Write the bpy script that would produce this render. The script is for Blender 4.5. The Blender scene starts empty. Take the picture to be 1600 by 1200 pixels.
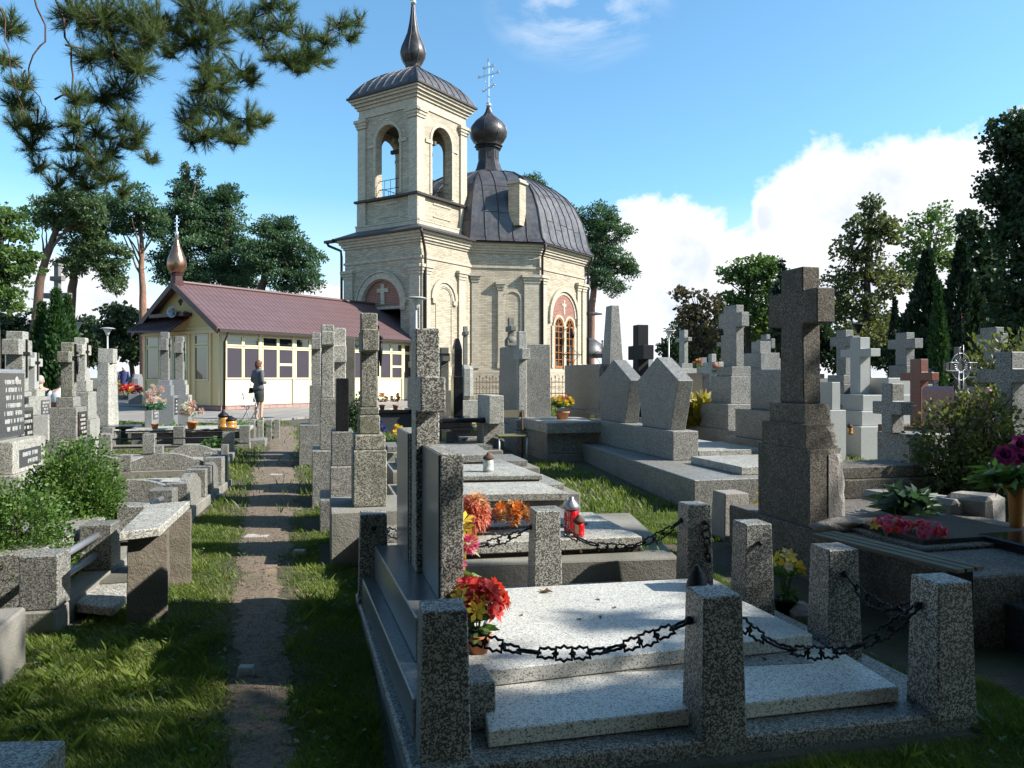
import bpy, bmesh, math, random
import numpy as np
from mathutils import Vector, Matrix
R = math.radians
random.seed(7); rng = np.random.default_rng(7)
S = bpy.context.scene
COL = S.collection
# ------------------------------------------------------------------ camera, sky, sun, exposure
H, F, HY = 1.55, 1200.0, 590.0          # eye height (m), focal length and horizon row of the 1600x1200 photograph
cam_d = bpy.data.cameras.new('camera'); cam = bpy.data.objects.new('camera', cam_d); COL.objects.link(cam)
cam_d.sensor_width = 36.0; cam_d.lens = 36.0*F/1600; cam_d.shift_y = -(600-HY)/1600
cam_d.clip_start = 0.05; cam_d.clip_end = 2000
cam.location = (0, 0, H); cam.rotation_euler = (R(90), 0, 0)
S.camera = cam
SUN_EL = R(37); SUN_DIR = Vector((math.cos(SUN_EL), -0.11*math.cos(SUN_EL), math.sin(SUN_EL))).normalized()
sd = bpy.data.lights.new('sun', 'SUN'); sd.energy = 5.0; sd.angle = R(0.53); sd.color = (1.0, 0.955, 0.88)
sun = bpy.data.objects.new('sun', sd); COL.objects.link(sun)
sun.rotation_euler = (-SUN_DIR).to_track_quat('-Z', 'Y').to_euler()
S.view_settings.view_transform = 'Standard'; S.view_settings.look = 'None'
S.view_settings.exposure = 0.95; S.view_settings.gamma = 1.0
S.cycles.use_denoising = True
S.cycles.max_bounces = 6; S.cycles.transparent_max_bounces = 6
world = bpy.data.worlds.new('World'); S.world = world; world.use_nodes = True
SKY_STRENGTH = 0.090; CLOUD_BRIGHT = 7.4

class NT:
    """small node-tree helper"""
    def __init__(s, nt): s.nt = nt; s.n = nt.nodes; s.l = nt.links
    def new(s, t, **kw):
        n = s.n.new(t)
        for k, v in kw.items(): setattr(n, k, v)
        return n
    def put(s, sock, v):
        if hasattr(v, 'is_linked') or isinstance(v, bpy.types.NodeSocket): s.l.new(v, sock)
        elif isinstance(v, (tuple, list)) and len(v) == 3 and sock.type == 'RGBA': sock.default_value = (*v, 1)
        else: sock.default_value = v
    def math(s, op, a, b=None, c=None, clamp=False):
        n = s.new('ShaderNodeMath', operation=op, use_clamp=clamp)
        for i, v in enumerate((a, b, c)):
            if v is not None: s.put(n.inputs[i], v)
        return n.outputs[0]
    def vmath(s, op, a, b=None, scale=None):
        n = s.new('ShaderNodeVectorMath', operation=op)
        s.put(n.inputs[0], a)
        if b is not None: s.put(n.inputs[1], b)
        if scale is not None: s.put(n.inputs['Scale'], scale)
        return n.outputs['Value'] if op in ('DOT_PRODUCT', 'LENGTH', 'DISTANCE') else n.outputs[0]
    def mix(s, f, a, b, blend='MIX'):
        n = s.new('ShaderNodeMix', data_type='RGBA', blend_type=blend)
        s.put(n.inputs[0], f); s.put(n.inputs[6], a); s.put(n.inputs[7], b)
        return n.outputs[2]
    def noise(s, vec, scale, detail=2, rough=0.5, dist=0.0, out=0):
        n = s.new('ShaderNodeTexNoise'); s.put(n.inputs['Vector'], vec)
        n.inputs['Scale'].default_value = scale; n.inputs['Detail'].default_value = detail
        n.inputs['Roughness'].default_value = rough; n.inputs['Distortion'].default_value = dist
        return n.outputs[out]
    def ramp(s, f, stops, interp='LINEAR'):
        n = s.new('ShaderNodeValToRGB'); s.put(n.inputs[0], f); cr = n.color_ramp; cr.interpolation = interp
        while len(cr.elements) < len(stops): cr.elements.new(0.5)
        for e, (p, c) in zip(cr.elements, stops):
            e.position = p; e.color = (*c, 1) if len(c) == 3 else c
        return n.outputs[0]
    def map(s, v, a, b, c=0.0, d=1.0):
        n = s.new('ShaderNodeMapRange'); n.clamp = True; s.put(n.inputs[0], v)
        for i, x in enumerate((a, b, c, d)): n.inputs[i+1].default_value = x
        return n.outputs[0]
    def sep(s, v):
        n = s.new('ShaderNodeSeparateXYZ'); s.put(n.inputs[0], v); return n.outputs
    def comb(s, x, y, z):
        n = s.new('ShaderNodeCombineXYZ')
        for i, v in enumerate((x, y, z)): s.put(n.inputs[i], v)
        return n.outputs[0]

def build_world():
    t = NT(world.node_tree); t.n.clear()
    out = t.new('ShaderNodeOutputWorld'); bg = t.new('ShaderNodeBackground'); t.l.new(bg.outputs[0], out.inputs[0])
    sky = t.new('ShaderNodeTexSky', sky_type='NISHITA'); sky.sun_disc = False
    sky.sun_elevation = SUN_EL; sky.sun_rotation = math.atan2(SUN_DIR.x, SUN_DIR.y)
    sky.air_density = 1.0; sky.dust_density = 0.6; sky.ozone_density = 2.0
    tc = t.new('ShaderNodeTexCoord'); d = t.vmath('NORMALIZE', tc.outputs['Generated'])
    x, y, z = t.sep(d)
    az = t.math('MULTIPLY', t.math('ARCTAN2', x, y), 57.2958)
    el = t.math('MULTIPLY', t.math('ARCSINE', z), 57.2958)
    v = t.comb(az, el, 0.0)
    n1 = t.noise(v, 0.22, 6, 0.6); n2 = t.noise(v, 0.9, 4, 0.6)
    wob = t.math('ADD', t.math('MULTIPLY', t.math('SUBTRACT', n1, 0.5), 1.25), t.math('MULTIPLY', t.math('SUBTRACT', n2, 0.5), 0.35))
    # cumulus heaps: azimuth, elevation, half width, half height (degrees)
    puffs = [(10.8, 5.0, 7.0, 8.4), (24.5, 7.0, 9.0, 9.4), (32, 7.5, 9, 8.8), (19.3, 11.3, 2.2, 2.6), (42, 6, 9, 8),
             (9, 1, 10, 6), (-17, 1.0, 13, 6.0), (-32, 0.5, 12, 7.5), (55, 8, 12, 9), (-60, 5, 14, 6)]
    best = None
    for a, e, w, h in puffs:
        q = t.math('SUBTRACT', 1.0, t.math('SQRT', t.math('ADD', t.math('POWER', t.math('ABSOLUTE', t.math('DIVIDE', t.math('SUBTRACT', az, a), w)), 2.0),
                                                t.math('POWER', t.math('ABSOLUTE', t.math('DIVIDE', t.math('SUBTRACT', el, e), h)), 2.0))))
        best = q if best is None else t.math('SMOOTH_MAX', best, q, 0.12)
    m = t.map(t.math('ADD', best, t.math('MULTIPLY', wob, 0.55)), -0.02, 0.13)
    # thin wisps high up
    wn = t.noise(t.vmath('MULTIPLY', v, (0.55, 1.0, 1.0)), 0.16, 7, 0.62, 0.6)
    wb = t.math('SUBTRACT', 1.15, t.vmath('LENGTH', t.comb(t.math('DIVIDE', t.math('SUBTRACT', az, 5.0), 6.5), t.math('DIVIDE', t.math('SUBTRACT', el, 26.0), 4.0), 0.0)))
    wb2 = t.math('SUBTRACT', 1.0, t.vmath('LENGTH', t.comb(t.math('DIVIDE', t.math('SUBTRACT', az, 28.0), 8.0), t.math('DIVIDE', t.math('SUBTRACT', el, 26.5), 3.0), 0.0)))
    wi = t.math('MULTIPLY', t.math('MAXIMUM', t.map(wb, 0, .7), t.map(wb2, 0, .8)), t.map(wn, 0.42, 0.68))
    low = t.map(el, 13.0, 0.0, 0.0, 0.75)                      # pale veil at the horizon
    mm = t.math('MAXIMUM', m, t.math('MAXIMUM', t.math('MULTIPLY', wi, 0.75), low))
    sh = t.math('MULTIPLY', t.map(t.noise(t.vmath('ADD', v, (7, -1.3, 0)), 0.17, 5, 0.55), 0.38, 0.60), t.map(best, 0.06, 0.32))
    cloud = t.mix(sh, (CLOUD_BRIGHT*1.0, CLOUD_BRIGHT*1.0, CLOUD_BRIGHT*1.02), (CLOUD_BRIGHT*.66, CLOUD_BRIGHT*.71, CLOUD_BRIGHT*.79))
    skyc = t.mix(1.0, sky.outputs[0], (0.98, 1.40, 1.46), 'MULTIPLY')
    t.put(bg.inputs[0], t.mix(mm, skyc, cloud)); bg.inputs[1].default_value = SKY_STRENGTH
build_world()

# ------------------------------------------------------------------ where a pixel of the photograph lies in the place
GA = R(14.0); CA, SA = math.cos(GA), math.sin(GA)      # the graves' rows: v = to the right, u = away from the viewer
GS = 0.016
def gz(Y): return GS*min(max(Y, -30), 45)
def W(px, py, z):
    Y = F*(H-z)/(py-HY); return Vector(((px-800)/F*Y, Y, z))
def XD(px, Y): return (px-800)/F*Y
def ZD(py, Y): return H-(py-HY)/F*Y
def GP(px, py):
    Y = F*H/(py-HY+GS*F); return Vector((XD(px, Y), Y, gz(Y)))

# ------------------------------------------------------------------ object helpers
def tag(o, label=None, cat=None, group=None, kind=None):
    if label: o['label'] = label
    if cat: o['category'] = cat
    if group: o['group'] = group
    if kind: o['kind'] = kind
    return o
def empty(name, loc, rz=0.0, label=None, cat=None, group=None):
    o = bpy.data.objects.new(name, None); COL.objects.link(o); o.location = loc; o.rotation_euler = (0, 0, rz)
    o.empty_display_size = 0.2
    return tag(o, label, cat, group)
def copy_tree(o, parent=None):
    c = o.copy(); COL.objects.link(c)
    if parent: c.parent = parent
    for ch in list(o.children): copy_tree(ch, c)
    return c

class MB:
    def __init__(s, M=None): s.v = []; s.f = []; s.M = M or Matrix(); s.sm = []
    def add(s, vs, fs, smooth=False):
        b = len(s.v); M = s.M
        s.v += [tuple(M @ Vector(p)) for p in vs]
        s.f += [tuple(b+i for i in f) for f in fs]; s.sm += [smooth]*len(fs); return s
    def box(s, x0, x1, y0, y1, z0, z1, tx=0.0, ty=0.0):
        """tx, ty: how far each side of the top is drawn in"""
        vs = [(x0, y0, z0), (x1, y0, z0), (x1, y1, z0), (x0, y1, z0),
              (x0+tx, y0+ty, z1), (x1-tx, y0+ty, z1), (x1-tx, y1-ty, z1), (x0+tx, y1-ty, z1)]
        return s.add(vs, [(3, 2, 1, 0), (4, 5, 6, 7), (0, 1, 5, 4), (1, 2, 6, 5), (2, 3, 7, 6), (3, 0, 4, 7)])
    def cbox(s, w, l, z0, z1, cx=0, cy=0, t=0.0):
        return s.box(cx-w/2, cx+w/2, cy-l/2, cy+l/2, z0, z1, t, t)
    def prism(s, pts, z0, z1, scale=1.0):
        """pts: polygon in x, y (counter-clockwise)"""
        n = len(pts); cx = sum(p[0] for p in pts)/n; cy = sum(p[1] for p in pts)/n
        vs = [(p[0], p[1], z0) for p in pts]+[(cx+(p[0]-cx)*scale, cy+(p[1]-cy)*scale, z1) for p in pts]
        return s.add(vs, [tuple(range(n))[::-1], tuple(range(n, 2*n))]+[(i, (i+1) % n, n+(i+1) % n, n+i) for i in range(n)])
    def yprism(s, pts, y0, y1):
        """pts: polygon in x, z; extruded along y"""
        n = len(pts); vs = [(p[0], y0, p[1]) for p in pts]+[(p[0], y1, p[1]) for p in pts]
        return s.add(vs, [tuple(range(n)), tuple(range(n, 2*n))[::-1]]+[(i, n+i, n+(i+1) % n, (i+1) % n) for i in range(n)])
    def xprism(s, pts, x0, x1):
        n = len(pts); vs = [(x0, p[0], p[1]) for p in pts]+[(x1, p[0], p[1]) for p in pts]
        return s.add(vs, [tuple(range(n))[::-1], tuple(range(n, 2*n))]+[(i, (i+1) % n, n+(i+1) % n, n+i) for i in range(n)])
    def ring(s, cx, zs, r0, r1, y0, y1, a0=0, a1=180, n=14, leg=0.0):
        """arch band in the x-z plane, between radii r0 and r1"""
        A = [R(a0+(a1-a0)*i/n) for i in range(n+1)]
        for i in range(n):
            c0, s0, c1, s1 = math.cos(A[i]), math.sin(A[i]), math.cos(A[i+1]), math.sin(A[i+1])
            s.yprism([(cx+r0*c0, zs+r0*s0), (cx+r1*c0, zs+r1*s0), (cx+r1*c1, zs+r1*s1), (cx+r0*c1, zs+r0*s1)], y0, y1)
        if leg:
            s.box(cx-r1, cx-r0, y0, y1, zs-leg, zs); s.box(cx+r0, cx+r1, y0, y1, zs-leg, zs)
        return s
    def archwall(s, x0, x1, z0, z1, y0, y1, cx, r, zs, zb, n=14):
        """a wall with a round-headed opening"""
        if zb > z0: s.box(x0, x1, y0, y1, z0, zb)
        s.box(x0, cx-r, y0, y1, zb, z1); s.box(cx+r, x1, y0, y1, zb, z1)
        for i in range(n):
            a, b = math.pi*i/n, math.pi*(i+1)/n
            xa, xb = cx+r*math.cos(a), cx+r*math.cos(b)
            s.yprism([(xa, zs+r*math.sin(a)), (xa, z1), (xb, z1), (xb, zs+r*math.sin(b))], y0, y1)
        return s
    def disc(s, cx, zs, r, y0, y1, zb, n=14):
        """solid round-headed panel"""
        pts = [(cx-r, zb), (cx+r, zb)]+[(cx+r*math.cos(math.pi*i/n), zs+r*math.sin(math.pi*i/n)) for i in range(n+1)]
        return s.yprism(pts, y0, y1)
    def tube(s, path, rad, n=8, smooth=True, caps=True):
        P = [Vector(p) for p in path]; rad = rad if isinstance(rad, (list, tuple)) else [rad]*len(P)
        vs = []; prev = None
        for i, p in enumerate(P):
            t = (P[min(i+1, len(P)-1)]-P[max(i-1, 0)])
            t = t.normalized() if t.length > 1e-9 else Vector((0, 0, 1))
            if prev is None:
                prev = t.orthogonal().normalized()
            e1 = (prev-t*prev.dot(t)); e1 = e1.normalized() if e1.length > 1e-6 else t.orthogonal().normalized()
            prev = e1; e2 = t.cross(e1)
            for k in range(n):
                a = 2*math.pi*k/n; vs.append(p+(e1*math.cos(a)+e2*math.sin(a))*rad[i])
        fs = [(i*n+k, i*n+(k+1) % n, (i+1)*n+(k+1) % n, (i+1)*n+k) for i in range(len(P)-1) for k in range(n)]
        if caps: fs += [tuple(range(n))[::-1], tuple(range((len(P)-1)*n, len(P)*n))]
        return s.add(vs, fs, smooth)
    def lathe(s, prof, n=24, c=(0, 0, 0), smooth=True, squash=1.0, rot=0.0):
        vs = [(c[0]+r*math.cos(2*math.pi*k/n+rot), c[1]+r*squash*math.sin(2*math.pi*k/n+rot), c[2]+z) for r, z in prof for k in range(n)]
        m = len(prof)
        fs = [(i*n+k, i*n+(k+1) % n, (i+1)*n+(k+1) % n, (i+1)*n+k) for i in range(m-1) for k in range(n)]
        fs += [tuple(range(n))[::-1], tuple(range((m-1)*n, m*n))]
        return s.add(vs, fs, smooth)
    def blob(s, c, r, seed=0, amp=0.12, n=10, m=7):
        rr = random.Random(seed); prof = []
        vs = [(c[0], c[1], c[2]+r[2])]
        for i in range(1, m):
            th = math.pi*i/m
            for k in range(n):
                ph = 2*math.pi*k/n; q = 1+rr.uniform(-amp, amp)
                vs.append((c[0]+r[0]*q*math.sin(th)*math.cos(ph), c[1]+r[1]*q*math.sin(th)*math.sin(ph), c[2]+r[2]*q*math.cos(th)))
        vs.append((c[0], c[1], c[2]-r[2]))
        fs = [(0, 1+k, 1+(k+1) % n) for k in range(n)]
        for i in range(m-2):
            for k in range(n): fs.append((1+i*n+k, 1+(i+1)*n+k, 1+(i+1)*n+(k+1) % n, 1+i*n+(k+1) % n))
        L = len(vs)-1; b = 1+(m-2)*n
        fs += [(L, b+(k+1) % n, b+k) for k in range(n)]
        return s.add(vs, fs, True)
    def build(s, name, mat, parent=None, bevel=0.0, loc=None, jit=0.0):
        me = bpy.data.meshes.new(name); me.from_pydata(s.v, [], s.f); me.update()
        bm = bmesh.new(); bm.from_mesh(me)
        for f, q in zip(bm.faces, s.sm): f.smooth = q
        bmesh.ops.recalc_face_normals(bm, faces=bm.faces)
        if bevel > 0:
            ed = [e for e in bm.edges if len(e.link_faces) == 2 and e.calc_face_angle(0) > 0.5]
            bmesh.ops.bevel(bm, geom=ed, offset=bevel, segments=1, profile=0.5, affect='EDGES', clamp_overlap=True)
        if jit > 0:
            rj = random.Random(len(s.v))
            for v in bm.verts: v.co += Vector((rj.uniform(-jit, jit), rj.uniform(-jit, jit), rj.uniform(-jit, jit)))
        bm.to_mesh(me); bm.free()
        me.materials.append(mat)
        o = bpy.data.objects.new(name, me); COL.objects.link(o)
        if parent: o.parent = parent
        if loc is not None: o.location = loc
        return o

def npmesh(name, verts, nper, mat, parent=None, kind=None, smooth=False, colors=None):
    """verts: (faces*nper, 3) array, every face with its own corners"""
    verts = np.ascontiguousarray(verts, dtype=np.float32).reshape(-1, 3); nf = len(verts)//nper
    me = bpy.data.meshes.new(name); me.vertices.add(len(verts)); me.vertices.foreach_set('co', verts.ravel())
    me.loops.add(len(verts)); me.loops.foreach_set('vertex_index', np.arange(len(verts), dtype=np.int32))
    me.polygons.add(nf); me.polygons.foreach_set('loop_start', np.arange(nf, dtype=np.int32)*nper)
    me.polygons.foreach_set('loop_total', np.full(nf, nper, dtype=np.int32))
    me.update(calc_edges=True); me.materials.append(mat)
    o = bpy.data.objects.new(name, me); COL.objects.link(o)
    if parent: o.parent = parent
    if kind: o['kind'] = kind
    return o
# ------------------------------------------------------------------ materials
def mat(name):
    m = bpy.data.materials.new(name); m.use_nodes = True; t = NT(m.node_tree)
    b = t.n['Principled BSDF']; return m, t, b
def bump(t, b, h, strength=0.3, dist=0.01):
    n = t.new('ShaderNodeBump'); n.inputs['Strength'].default_value = strength; n.inputs['Distance'].default_value = dist
    t.put(n.inputs['Height'], h); t.l.new(n.outputs[0], b.inputs['Normal'])
def ocoord(t): return t.new('ShaderNodeTexCoord').outputs['Object']
def plain(name, c, rough=0.6, metal=0.0, var=0.15, vscale=6.0, bmp=0.0, spec=None):
    m, t, b = mat(name); oc = ocoord(t)
    n = t.noise(oc, vscale, 4, 0.6)
    t.put(b.inputs['Base Color'], t.mix(n, tuple(x*(1-var) for x in c), tuple(min(1, x*(1+var)) for x in c)))
    b.inputs['Roughness'].default_value = rough; b.inputs['Metallic'].default_value = metal
    if spec is not None: b.inputs['Specular IOR Level'].default_value = spec
    if bmp: bump(t, b, t.noise(oc, vscale*8, 3, 0.6), bmp, 0.01)
    return m
def terrazzo(name, light, mid, dark, fd, fm, scale=90, rough=0.45, stain=0.35, moss=0.0, mosscol=(.10, .095, .05), bmp=0.15, pol=False):
    """cast stone chips: fd = share of dark chips, fm = share of mid grey chips"""
    m, t, b = mat(name); oc = ocoord(t)
    wob = t.vmath('ADD', oc, t.vmath('SCALE', t.noise(oc, scale*0.7, 2, 0.5, out=1), scale=0.4/scale))
    vo = t.new('ShaderNodeTexVoronoi'); vo.inputs['Scale'].default_value = scale; t.put(vo.inputs['Vector'], wob)
    r = t.sep(vo.outputs['Color'])[0]
    vo2 = t.new('ShaderNodeTexVoronoi'); vo2.inputs['Scale'].default_value = scale*2.3; t.put(vo2.inputs['Vector'], wob)
    r2 = t.sep(vo2.outputs['Color'])[1]
    big = t.ramp(r, [(0, dark), (fd, mid), (fd+fm, light)], 'CONSTANT')
    fine = t.ramp(r2, [(0, dark), (fd*0.8, mid), (fd*0.8+fm*1.2, light)], 'CONSTANT')
    c = t.mix(0.24, big, fine)
    st = t.noise(oc, 3.1, 5, 0.65); st2 = t.noise(t.vmath('MULTIPLY', oc, (6, 6, .8)), 2.0, 4, 0.6)
    c = t.mix(t.math('MULTIPLY', t.map(st, 0.40, 0.72), stain), c, (0.09, 0.085, 0.075))
    c = t.mix(t.math('MULTIPLY', t.map(st2, 0.52, 0.75), stain*0.8), c, (0.11, 0.105, 0.09))
    if moss: 
        mo = t.math('MULTIPLY', t.map(t.noise(oc, 5.0, 6, 0.7, 0.3), 0.50, 0.60), moss)
        c = t.mix(mo, c, mosscol)
    oi = t.new('ShaderNodeObjectInfo').outputs['Random']
    c = t.mix(1.0, c, t.mix(oi, (.72, .72, .70), (1.08, 1.05, 1.0)), 'MULTIPLY')
    sp = t.math('MULTIPLY', t.map(t.noise(oc, 13, 6, .75), .56, .66), stain*1.1); c = t.mix(sp, c, (.05, .05, .042))
    t.put(b.inputs['Base Color'], c)
    b.inputs['Roughness'].default_value = rough
    bump(t, b, t.math('ADD', t.math('MULTIPLY', r, 0.3), t.noise(oc, 45, 4, 0.6)), bmp, 0.006)
    return m
TZ_BOLD = terrazzo('terrazzo_black_white', (.50, .495, .46), (.10, .10, .095), (.008, .008, .009), .46, .14, 165, .5, .30, .15)
TZ_LIGHT = terrazzo('terrazzo_pale', (.74, .735, .70), (.42, .415, .40), (.05, .05, .05), .12, .26, 185, .42, .12)
TZ_GREY = terrazzo('terrazzo_grey', (.44, .435, .41), (.17, .168, .158), (.02, .02, .02), .32, .30, 165, .5, .30, .1)
TZ_PALE2 = terrazzo('terrazzo_weathered_pale', (.60, .595, .55), (.27, .265, .24), (.03, .03, .03), .27, .22, 145, .6, .35, .25, (.2, .19, .14))
TZ_OLD = terrazzo('terrazzo_old_brown', (.25, .21, .165), (.085, .07, .055), (.02, .018, .016), .36, .30, 130, .8, .45, .5, (.06, .052, .036), .5)
TZ_MOSS = terrazzo('terrazzo_lichen', (.46, .45, .38), (.17, .17, .145), (.03, .03, .03), .32, .28, 130, .85, .45, .6, (.11, .11, .06), .4)
def granite(name, c, rough=0.18, scale=160, amp=.45):
    m, t, b = mat(name); oc = ocoord(t)
    vo = t.new('ShaderNodeTexVoronoi'); vo.inputs['Scale'].default_value = scale; t.put(vo.inputs['Vector'], oc)
    r = t.sep(vo.outputs['Color'])[0]
    t.put(b.inputs['Base Color'], t.mix(r, tuple(x*(1-amp) for x in c), tuple(min(1, x*(1+amp)) for x in c)))
    b.inputs['Roughness'].default_value = rough
    return m
BLACK_GR = granite('polished_black_granite', (.012, .012, .014), .12)
DARK_GR = granite('dark_grey_granite', (.055, .058, .065), .22)
GREY_GR = granite('grey_granite', (.20, .205, .21), .3)
POL_GREY = granite('polished_terrazzo_back', (.15, .155, .16), .28, 110, .35)
DULL_BLACK = plain('dull_black_stone', (.014, .014, .016), .65, 0, .3, 20, 0, .25)
PINK_GR = granite('pink_granite', (.30, .15, .13), .25)
RED_GR = granite('red_granite', (.20, .085, .065), .3)
GREEN_GR = granite('olive_granite', (.16, .15, .06), .3)
MARBLE = granite('white_stone', (.33, .33, .31), .5, 60, .08)
PALE_CONC = None
def concrete(name, c, moss=.5, bs=.6):
    m, t, b = mat(name); oc = ocoord(t)
    n = t.noise(oc, 9, 8, .68); n2 = t.noise(oc, 60, 4, .7); n3 = t.noise(oc, 2.2, 4, .6)
    col = t.mix(n, tuple(x*.6 for x in c), tuple(x*1.3 for x in c))
    col = t.mix(t.math('MULTIPLY', t.map(n3, .45, .68), moss), col, (.05, .055, .028))
    col = t.mix(t.math('MULTIPLY', t.map(n2, .55, .75), .35), col, (.05, .045, .04))
    t.put(b.inputs['Base Color'], col); b.inputs['Roughness'].default_value = .92
    bump(t, b, t.math('ADD', n, t.math('MULTIPLY', n2, .6)), bs, .02)
    return m
CONC = concrete('old_concrete', (.24, .225, .195))
CONC_BROWN = concrete('rough_brown_concrete', (.15, .125, .095), .3, 1.0)
CONC_DARK = concrete('dark_mossy_concrete', (.13, .12, .10), .7)
CONC_PALE = concrete('pale_concrete', (.42, .40, .36), .25, .4)
CHIPPED = concrete('chipped_stone', (.30, .27, .24), .2, 1.0)
IRON = plain('black_iron', (.016, .016, .018), .5, .6, .3, 20, .3)
RUST = plain('rusty_iron', (.09, .045, .03), .8, .3, .4, 15, .3)
STEEL = plain('grey_painted_steel', (.30, .31, .34), .35, .5, .15, 8)
LAMP_POST = plain('pale_galvanised_pole', (.42, .43, .44), .45, .4, .1, 8)
SOIL = concrete('dark_soil', (.055, .042, .03), .2, .8)
GOLD = plain('gilt_lettering', (.45, .36, .17), .4, .4)
PALE_LET = plain('pale_lettering', (.52, .52, .50), .6)
def walltex(t):
    """metres along the wall, metres up: the same on a wall of any direction"""
    g = t.new('ShaderNodeNewGeometry')
    tan = t.vmath('CROSS_PRODUCT', g.outputs['True Normal'], (0, 0, 1))
    u = t.vmath('DOT_PRODUCT', g.outputs['Position'], tan)
    return t.comb(u, t.sep(g.outputs['Position'])[2], 0.0), g.outputs['Position']
def brick(name, c1, c2, mortar, bw=.26, rh=.075, ms=.008, bstr=.5, var=.2, off=.5):
    m, t, b = mat(name); uv, pos = walltex(t)
    br = t.new('ShaderNodeTexBrick'); t.put(br.inputs['Vector'], uv)
    br.offset = off
    br.inputs['Scale'].default_value = 1; br.inputs['Brick Width'].default_value = bw; br.inputs['Row Height'].default_value = rh
    br.inputs['Mortar Size'].default_value = ms; br.inputs['Mortar Smooth'].default_value = .2; br.inputs['Bias'].default_value = 0
    for k, c in (('Color1', c1), ('Color2', c2), ('Mortar', mortar)): t.put(br.inputs[k], c)
    n = t.noise(pos, .9, 5, .6); n2 = t.noise(pos, 7, 4, .6)
    c = t.mix(t.math('MULTIPLY', t.map(n, .4, .7), var), br.outputs['Color'], tuple(x*.35 for x in c1))
    c = t.mix(t.math('MULTIPLY', t.map(n2, .5, .8), var*.7), c, tuple(x*.5 for x in c2))
    t.put(b.inputs['Base Color'], c); b.inputs['Roughness'].default_value = .85
    bump(t, b, t.math('SUBTRACT', 1.0, br.outputs['Fac']), bstr, .012)
    return m
BRICK = brick('cream_brick', (.58, .49, .36), (.38, .315, .225), (.25, .22, .175), var=.34, bstr=.7)
BRICK_TRIM = brick('cream_brick_trim', (.60, .52, .395), (.44, .375, .28), (.32, .28, .22), .13, .075, .008, .4)
REDBRICK = brick('red_brick', (.34, .10, .065), (.24, .07, .05), (.30, .25, .20), .26, .075, .012)
CLAD = brick('pink_stone_cladding', (.40, .26, .22), (.30, .18, .155), (.15, .11, .10), .34, .12, .012, .5)
def roofmetal(name, c, rough=.38, metal=.55):
    m, t, b = mat(name); g = t.new('ShaderNodeNewGeometry'); p = g.outputs['Position']
    n = t.noise(p, .8, 5, .65); n2 = t.noise(p, 5, 4, .6)
    col = t.mix(t.map(n, .35, .7), tuple(x*.7 for x in c), tuple(x*1.5 for x in c))
    col = t.mix(t.math('MULTIPLY', t.map(n2, .5, .75), .35), col, (.16, .13, .11))
    t.put(b.inputs['Base Color'], col); t.put(b.inputs['Roughness'], t.map(n2, .3, .7, rough-.08, rough+.18)); b.inputs['Metallic'].default_value = metal
    bump(t, b, n2, .12, .03)
    return m
ROOFMETAL = roofmetal('weathered_sheet_metal', (.085, .082, .086), .42, .45)
ONIONMETAL = roofmetal('dark_onion_metal', (.045, .041, .042), .40, .55)
COPPER = roofmetal('polished_copper', (.30, .16, .10), .24, .9)
SILVER = plain('silvered_metal', (.62, .64, .68), .3, .85, .1)
GUTTER = plain('dark_brown_gutter', (.035, .024, .022), .5, .3, .2)
def tiles():
    m, t, b = mat('maroon_roof_tiles'); g = t.new('ShaderNodeNewGeometry'); oc = ocoord(t); x, y, z = t.sep(oc)
    wv = t.math('SINE', t.math('MULTIPLY', x, 2*math.pi/.19))
    st = t.math('FRACT', t.math('DIVIDE', z, .21))
    n = t.noise(oc, 1.4, 4, .6)
    c = t.mix(n, (.105, .060, .060), (.155, .094, .093))
    c = t.mix(t.map(st, .0, .10, .55, 0), c, (.045, .022, .022))
    t.put(b.inputs['Base Color'], c); b.inputs['Roughness'].default_value = .45
    bump(t, b, t.math('ADD', t.math('MULTIPLY', wv, .5), t.math('MULTIPLY', st, -1.2)), 1.0, .03)
    return m
TILES = tiles()
MAROON = plain('maroon_trim', (.075, .032, .03), .5, .1, .2)
CREAM = plain('cream_panel', (.72, .64, .43), .5, 0, .06, 3)
CREAM_SHADED = plain('cream_end_wall_shade_tone', (.66, .50, .25), .5, 0, .08, 3)  # the cream again, with the end wall's shade tone put into the colour
CREAM2 = plain('cream_frame', (.66, .58, .37), .45, 0, .06, 3)
OCHRE = plain('ochre_gable', (.52, .37, .15), .7, 0, .1, 3)
BLIND = plain('purple_grey_blind', (.085, .072, .085), .35, 0, .12, 2)
def glass(name, c, rough=.03):
    m, t, b = mat(name); b.inputs['Base Color'].default_value = (*c, 1); b.inputs['Roughness'].default_value = rough
    b.inputs['IOR'].default_value = 1.7; b.inputs['Specular IOR Level'].default_value = .8
    oc = ocoord(t); bump(t, b, t.noise(oc, 1.5, 2, .5), .02, .02)
    return m
GLASS = glass('dark_window_glass', (.012, .014, .016))
GLASS_BL = plain('glass_over_blind', (.055, .046, .058), .25, 0, .1, 2, 0, .3)
WOODFR = plain('orange_brown_window_wood', (.36, .135, .035), .45, 0, .25, 12)
OLDWOOD = plain('weathered_plank', (.10, .092, .06), .8, 0, .4, 9, .4)
GREYWOOD = plain('grey_cross_timber', (.16, .15, .135), .85, 0, .3, 9, .4)
BENCHWOOD = plain('dark_red_bench_paint', (.06, .022, .018), .5, 0, .3, 9)
def bark(name, c1, c2, scale=3.0):
    m, t, b = mat(name); g = t.new('ShaderNodeNewGeometry'); p = t.vmath('MULTIPLY', g.outputs['Position'], (1, 1, .3))
    n = t.noise(p, scale*3, 6, .7); t.put(b.inputs['Base Color'], t.mix(t.map(n, .3, .7), c1, c2)); b.inputs['Roughness'].default_value = .9
    bump(t, b, n, .8, .04); return m
BARK = bark('pine_bark', (.055, .036, .028), (.17, .095, .062))
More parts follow.
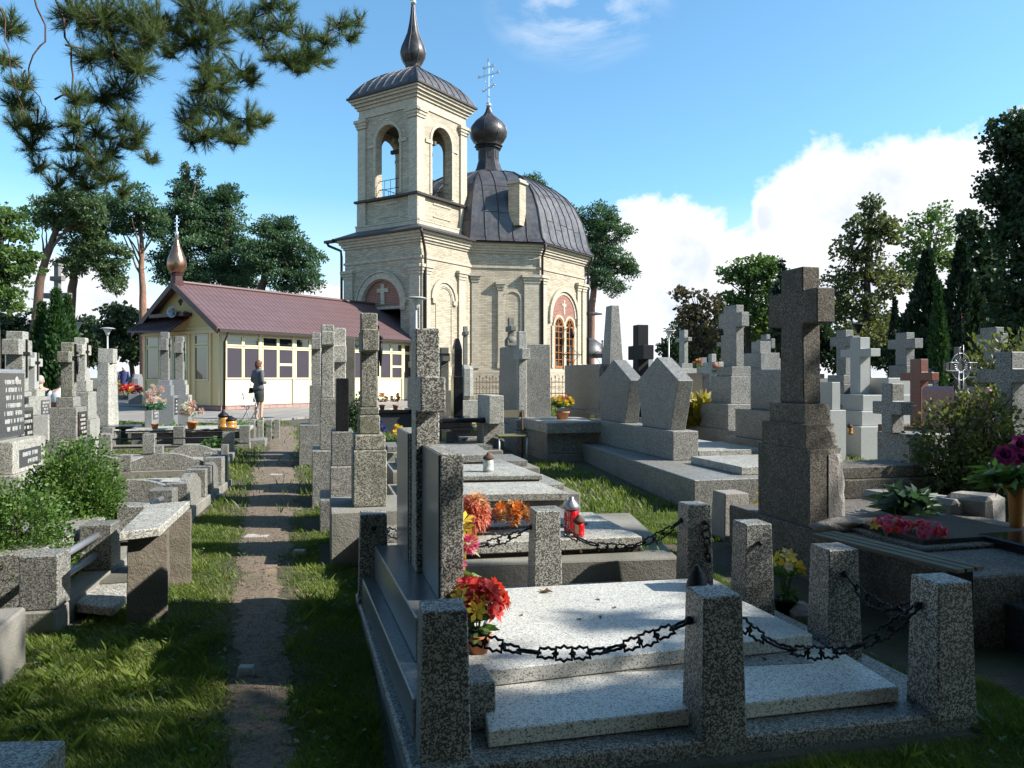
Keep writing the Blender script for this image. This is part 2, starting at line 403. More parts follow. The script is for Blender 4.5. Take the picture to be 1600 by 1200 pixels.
BARK_DK = bark('dark_bark', (.022, .018, .015), (.075, .058, .046))
BARK_PINK = bark('pinkish_pine_bark', (.14, .075, .05), (.33, .18, .12))
def leaf(name, c1, c2, trans=.35, scale=.6, rough=.5):
    m, t, b = mat(name); g = t.new('ShaderNodeNewGeometry'); n = t.noise(g.outputs['Position'], scale, 3, .6)
    rn = t.new('ShaderNodeTexWhiteNoise'); t.put(rn.inputs['Vector'], t.vmath('SNAP', g.outputs['Position'], (.07, .07, .07)))
    f = t.math('ADD', t.math('MULTIPLY', t.map(n, .35, .65), .7), t.math('MULTIPLY', rn.outputs['Value'], .3))
    c = t.mix(f, c1, c2); t.put(b.inputs['Base Color'], c); b.inputs['Roughness'].default_value = rough
    b.inputs['Specular IOR Level'].default_value = .35
    tr = t.new('ShaderNodeBsdfTranslucent'); t.put(tr.inputs[0], t.mix(1.0, c, (1.3, 1.35, .7), 'MULTIPLY'))
    mx = t.new('ShaderNodeMixShader'); mx.inputs[0].default_value = trans
    t.l.new(b.outputs[0], mx.inputs[1]); t.l.new(tr.outputs[0], mx.inputs[2])
    t.l.new(mx.outputs[0], t.n['Material Output'].inputs['Surface']); return m
NEEDLE = leaf('pine_needles', (.045, .085, .038), (.13, .18, .065), .38, 1.6)
NEEDLE_FAR = leaf('far_pine_foliage', (.030, .075, .040), (.085, .15, .065), .30)
NEEDLE_FAR2 = leaf('far_pine_foliage_yellowish', (.038, .075, .032), (.11, .16, .060), .30)
LEAF_MID = leaf('broadleaf_foliage', (.050, .10, .030), (.13, .20, .055), .42)
LEAF_DARK = leaf('dark_broadleaf_foliage', (.018, .038, .018), (.040, .070, .026), .25)
LEAF_RED = leaf('bronze_foliage', (.050, .045, .030), (.10, .085, .048), .3)
LEAF_OLIVE = leaf('olive_foliage', (.050, .070, .026), (.14, .15, .055), .40)
THUJA = leaf('thuja_foliage', (.020, .055, .018), (.050, .105, .028), .22, 2.5)
THUJA_DK = leaf('dark_thuja_foliage', (.012, .030, .016), (.028, .052, .024), .15, 2.5)
BOX_LEAF = leaf('boxwood_leaves', (.050, .115, .022), (.125, .21, .045), .35, 6)
GRASS = leaf('grass_blades', (.065, .115, .018), (.20, .25, .05), .45, 2.2)
HERB = leaf('herb_leaves', (.05, .12, .03), (.13, .22, .06), .35, 8)
FERN_Y = leaf('yellowing_fern', (.13, .13, .02), (.34, .25, .03), .35, 5)
DRYLEAF = plain('dry_leaf', (.22, .13, .07), .8, 0, .4, 30)
def petal(name, c, tr=.25):
    return leaf(name, tuple(x*.7 for x in c), c, tr, 14, .55)
P_RED = petal('red_petal', (.82, .085, .075)); P_PINK = petal('pink_petal', (.78, .12, .28)); P_YEL = petal('yellow_petal', (.85, .62, .08))
P_ORANGE = petal('orange_petal', (.72, .25, .06)); P_CORAL = petal('coral_dried_petal', (.62, .17, .10)); P_TAN = petal('tan_dried_petal', (.62, .34, .17))
P_WHITE = petal('white_petal', (.75, .73, .66)); P_MAG = petal('magenta_petal', (.36, .03, .20)); P_BLUSH = petal('pale_pink_petal', (.78, .52, .50))
P_BLUE = petal('blue_petal', (.06, .08, .35))
TERRA = plain('terracotta_pot', (.42, .16, .07), .7, 0, .12)
POT_ORANGE = plain('orange_plastic_vase', (.46, .18, .035), .5, 0, .1)
RED_GLASS = glass('red_lantern_glass', (.50, .008, .012), .08)
CLEAR_GL = glass('clear_lantern_glass', (.45, .47, .46), .08)
AMBER_GL = glass('amber_lantern_glass', (.45, .20, .03), .08)
SKIN = plain('skin', (.52, .31, .22), .55, 0, .05); HAIR_R = plain('auburn_hair', (.10, .035, .02), .6, 0, .3, 30)
HAIR_G = plain('grey_hair', (.32, .29, .26), .7, 0, .2, 30)
CLOTH_GREY = plain('grey_jacket', (.10, .105, .115), .9, 0, .15, 20, .2); CLOTH_DK = plain('dark_green_skirt', (.022, .028, .022), .9, 0, .2, 20)
CLOTH_WHITE = plain('white_shirt', (.72, .70, .66), .9, 0, .05, 10); CLOTH_BLUE = plain('navy_blue_dress', (.035, .045, .13), .9, 0, .2, 20)
CLOTH_BLACK = plain('black_coat', (.02, .02, .025), .9, 0, .2, 20); LEATHER = plain('dark_leather', (.03, .022, .02), .4, 0, .2)

def ground_mat():
    m, t, b = mat('grass_and_soil'); g = t.new('ShaderNodeNewGeometry'); p = g.outputs['Position']
    n = t.noise(p, 1.3, 6, .65); n2 = t.noise(p, 22, 5, .7); n3 = t.noise(p, 90, 3, .6)
    gr = t.mix(n2, (.030, .045, .012), (.095, .105, .035))
    so = t.mix(n2, (.070, .052, .036), (.145, .115, .085))
    c = t.mix(t.map(n, .38, .58), gr, so)
    c = t.mix(t.math('MULTIPLY', t.map(n3, .5, .75), .5), c, (.03, .03, .015))
    t.put(b.inputs['Base Color'], c); b.inputs['Roughness'].default_value = .95
    bump(t, b, t.math('ADD', n2, t.math('MULTIPLY', n3, .5)), .9, .04); return m
def path_mat():
    m, t, b = mat('trodden_soil'); g = t.new('ShaderNodeNewGeometry'); p = g.outputs['Position']
    n = t.noise(p, 2.6, 6, .65); n2 = t.noise(p, 34, 5, .75); n3 = t.noise(p, 140, 3, .6)
    c = t.mix(n, (.13, .095, .068), (.29, .22, .165))
    c = t.mix(t.math('MULTIPLY', t.map(n2, .48, .62), .7), c, (.055, .040, .028))
    c = t.mix(t.math('MULTIPLY', t.map(n3, .58, .70), .6), c, (.33, .28, .23))
    t.put(b.inputs['Base Color'], c); b.inputs['Roughness'].default_value = .95
    bump(t, b, t.math('ADD', n2, n3), .7, .02); return m
def paving_mat():
    m, t, b = mat('grey_paving'); g = t.new('ShaderNodeNewGeometry'); p = g.outputs['Position']
    br = t.new('ShaderNodeTexBrick'); t.put(br.inputs['Vector'], p); br.inputs['Scale'].default_value = 1
    br.inputs['Brick Width'].default_value = .5; br.inputs['Row Height'].default_value = .5; br.inputs['Mortar Size'].default_value = .012; br.offset = 0
    for k, c in (('Color1', (.30, .28, .26)), ('Color2', (.23, .215, .20)), ('Mortar', (.10, .09, .08))): t.put(br.inputs[k], c)
    n = t.noise(p, 3, 5, .6)
    t.put(b.inputs['Base Color'], t.mix(t.math('MULTIPLY', n, .5), br.outputs['Color'], (.14, .12, .10))); b.inputs['Roughness'].default_value = .9
    return m
GROUND = ground_mat(); PATHM = path_mat(); PAVE = paving_mat()
# ------------------------------------------------------------------ the setting: ground, trodden path, paving
EXCL = []                                  # footprints on which no grass grows: (cx, cy, half w, half l, angle)
def ground():
    ys = [-60, -30, 45, 1400]; vs = []; 
    for y in ys: vs += [(-900, y, gz(y)), (900, y, gz(y))]
    me = bpy.data.meshes.new('ground'); me.from_pydata(vs, [], [(2*i, 2*i+1, 2*i+3, 2*i+2) for i in range(3)]); me.materials.append(GROUND)
    o = bpy.data.objects.new('ground', me); COL.objects.link(o); o['kind'] = 'structure'
ground()
PATHPTS = [(-.55, .6), (-.70, 1.6), (-.98, 2.96), (-1.36, 4.1), (-1.83, 5.65), (-2.42, 7.6), (-3.08, 10), (-4.30, 14.2), (-5.75, 19.4)]
def path_x(y):
    for (x0, y0), (x1, y1) in zip(PATHPTS, PATHPTS[1:]):
        if y <= y1: return x0+(x1-x0)*(y-y0)/(y1-y0)
    return PATHPTS[-1][0]
def path_w(y): return .03+.030*min(y, 9)-.004*max(0, y-9)
def path():
    r = random.Random(3); vs = []; fs = []; n = 640
    wl = wr = 0
    for i in range(n+1):
        y = .6+(19.4-.6)*i/n; wl = wl*.96+r.uniform(-.022, .022); wr = wr*.96+r.uniform(-.022, .022)
        for k in range(5):
            w = path_w(y); x = path_x(y)+(-w+wl+r.uniform(-.022, .022) if k == 0 else w+wr+r.uniform(-.022, .022) if k == 4 else w*(k-2)/2)
            vs.append((x, y, gz(y)+(.002 if k in (0, 4) else .009)))
    for i in range(n):
        for k in range(4): fs.append((i*5+k, i*5+k+1, i*5+k+6, i*5+k+5))
    me = bpy.data.meshes.new('path'); me.from_pydata(vs, [], fs); me.materials.append(PATHM)
    for p in me.polygons: p.use_smooth = True
    o = bpy.data.objects.new('path', me); COL.objects.link(o); o['kind'] = 'structure'
path()
def sheet(name, pts, m, dz=.004, thick=.0):
    mb = MB(); n = len(pts)
    vs = [(x, y, gz(y)+dz) for x, y in pts]+([(x, y, gz(y)-.05) for x, y in pts] if thick else [])
    fs = [tuple(range(n))]+([(i, n+i, n+(i+1) % n, (i+1) % n) for i in range(n)] if thick else [])
    me = bpy.data.meshes.new(name); me.from_pydata(vs, [], fs); me.materials.append(m)
    o = bpy.data.objects.new(name, me); COL.objects.link(o); o['kind'] = 'structure'; return o
W1 = Vector((.5547, .8321, 0)); W2 = Vector((-.8321, .5547, 0)); CH = math.atan2(.8321, .5547)
SHOP = Vector((-9.5, 25.1, gz(25.1)))
def sp(a, b): p = SHOP+W1*a+W2*b; return (p.x, p.y)
sheet('pavement', [sp(-3.5, 12), sp(-4.2, -2.2), sp(-3.0, -4.6), sp(9.0, -4.0), sp(9.0, .5), sp(-.2, .5), sp(-.2, 12)], PAVE, .05, 1)
sheet('road', [(-60, 29.5), (-12.0, 29.0), (-13.5, 34), (-60, 36)], PAVE, .012)

# ------------------------------------------------------------------ the chapel
def face_M(p0, ang):   # local x along the wall, local y into the wall (away from the viewer outside), z up
    return Matrix.Translation(p0) @ Matrix.Rotation(ang, 4, 'Z')
def chapel():
    O = Vector((-1.24, 40.5, .62))
    ch = empty('chapel', O, CH, 'cream brick chapel with square bell tower, dark octagonal dome and onion cupolas', 'chapel')
    HZ = 4.55; HC = 2.25; TX0 = -8.11; TH = 2.25; ZT = 7.2
    def octo(k, s=1.0): 
        a, c = HZ*s+k, HC*s+k*.414
        return [(a, -c), (a, c), (c, a), (-c, a), (-a, c), (-a, -c), (-c, -a), (c, -a)]
    def rect(k): return [(TX0-k, -TH-k), (-HZ+.3, -TH-k), (-HZ+.3, TH+k), (TX0-k, TH+k)]
    m = MB(); m.prism(octo(0), 1.3, ZT-.5); m.prism(octo(.10), -.3, 1.18)
    m.build('nave_wall', BRICK, ch)
    m = MB()
    # lower tower walls: left (west) face has a doorway arch behind the shop roof, so the wall is four slabs
    Mw = Matrix.Translation((TX0, TH, 0)) @ Matrix.Rotation(R(-90), 4, 'Z')  # x runs from the north to the south corner
    m.M = Mw; m.archwall(0, 2*TH, -.3, ZT-.5, 0, .5, TH, 1.12, 4.1, -.2)
    m.M = Matrix(); m.box(TX0+.5, -HZ+.05, -TH, -TH+.45, -.3, ZT-.5); m.box(TX0+.5, -HZ+.05, TH-.45, TH, -.3, ZT-.5)
    m.box(TX0+.5, -HZ, -TH+.45, TH-.45, ZT-.9, ZT-.55)
    m.box(TX0-.09, -HZ-.3, -TH-.09, -TH+.02, -.28, 1.18)
    m.build('porch_wall', BRICK, ch)
    # mouldings
    m = MB()
    for k, z0, z1 in ((.09, 1.181, 1.30), (.05, 1.302, 1.36), (.05, 6.02, 6.12), (.06, ZT-.50, ZT-.40), (.13, ZT-.398, ZT-.28), (.20, ZT-.278, ZT-.16), (.30, ZT-.158, ZT-.06)):
        m.prism(octo(k), z0, z1)
        m.box(TX0-k, -HZ+.02, -TH-k, -TH-k+.4 if z1 < 6.5 else TH+k, z0+.0015, z1+.0015)
        if z1 < 6.5: m.box(TX0-k, TX0-k+.3, -TH-k+.41, TH+k, (z0 if z1 > 2 else z0)+.0015, z1+.0015) if z1 > 2 else None
    m.build('cornice', BRICK_TRIM, ch)
    # pilasters with capitals at every outer corner of the visible faces
    def pil(M, x0, x1, ztop=5.35):
        m = MB(M); m.box(x0, x1, -.09, .02, 1.37, ztop)
        m.box(x0-.04, x1+.04, -.13, .02, 1.361, 1.62)
        for q, (dz, e) in enumerate(((0, .03), (.13, .07), (.26, .12))): m.box(x0-e, x1+e, -.09-e, .02, ztop+dz+.001, ztop+dz+.128)
        m.build('pilaster', BRICK_TRIM, ch)
    Ms = Matrix.Translation((TX0, -TH, 0))                                # south face of the tower: x east
    pil(Ms, 0.0, .55); pil(Ms, 2.55, 3.05)
    pil(Mw, 0.0, .55); pil(Mw, 2*TH-.55, 2*TH)
    dl = 3.253; Md = Matrix.Translation((-HZ, -HC, 0)) @ Matrix.Rotation(R(-45), 4, 'Z')   # chamfer, south-west
    pil(Md, .02, .35); pil(Md, dl-.75, dl-.02); pil(Md, 1.25, 1.5, 5.0)
    Mc = Matrix.Translation((-HC, -HZ, 0))                                # south face of the octagon
    pil(Mc, 0.02, .5); pil(Mc, 2*HC-.95, 2*HC-.6); pil(Mc, 2*HC-.42, 2*HC-.02)
    Me = Matrix.Translation((HC, -HZ, 0)) @ Matrix.Rotation(R(45), 4, 'Z'); pil(Me, .02, .5); pil(Me, dl-.5, dl-.02)
    # blind arches
    m = MB(); m.M = Ms; m.ring(1.55, 4.35, .58, .72, -.05, .02, leg=.0); m.ring(1.55, 4.35, .74, .92, -.10, .02, leg=.0)
    m.box(.72, .95, -.10, .02, 4.15, 4.345); m.box(2.15, 2.42, -.10, .02, 4.15, 4.345)
    m.ring(1.55, 4.35, .52, .56, -.03, .02, leg=2.9); m.build('blind_arch', BRICK_TRIM, ch); m = MB()
    m.M = Md; m.ring(1.95, 4.55, .38, .46, -.04, .02, leg=3.1); m.build('blind_arch', BRICK_TRIM, ch); m = MB()
    m.M = Mw; m.ring(TH, 4.1, 1.16, 1.42, -.10, .02, n=20, leg=.25); m.ring(TH, 4.1, 1.44, 1.50, -.14, .02, n=20); m.build('arch_moulding', BRICK_TRIM, ch); m = MB()
    m.M = Mc; m.ring(HC, 3.9, 1.10, 1.24, -.05, .02, n=20); m.ring(HC, 3.9, 1.26, 1.46, -.12, .02, n=20, leg=.0)
    m.box(HC-1.46, HC-1.26, -.12, .02, 3.6, 3.895); m.box(HC+1.26, HC+1.46, -.12, .02, 3.6, 3.895)
    for c in (-.53, .53):
        m.ring(HC+c, 3.45, .42, .55, -.08, .02, n=12, leg=.0)
    m.box(HC-.11, HC+.11, -.10, .02, 1.37, 3.4); m.box(HC-.13, HC+.13, -.13, .02, 3.3, 3.44)
    m.box(HC-1.2, HC-.97, -.07, .02, 1.37, 3.44); m.box(HC+.97, HC+1.2, -.07, .02, 1.37, 3.44)
    m.M = Matrix(); m.build('arch_moulding', BRICK_TRIM, ch)
    m = MB(); m.M = Mw; m.disc(TH, 4.1, 1.13, .12, .3, 4.05, 18); m.build('red_brick_panel', REDBRICK, ch)
    m = MB(); m.M = Mw; m.box(TH-.1, TH+.1, .05, .119, 4.15, 5.05); m.box(TH-.33, TH+.33, .052, .119, 4.68, 4.86); m.box(TH-1.12, TH+1.12, 0.02, .35, 3.93, 4.049); m.build('brick_cross', BRICK_TRIM, ch)
    m = MB(); m.M = Mc
    pts = [(HC+1.09*math.cos(math.pi*i/20), 3.9+1.09*math.sin(math.pi*i/20)) for i in range(21)]+[(HC-1.0, 3.55), (HC-.53, 4.02), (HC, 3.5), (HC+.53, 4.02), (HC+1.0, 3.55)]
    m.yprism(pts, -.02, .02); m.build('red_brick_panel', REDBRICK, ch)
    m = MB(); m.M = Mc; m.box(HC-.07, HC+.07, -.05, -.021, 4.05, 4.75); m.box(HC-.2, HC+.2, -.048, -.021, 4.45, 4.58); m.build('brick_cross', BRICK_TRIM, ch)
    for c in (-.53, .53):
        m = MB(); m.M = Mc; m.ring(HC+c, 3.45, .34, .42, -.05, .02, n=12, leg=2.0); 
        m.box(HC+c-.34, HC+c+.34, -.05, .02, 1.40, 1.50); m.box(HC+c-.025, HC+c+.025, -.04, .02, 1.5, 3.5); m.box(HC+c-.34, HC+c+.34, -.045, .02, 3.4, 3.47)
        for z in (1.8, 2.15, 2.5, 2.85, 3.15): m.box(HC+c-.34, HC+c+.34, -.03, .02, z, z+.03)
        for a in (45, 90, 135): 
            m.yprism([(HC+c, 3.44), (HC+c+.03, 3.46), (HC+c+.33*math.cos(R(a))+.02, 3.45+.33*math.sin(R(a))), (HC+c+.33*math.cos(R(a))-.02, 3.45+.33*math.sin(R(a)))], -.03, .0)
        w = m.build('window', WOODFR, ch)
        m = MB(); m.M = Mc; m.disc(HC+c, 3.45, .36, -.012, .0, 1.45); m.build('pane', GLASS, w)
    m = MB(); m.M = Mc; m.tube([(HC, -.1, 3.3), (HC, -.35, 3.42), (HC, -.5, 3.3), (HC, -.5, 3.15)], .02, 6); m.lathe([(.04, .12), (.13, .08), (.10, -.14), (.03, -.2)], 8, (HC, -.5, 3.05)); m.build('wall_lantern', IRON, ch)
    # eaves of sheet metal
    m = MB(); m.prism(octo(.42), ZT-.058, ZT+.02, .99)
    m.box(TX0-.42, -HZ, -TH-.42, TH+.42, ZT-.056, ZT+.022); m.build('eaves', GUTTER, ch)
    # porch roof skirt around the upper tower
    m = MB(); vs = [(TX0-.38, -TH-.38, ZT+.02), (-HZ+.2, -TH-.38, ZT+.02), (-HZ+.2, TH+.38, ZT+.02), (TX0-.38, TH+.38, ZT+.02),
                    (TX0+.42, -1.72, ZT+.42), (-HZ+.3, -1.72, ZT+.42), (-HZ+.3, 1.72, ZT+.42), (TX0+.42, 1.72, ZT+.42)]
    m.add(vs, [(3, 2, 1, 0), (4, 5, 6, 7), (0, 1, 5, 4), (1, 2, 6, 5), (2, 3, 7, 6), (3, 0, 4, 7)]); m.build('porch_roof', ROOFMETAL, ch)
    # upper (bell) tower: local square, centre cx
    cx = -6.01; h = 1.70
    z0, z1, z2, z3 = 7.3, 8.95, 12.2, 13.55
    up = []
    m = MB()
    def four(fn):
        for k in range(4):
            m.M = Matrix.Translation((cx, 0, 0)) @ Matrix.Rotation(R(90*k), 4, 'Z') @ Matrix.Translation((-h, -h, 0)); fn(k)
        m.M = Matrix()
    def wall(k):
        a = .36 if k % 2 else 0.0       # butt the corners
        m.archwall(a, 2*h-a, z0, z3-.4, 0, .36, h, .69, 11.45, z1)
    four(wall); m.build('belfry_wall', BRICK, ch)
    m = MB()
    def trim(k):
        e = .0015*k
        m.box(-.14, 2*h+.14, -.14+e, .0, z0, z0+.42+e); m.box(-.16, 2*h+.16, -.16-e, .0, z0+.423+e, z0+.50+e)
        for x0, x1 in ((-.10, .42), (2*h-.42, 2*h+.10)):
            m.box(x0, x1, -.10-e, .001, z0+.502, z1-.12); m.box(x0+.03, x1-.03, -.08-e, .001, z1+.02, z2-.02)
            for dz, q in ((0, .02), (.13, .06), (.26, .11)): m.box(x0-q, x1+q, -.10-q-e, .0, z2+dz, z2+dz+.128)
        m.ring(h, 11.45, .71, .84, -.04, .02, n=16, leg=2.4)
        m.box(h-1.15, h-.69, -.06-e, .001, 11.25, 11.40); m.box(h+.69, h+1.15, -.06-e, .001, 11.25, 11.40)
        m.box(h-.62, h+.62, -.035, .001, z0+1.3, z0+1.37); m.box(h-.62, h+.62, -.035, .001, z0+.75, z0+.80)
        for q, (za, zb) in ((.05, (12.66, 12.78)), (.03, (12.782, 13.05)), (.10, (13.052, 13.17)), (.18, (13.172, 13.30)), (.28, (13.302, 13.42)), (.36, (13.422, 13.50))):
            m.box(-q-e, 2*h+q+e, -q-e, .0, za+e, zb+e)
    four(trim); m.build('belfry_cornice', BRICK_TRIM, ch)
    m = MB()
    def sills(k): 
        e = .002*k; m.box(-.2-e, 2*h+.2+e, -.2-e, .0, z1-.117+e, z1-.02+e); m.box(h-.68, h+.68, .001, .36, z1-.02, z1+.03)
    four(sills); m.build('belfry_ledge', GUTTER, ch); m = MB(); m.box(cx-h-.44, cx+h+.44, -h-.44, h+.44, 13.51, 13.60); m.build('tower_eaves', GUTTER, ch)
    def rail(k):
        nonlocal m
        M_ = m.M; m = MB(M_)
        for z in (9.35, 9.75): m.tube([(h-.69, .18, z), (h+.69, .18, z)], .016, 5)
        for x in (-.35, 0, .35): m.tube([(h+x, .18, z1), (h+x, .18, 9.75)], .011, 5)
        m.build('belfry_railing', IRON, ch)
    four(rail)
    m = MB(); m.box(cx-h+.36, cx+h-.36, -h+.36, h-.36, z0+1.3, z0+1.5); m.build('belfry_floor', OLDWOOD, ch); m = MB(); m.box(cx-h+.36, cx+h-.36, -.07, .07, 11.45, 11.62); m.box(cx-.07, cx+.07, -h+.36, -.071, 11.45, 11.62); m.box(cx-.07, cx+.07, .071, h-.36, 11.45, 11.62); m.build('bell_beam', OLDWOOD, ch); m = MB(); m.box(cx-h+.36, cx+h-.36, -h+.36, h-.36, 12.35, 12.5); m.build('belfry_ceiling', OLDWOOD, ch)
    for bx, by, br in ((-.50, .0, .34), (.48, 0, .28), (0, .55, .22), (0, -.55, .22)):
        m = MB(); m.lathe([(br, 0), (br*.92, .06), (br*.62, br*.8), (br*.5, br*1.3), (br*.2, br*1.55), (.03, br*1.9)], 16, (cx+bx, by, 11.45-br*1.9)); m.build('bell', ONIONMETAL, ch)
    # tower roof: four-sided dome with standing seams
    prof = [(2.06, 0), (1.98, .16), (1.82, .42), (1.58, .72), (1.24, 1.02), (.86, 1.26), (.45, 1.42), (.22, 1.50)]
    m = MB(); vs = []; 
    for r, z in prof: vs += [(cx-r, -r, 13.602+z), (cx+r, -r, 13.602+z), (cx+r, r, 13.602+z), (cx-r, r, 13.602+z)]
    fs = [(4*i+k, 4*i+(k+1) % 4, 4*i+4+(k+1) % 4, 4*i+4+k) for i in range(len(prof)-1) for k in range(4)]+[(28, 29, 30, 31), (3, 2, 1, 0)]
    m.add(vs, fs); tr = m.build('tower_dome', ROOFMETAL, ch)
    m = MB()
    for k in range(4):
        M4 = Matrix.Translation((cx, 0, 13.602)) @ Matrix.Rotation(R(90*k), 4, 'Z'); m.M = M4
        for j in range(-3, 4):
            x = j*.5; pts = []
            for i, (r, z) in enumerate(prof):
                if r >= abs(x)-.001: pts.append((x, -r-.01, z+.01))
                else:
                    r0, zz0 = prof[i-1]; f = (r0-abs(x))/(r0-r); pts.append((x, -abs(x)-.01, zz0+(z-zz0)*f+.01)); break
            if len(pts) > 1: m.tube(pts, .022, 4, False)
        m.tube([(-r, -r, z) for r, z in prof], .035, 5, False)
    m.M = Matrix(); m.build('seam', ROOFMETAL, tr)
    def onion(name, zb, prof, n=8, mm=ONIONMETAL):
        m = MB(); m.lathe(prof, 32, (name[1], 0, zb), True, rot=R(22.5)); o = m.build(name[0], mm, ch)
        m = MB()
        for k in range(n):
            a = 2*math.pi*k/n+R(22.5); m.tube([(name[1]+r*math.cos(a), r*math.sin(a), zb+z) for r, z in prof], .02, 4, False)
        m.build('seam', ROOFMETAL, o); return o
    onion(('tower_onion', cx), 14.85, [(.30, 0), (.27, .35), (.36, .42), (.33, .48), (.44, .62), (.56, .86), (.60, 1.06), (.55, 1.30), (.42, 1.60), (.28, 1.95), (.18, 2.4), (.11, 2.9), (.07, 3.3)])
    def cross(x, z, hgt, name='gilded_cross'):
        m = MB(); m.lathe([(.02, -.16), (.12, -.10), (.165, 0), (.12, .10), (.02, .16)], 12, (x, 0, z)); m.build('cross_ball', SILVER, ch)
        m = MB(); s = hgt/2.4
        m.box(x-.03, x+.03, -.035, .035, z+.15, z+hgt)
        # arms lie across the building's axis
        for zz, w in ((hgt*.68, .62*s), (hgt*.86, .3*s)): m.box(x-.025, x+.025, -w, w, z+zz-.03, z+zz+.03)
        m.add([(x-.025, -.33*s, z+hgt*.44), (x+.025, -.33*s, z+hgt*.44), (x+.025, .33*s, z+hgt*.36), (x-.025, .33*s, z+hgt*.36), (x-.025, -.33*s, z+hgt*.41), (x+.025, -.33*s, z+hgt*.41), (x+.025, .33*s, z+hgt*.33), (x-.025, .33*s, z+hgt*.33)],
              [(0, 1, 2, 3), (7, 6, 5, 4), (0, 4, 5, 1), (1, 5, 6, 2), (2, 6, 7, 3), (3, 7, 4, 0)])
        tips = [(-.62*s, hgt*.68), (.62*s, hgt*.68), (0, hgt), (-.3*s, hgt*.86), (.3*s, hgt*.86), (-.33*s, hgt*.42), (.33*s, hgt*.35), (0, hgt*.2)]
        for y, zz in tips:
            for a in (0, 120, 240): m.tube([(x, y+.085*s*math.cos(R(a+30+t*45)), z+zz+.085*s*math.sin(R(a+30+t*45))) for t in range(3)], .016, 4)
            m.blob((x, y, z+zz), (.04, .06*s, .06*s), 1, .0, 6, 4)
        for q in (-1, 1):
            m.tube([(x, q*.1*s, z+hgt*.5), (x, q*.25*s, z+hgt*.56), (x, q*.3*s, z+hgt*.66)], .014, 4)
            m.tube([(x, q*.1*s, z+hgt*.85), (x, q*.25*s, z+hgt*.8), (x, q*.3*s, z+hgt*.7)], .014, 4)
        m.build(name, SILVER, ch)
    cross(cx, 18.28, 2.0, 'cross')
    # main dome
    prof = [(4.97, 7.222), (4.80, 7.42), (4.70, 7.75), (4.60, 8.2), (4.42, 8.9), (4.05, 9.7), (3.68, 10.2), (3.15, 10.65), (2.4, 11.12), (1.5, 11.42), (.80, 11.56)]
    m = MB(); vs = []
    for r, z in prof: s = r/HZ; vs += [(x, y, z) for x, y in octo(0, s)]
    fs = [(8*i+k, 8*i+(k+1) % 8, 8*i+8+(k+1) % 8, 8*i+8+k) for i in range(len(prof)-1) for k in range(8)]+[tuple(range(80, 88)), tuple(range(8))[::-1]]
    m.add(vs, fs); dm = m.build('main_dome', ROOFMETAL, ch)
    m = MB()
    base = octo(0, 1.0)
    for k in range(8):
        p0, p1 = Vector((*base[k], 0)), Vector((*base[(k+1) % 8], 0)); L = (p1-p0).length; nn = max(3, round(L/.62))
        mid = (p0+p1)/2; nrm = mid.normalized(); tan = (p1-p0).normalized()
        for j in range(0, nn+1):
            x = -L/2+L*j/nn
            if j in (0, nn): 
                if j == 0: m.tube([tuple(p0*(r/HZ)+Vector((0, 0, z+.01))) for r, z in prof], .04, 5, False)
                continue
            pts = []
            for i, (r, z) in enumerate(prof):
                s = r/HZ; hl = L/2*s
                if hl >= abs(x): pts.append(tuple(nrm*(mid.length*s+.012)+tan*x+Vector((0, 0, z+.01))))
                else:
                    s0 = prof[i-1][0]/HZ; f = (L/2*s0-abs(x))/(L/2*(s0-s)); sf = s0+(s-s0)*f
                    pts.append(tuple(nrm*(mid.length*sf+.012)+tan*x+Vector((0, 0, prof[i-1][1]+(z-prof[i-1][1])*f+.01)))); break
            m.tube(pts, .022, 4, False)
        rr = random.Random(k)
        for j in range(nn):
            x0, x1 = -L/2+L*j/nn, -L/2+L*(j+1)/nn
            for z in (8.1+rr.uniform(0, .7), 9.5+rr.uniform(0, .6)):
                for i in range(len(prof)-1):
                    if prof[i][1] <= z <= prof[i+1][1]:
                        f = (z-prof[i][1])/(prof[i+1][1]-prof[i][1]); s = (prof[i][0]+(prof[i+1][0]-prof[i][0])*f)/HZ
                        if L/2*s > max(abs(x0), abs(x1)): m.tube([tuple(nrm*(mid.length*s+.008)+tan*x+Vector((0, 0, z))) for x in (x0, x1)], .014, 4, False)
    m.build('seam', GUTTER, dm)
    m = MB(); m.lathe([(1.02, 11.5), (.80, 11.72), (.66, 12.0), (.60, 12.25), (.56, 12.27), (.56, 12.95), (.70, 12.97), (.66, 13.05), (.78, 13.1), (.70, 13.16)], 8, rot=R(22.5), smooth=False)
    dr = m.build('lantern_drum', ONIONMETAL, ch)
    m = MB()
    for k in range(8):
        m.M = Matrix.Rotation(R(45*k), 4, 'Z'); m.box(.505, .535, -.10, .10, 12.42, 12.82)
    m.M = Matrix(); m.build('louvre', GUTTER, dr)
    onion(('dome_onion', 0), 13.14, [(.62, 0), (.60, .05), (.80, .22), (.96, .48), (.99, .72), (.92, .98), (.74, 1.22), (.50, 1.42), (.30, 1.58), (.17, 1.78), (.08, 2.05)])
    cross(0, 15.3, 2.35, 'cross')
    # brick chimney standing out of the dome, toward the viewer
    px = Vector((.24, 35.95, 0)); q = (px-Vector((O.x, O.y, 0))); lx, ly = q.dot(W1), q.dot(W2)
    m = MB(); m.cbox(.55, .62, 8.0, 9.95, lx, ly); c = m.build('chimney', BRICK, ch)
    m = MB(); m.cbox(.72, .80, 9.952, 10.05, lx, ly); m.cbox(.62, .66, 10.051, 10.15, lx, ly); m.build('chimney_cap', CONC_PALE, c)
    m = MB(); m.lathe([(.16, 10.9), (.16, 12.05), (.19, 12.05), (.19, 12.15)], 12, (-2.3, .6, 0)); m.build('flue_pipe', GUTTER, ch)
    # downpipes
    def pipe(pts): m = MB(); m.tube(pts, .06, 8); m.build('downpipe', GUTTER, ch)
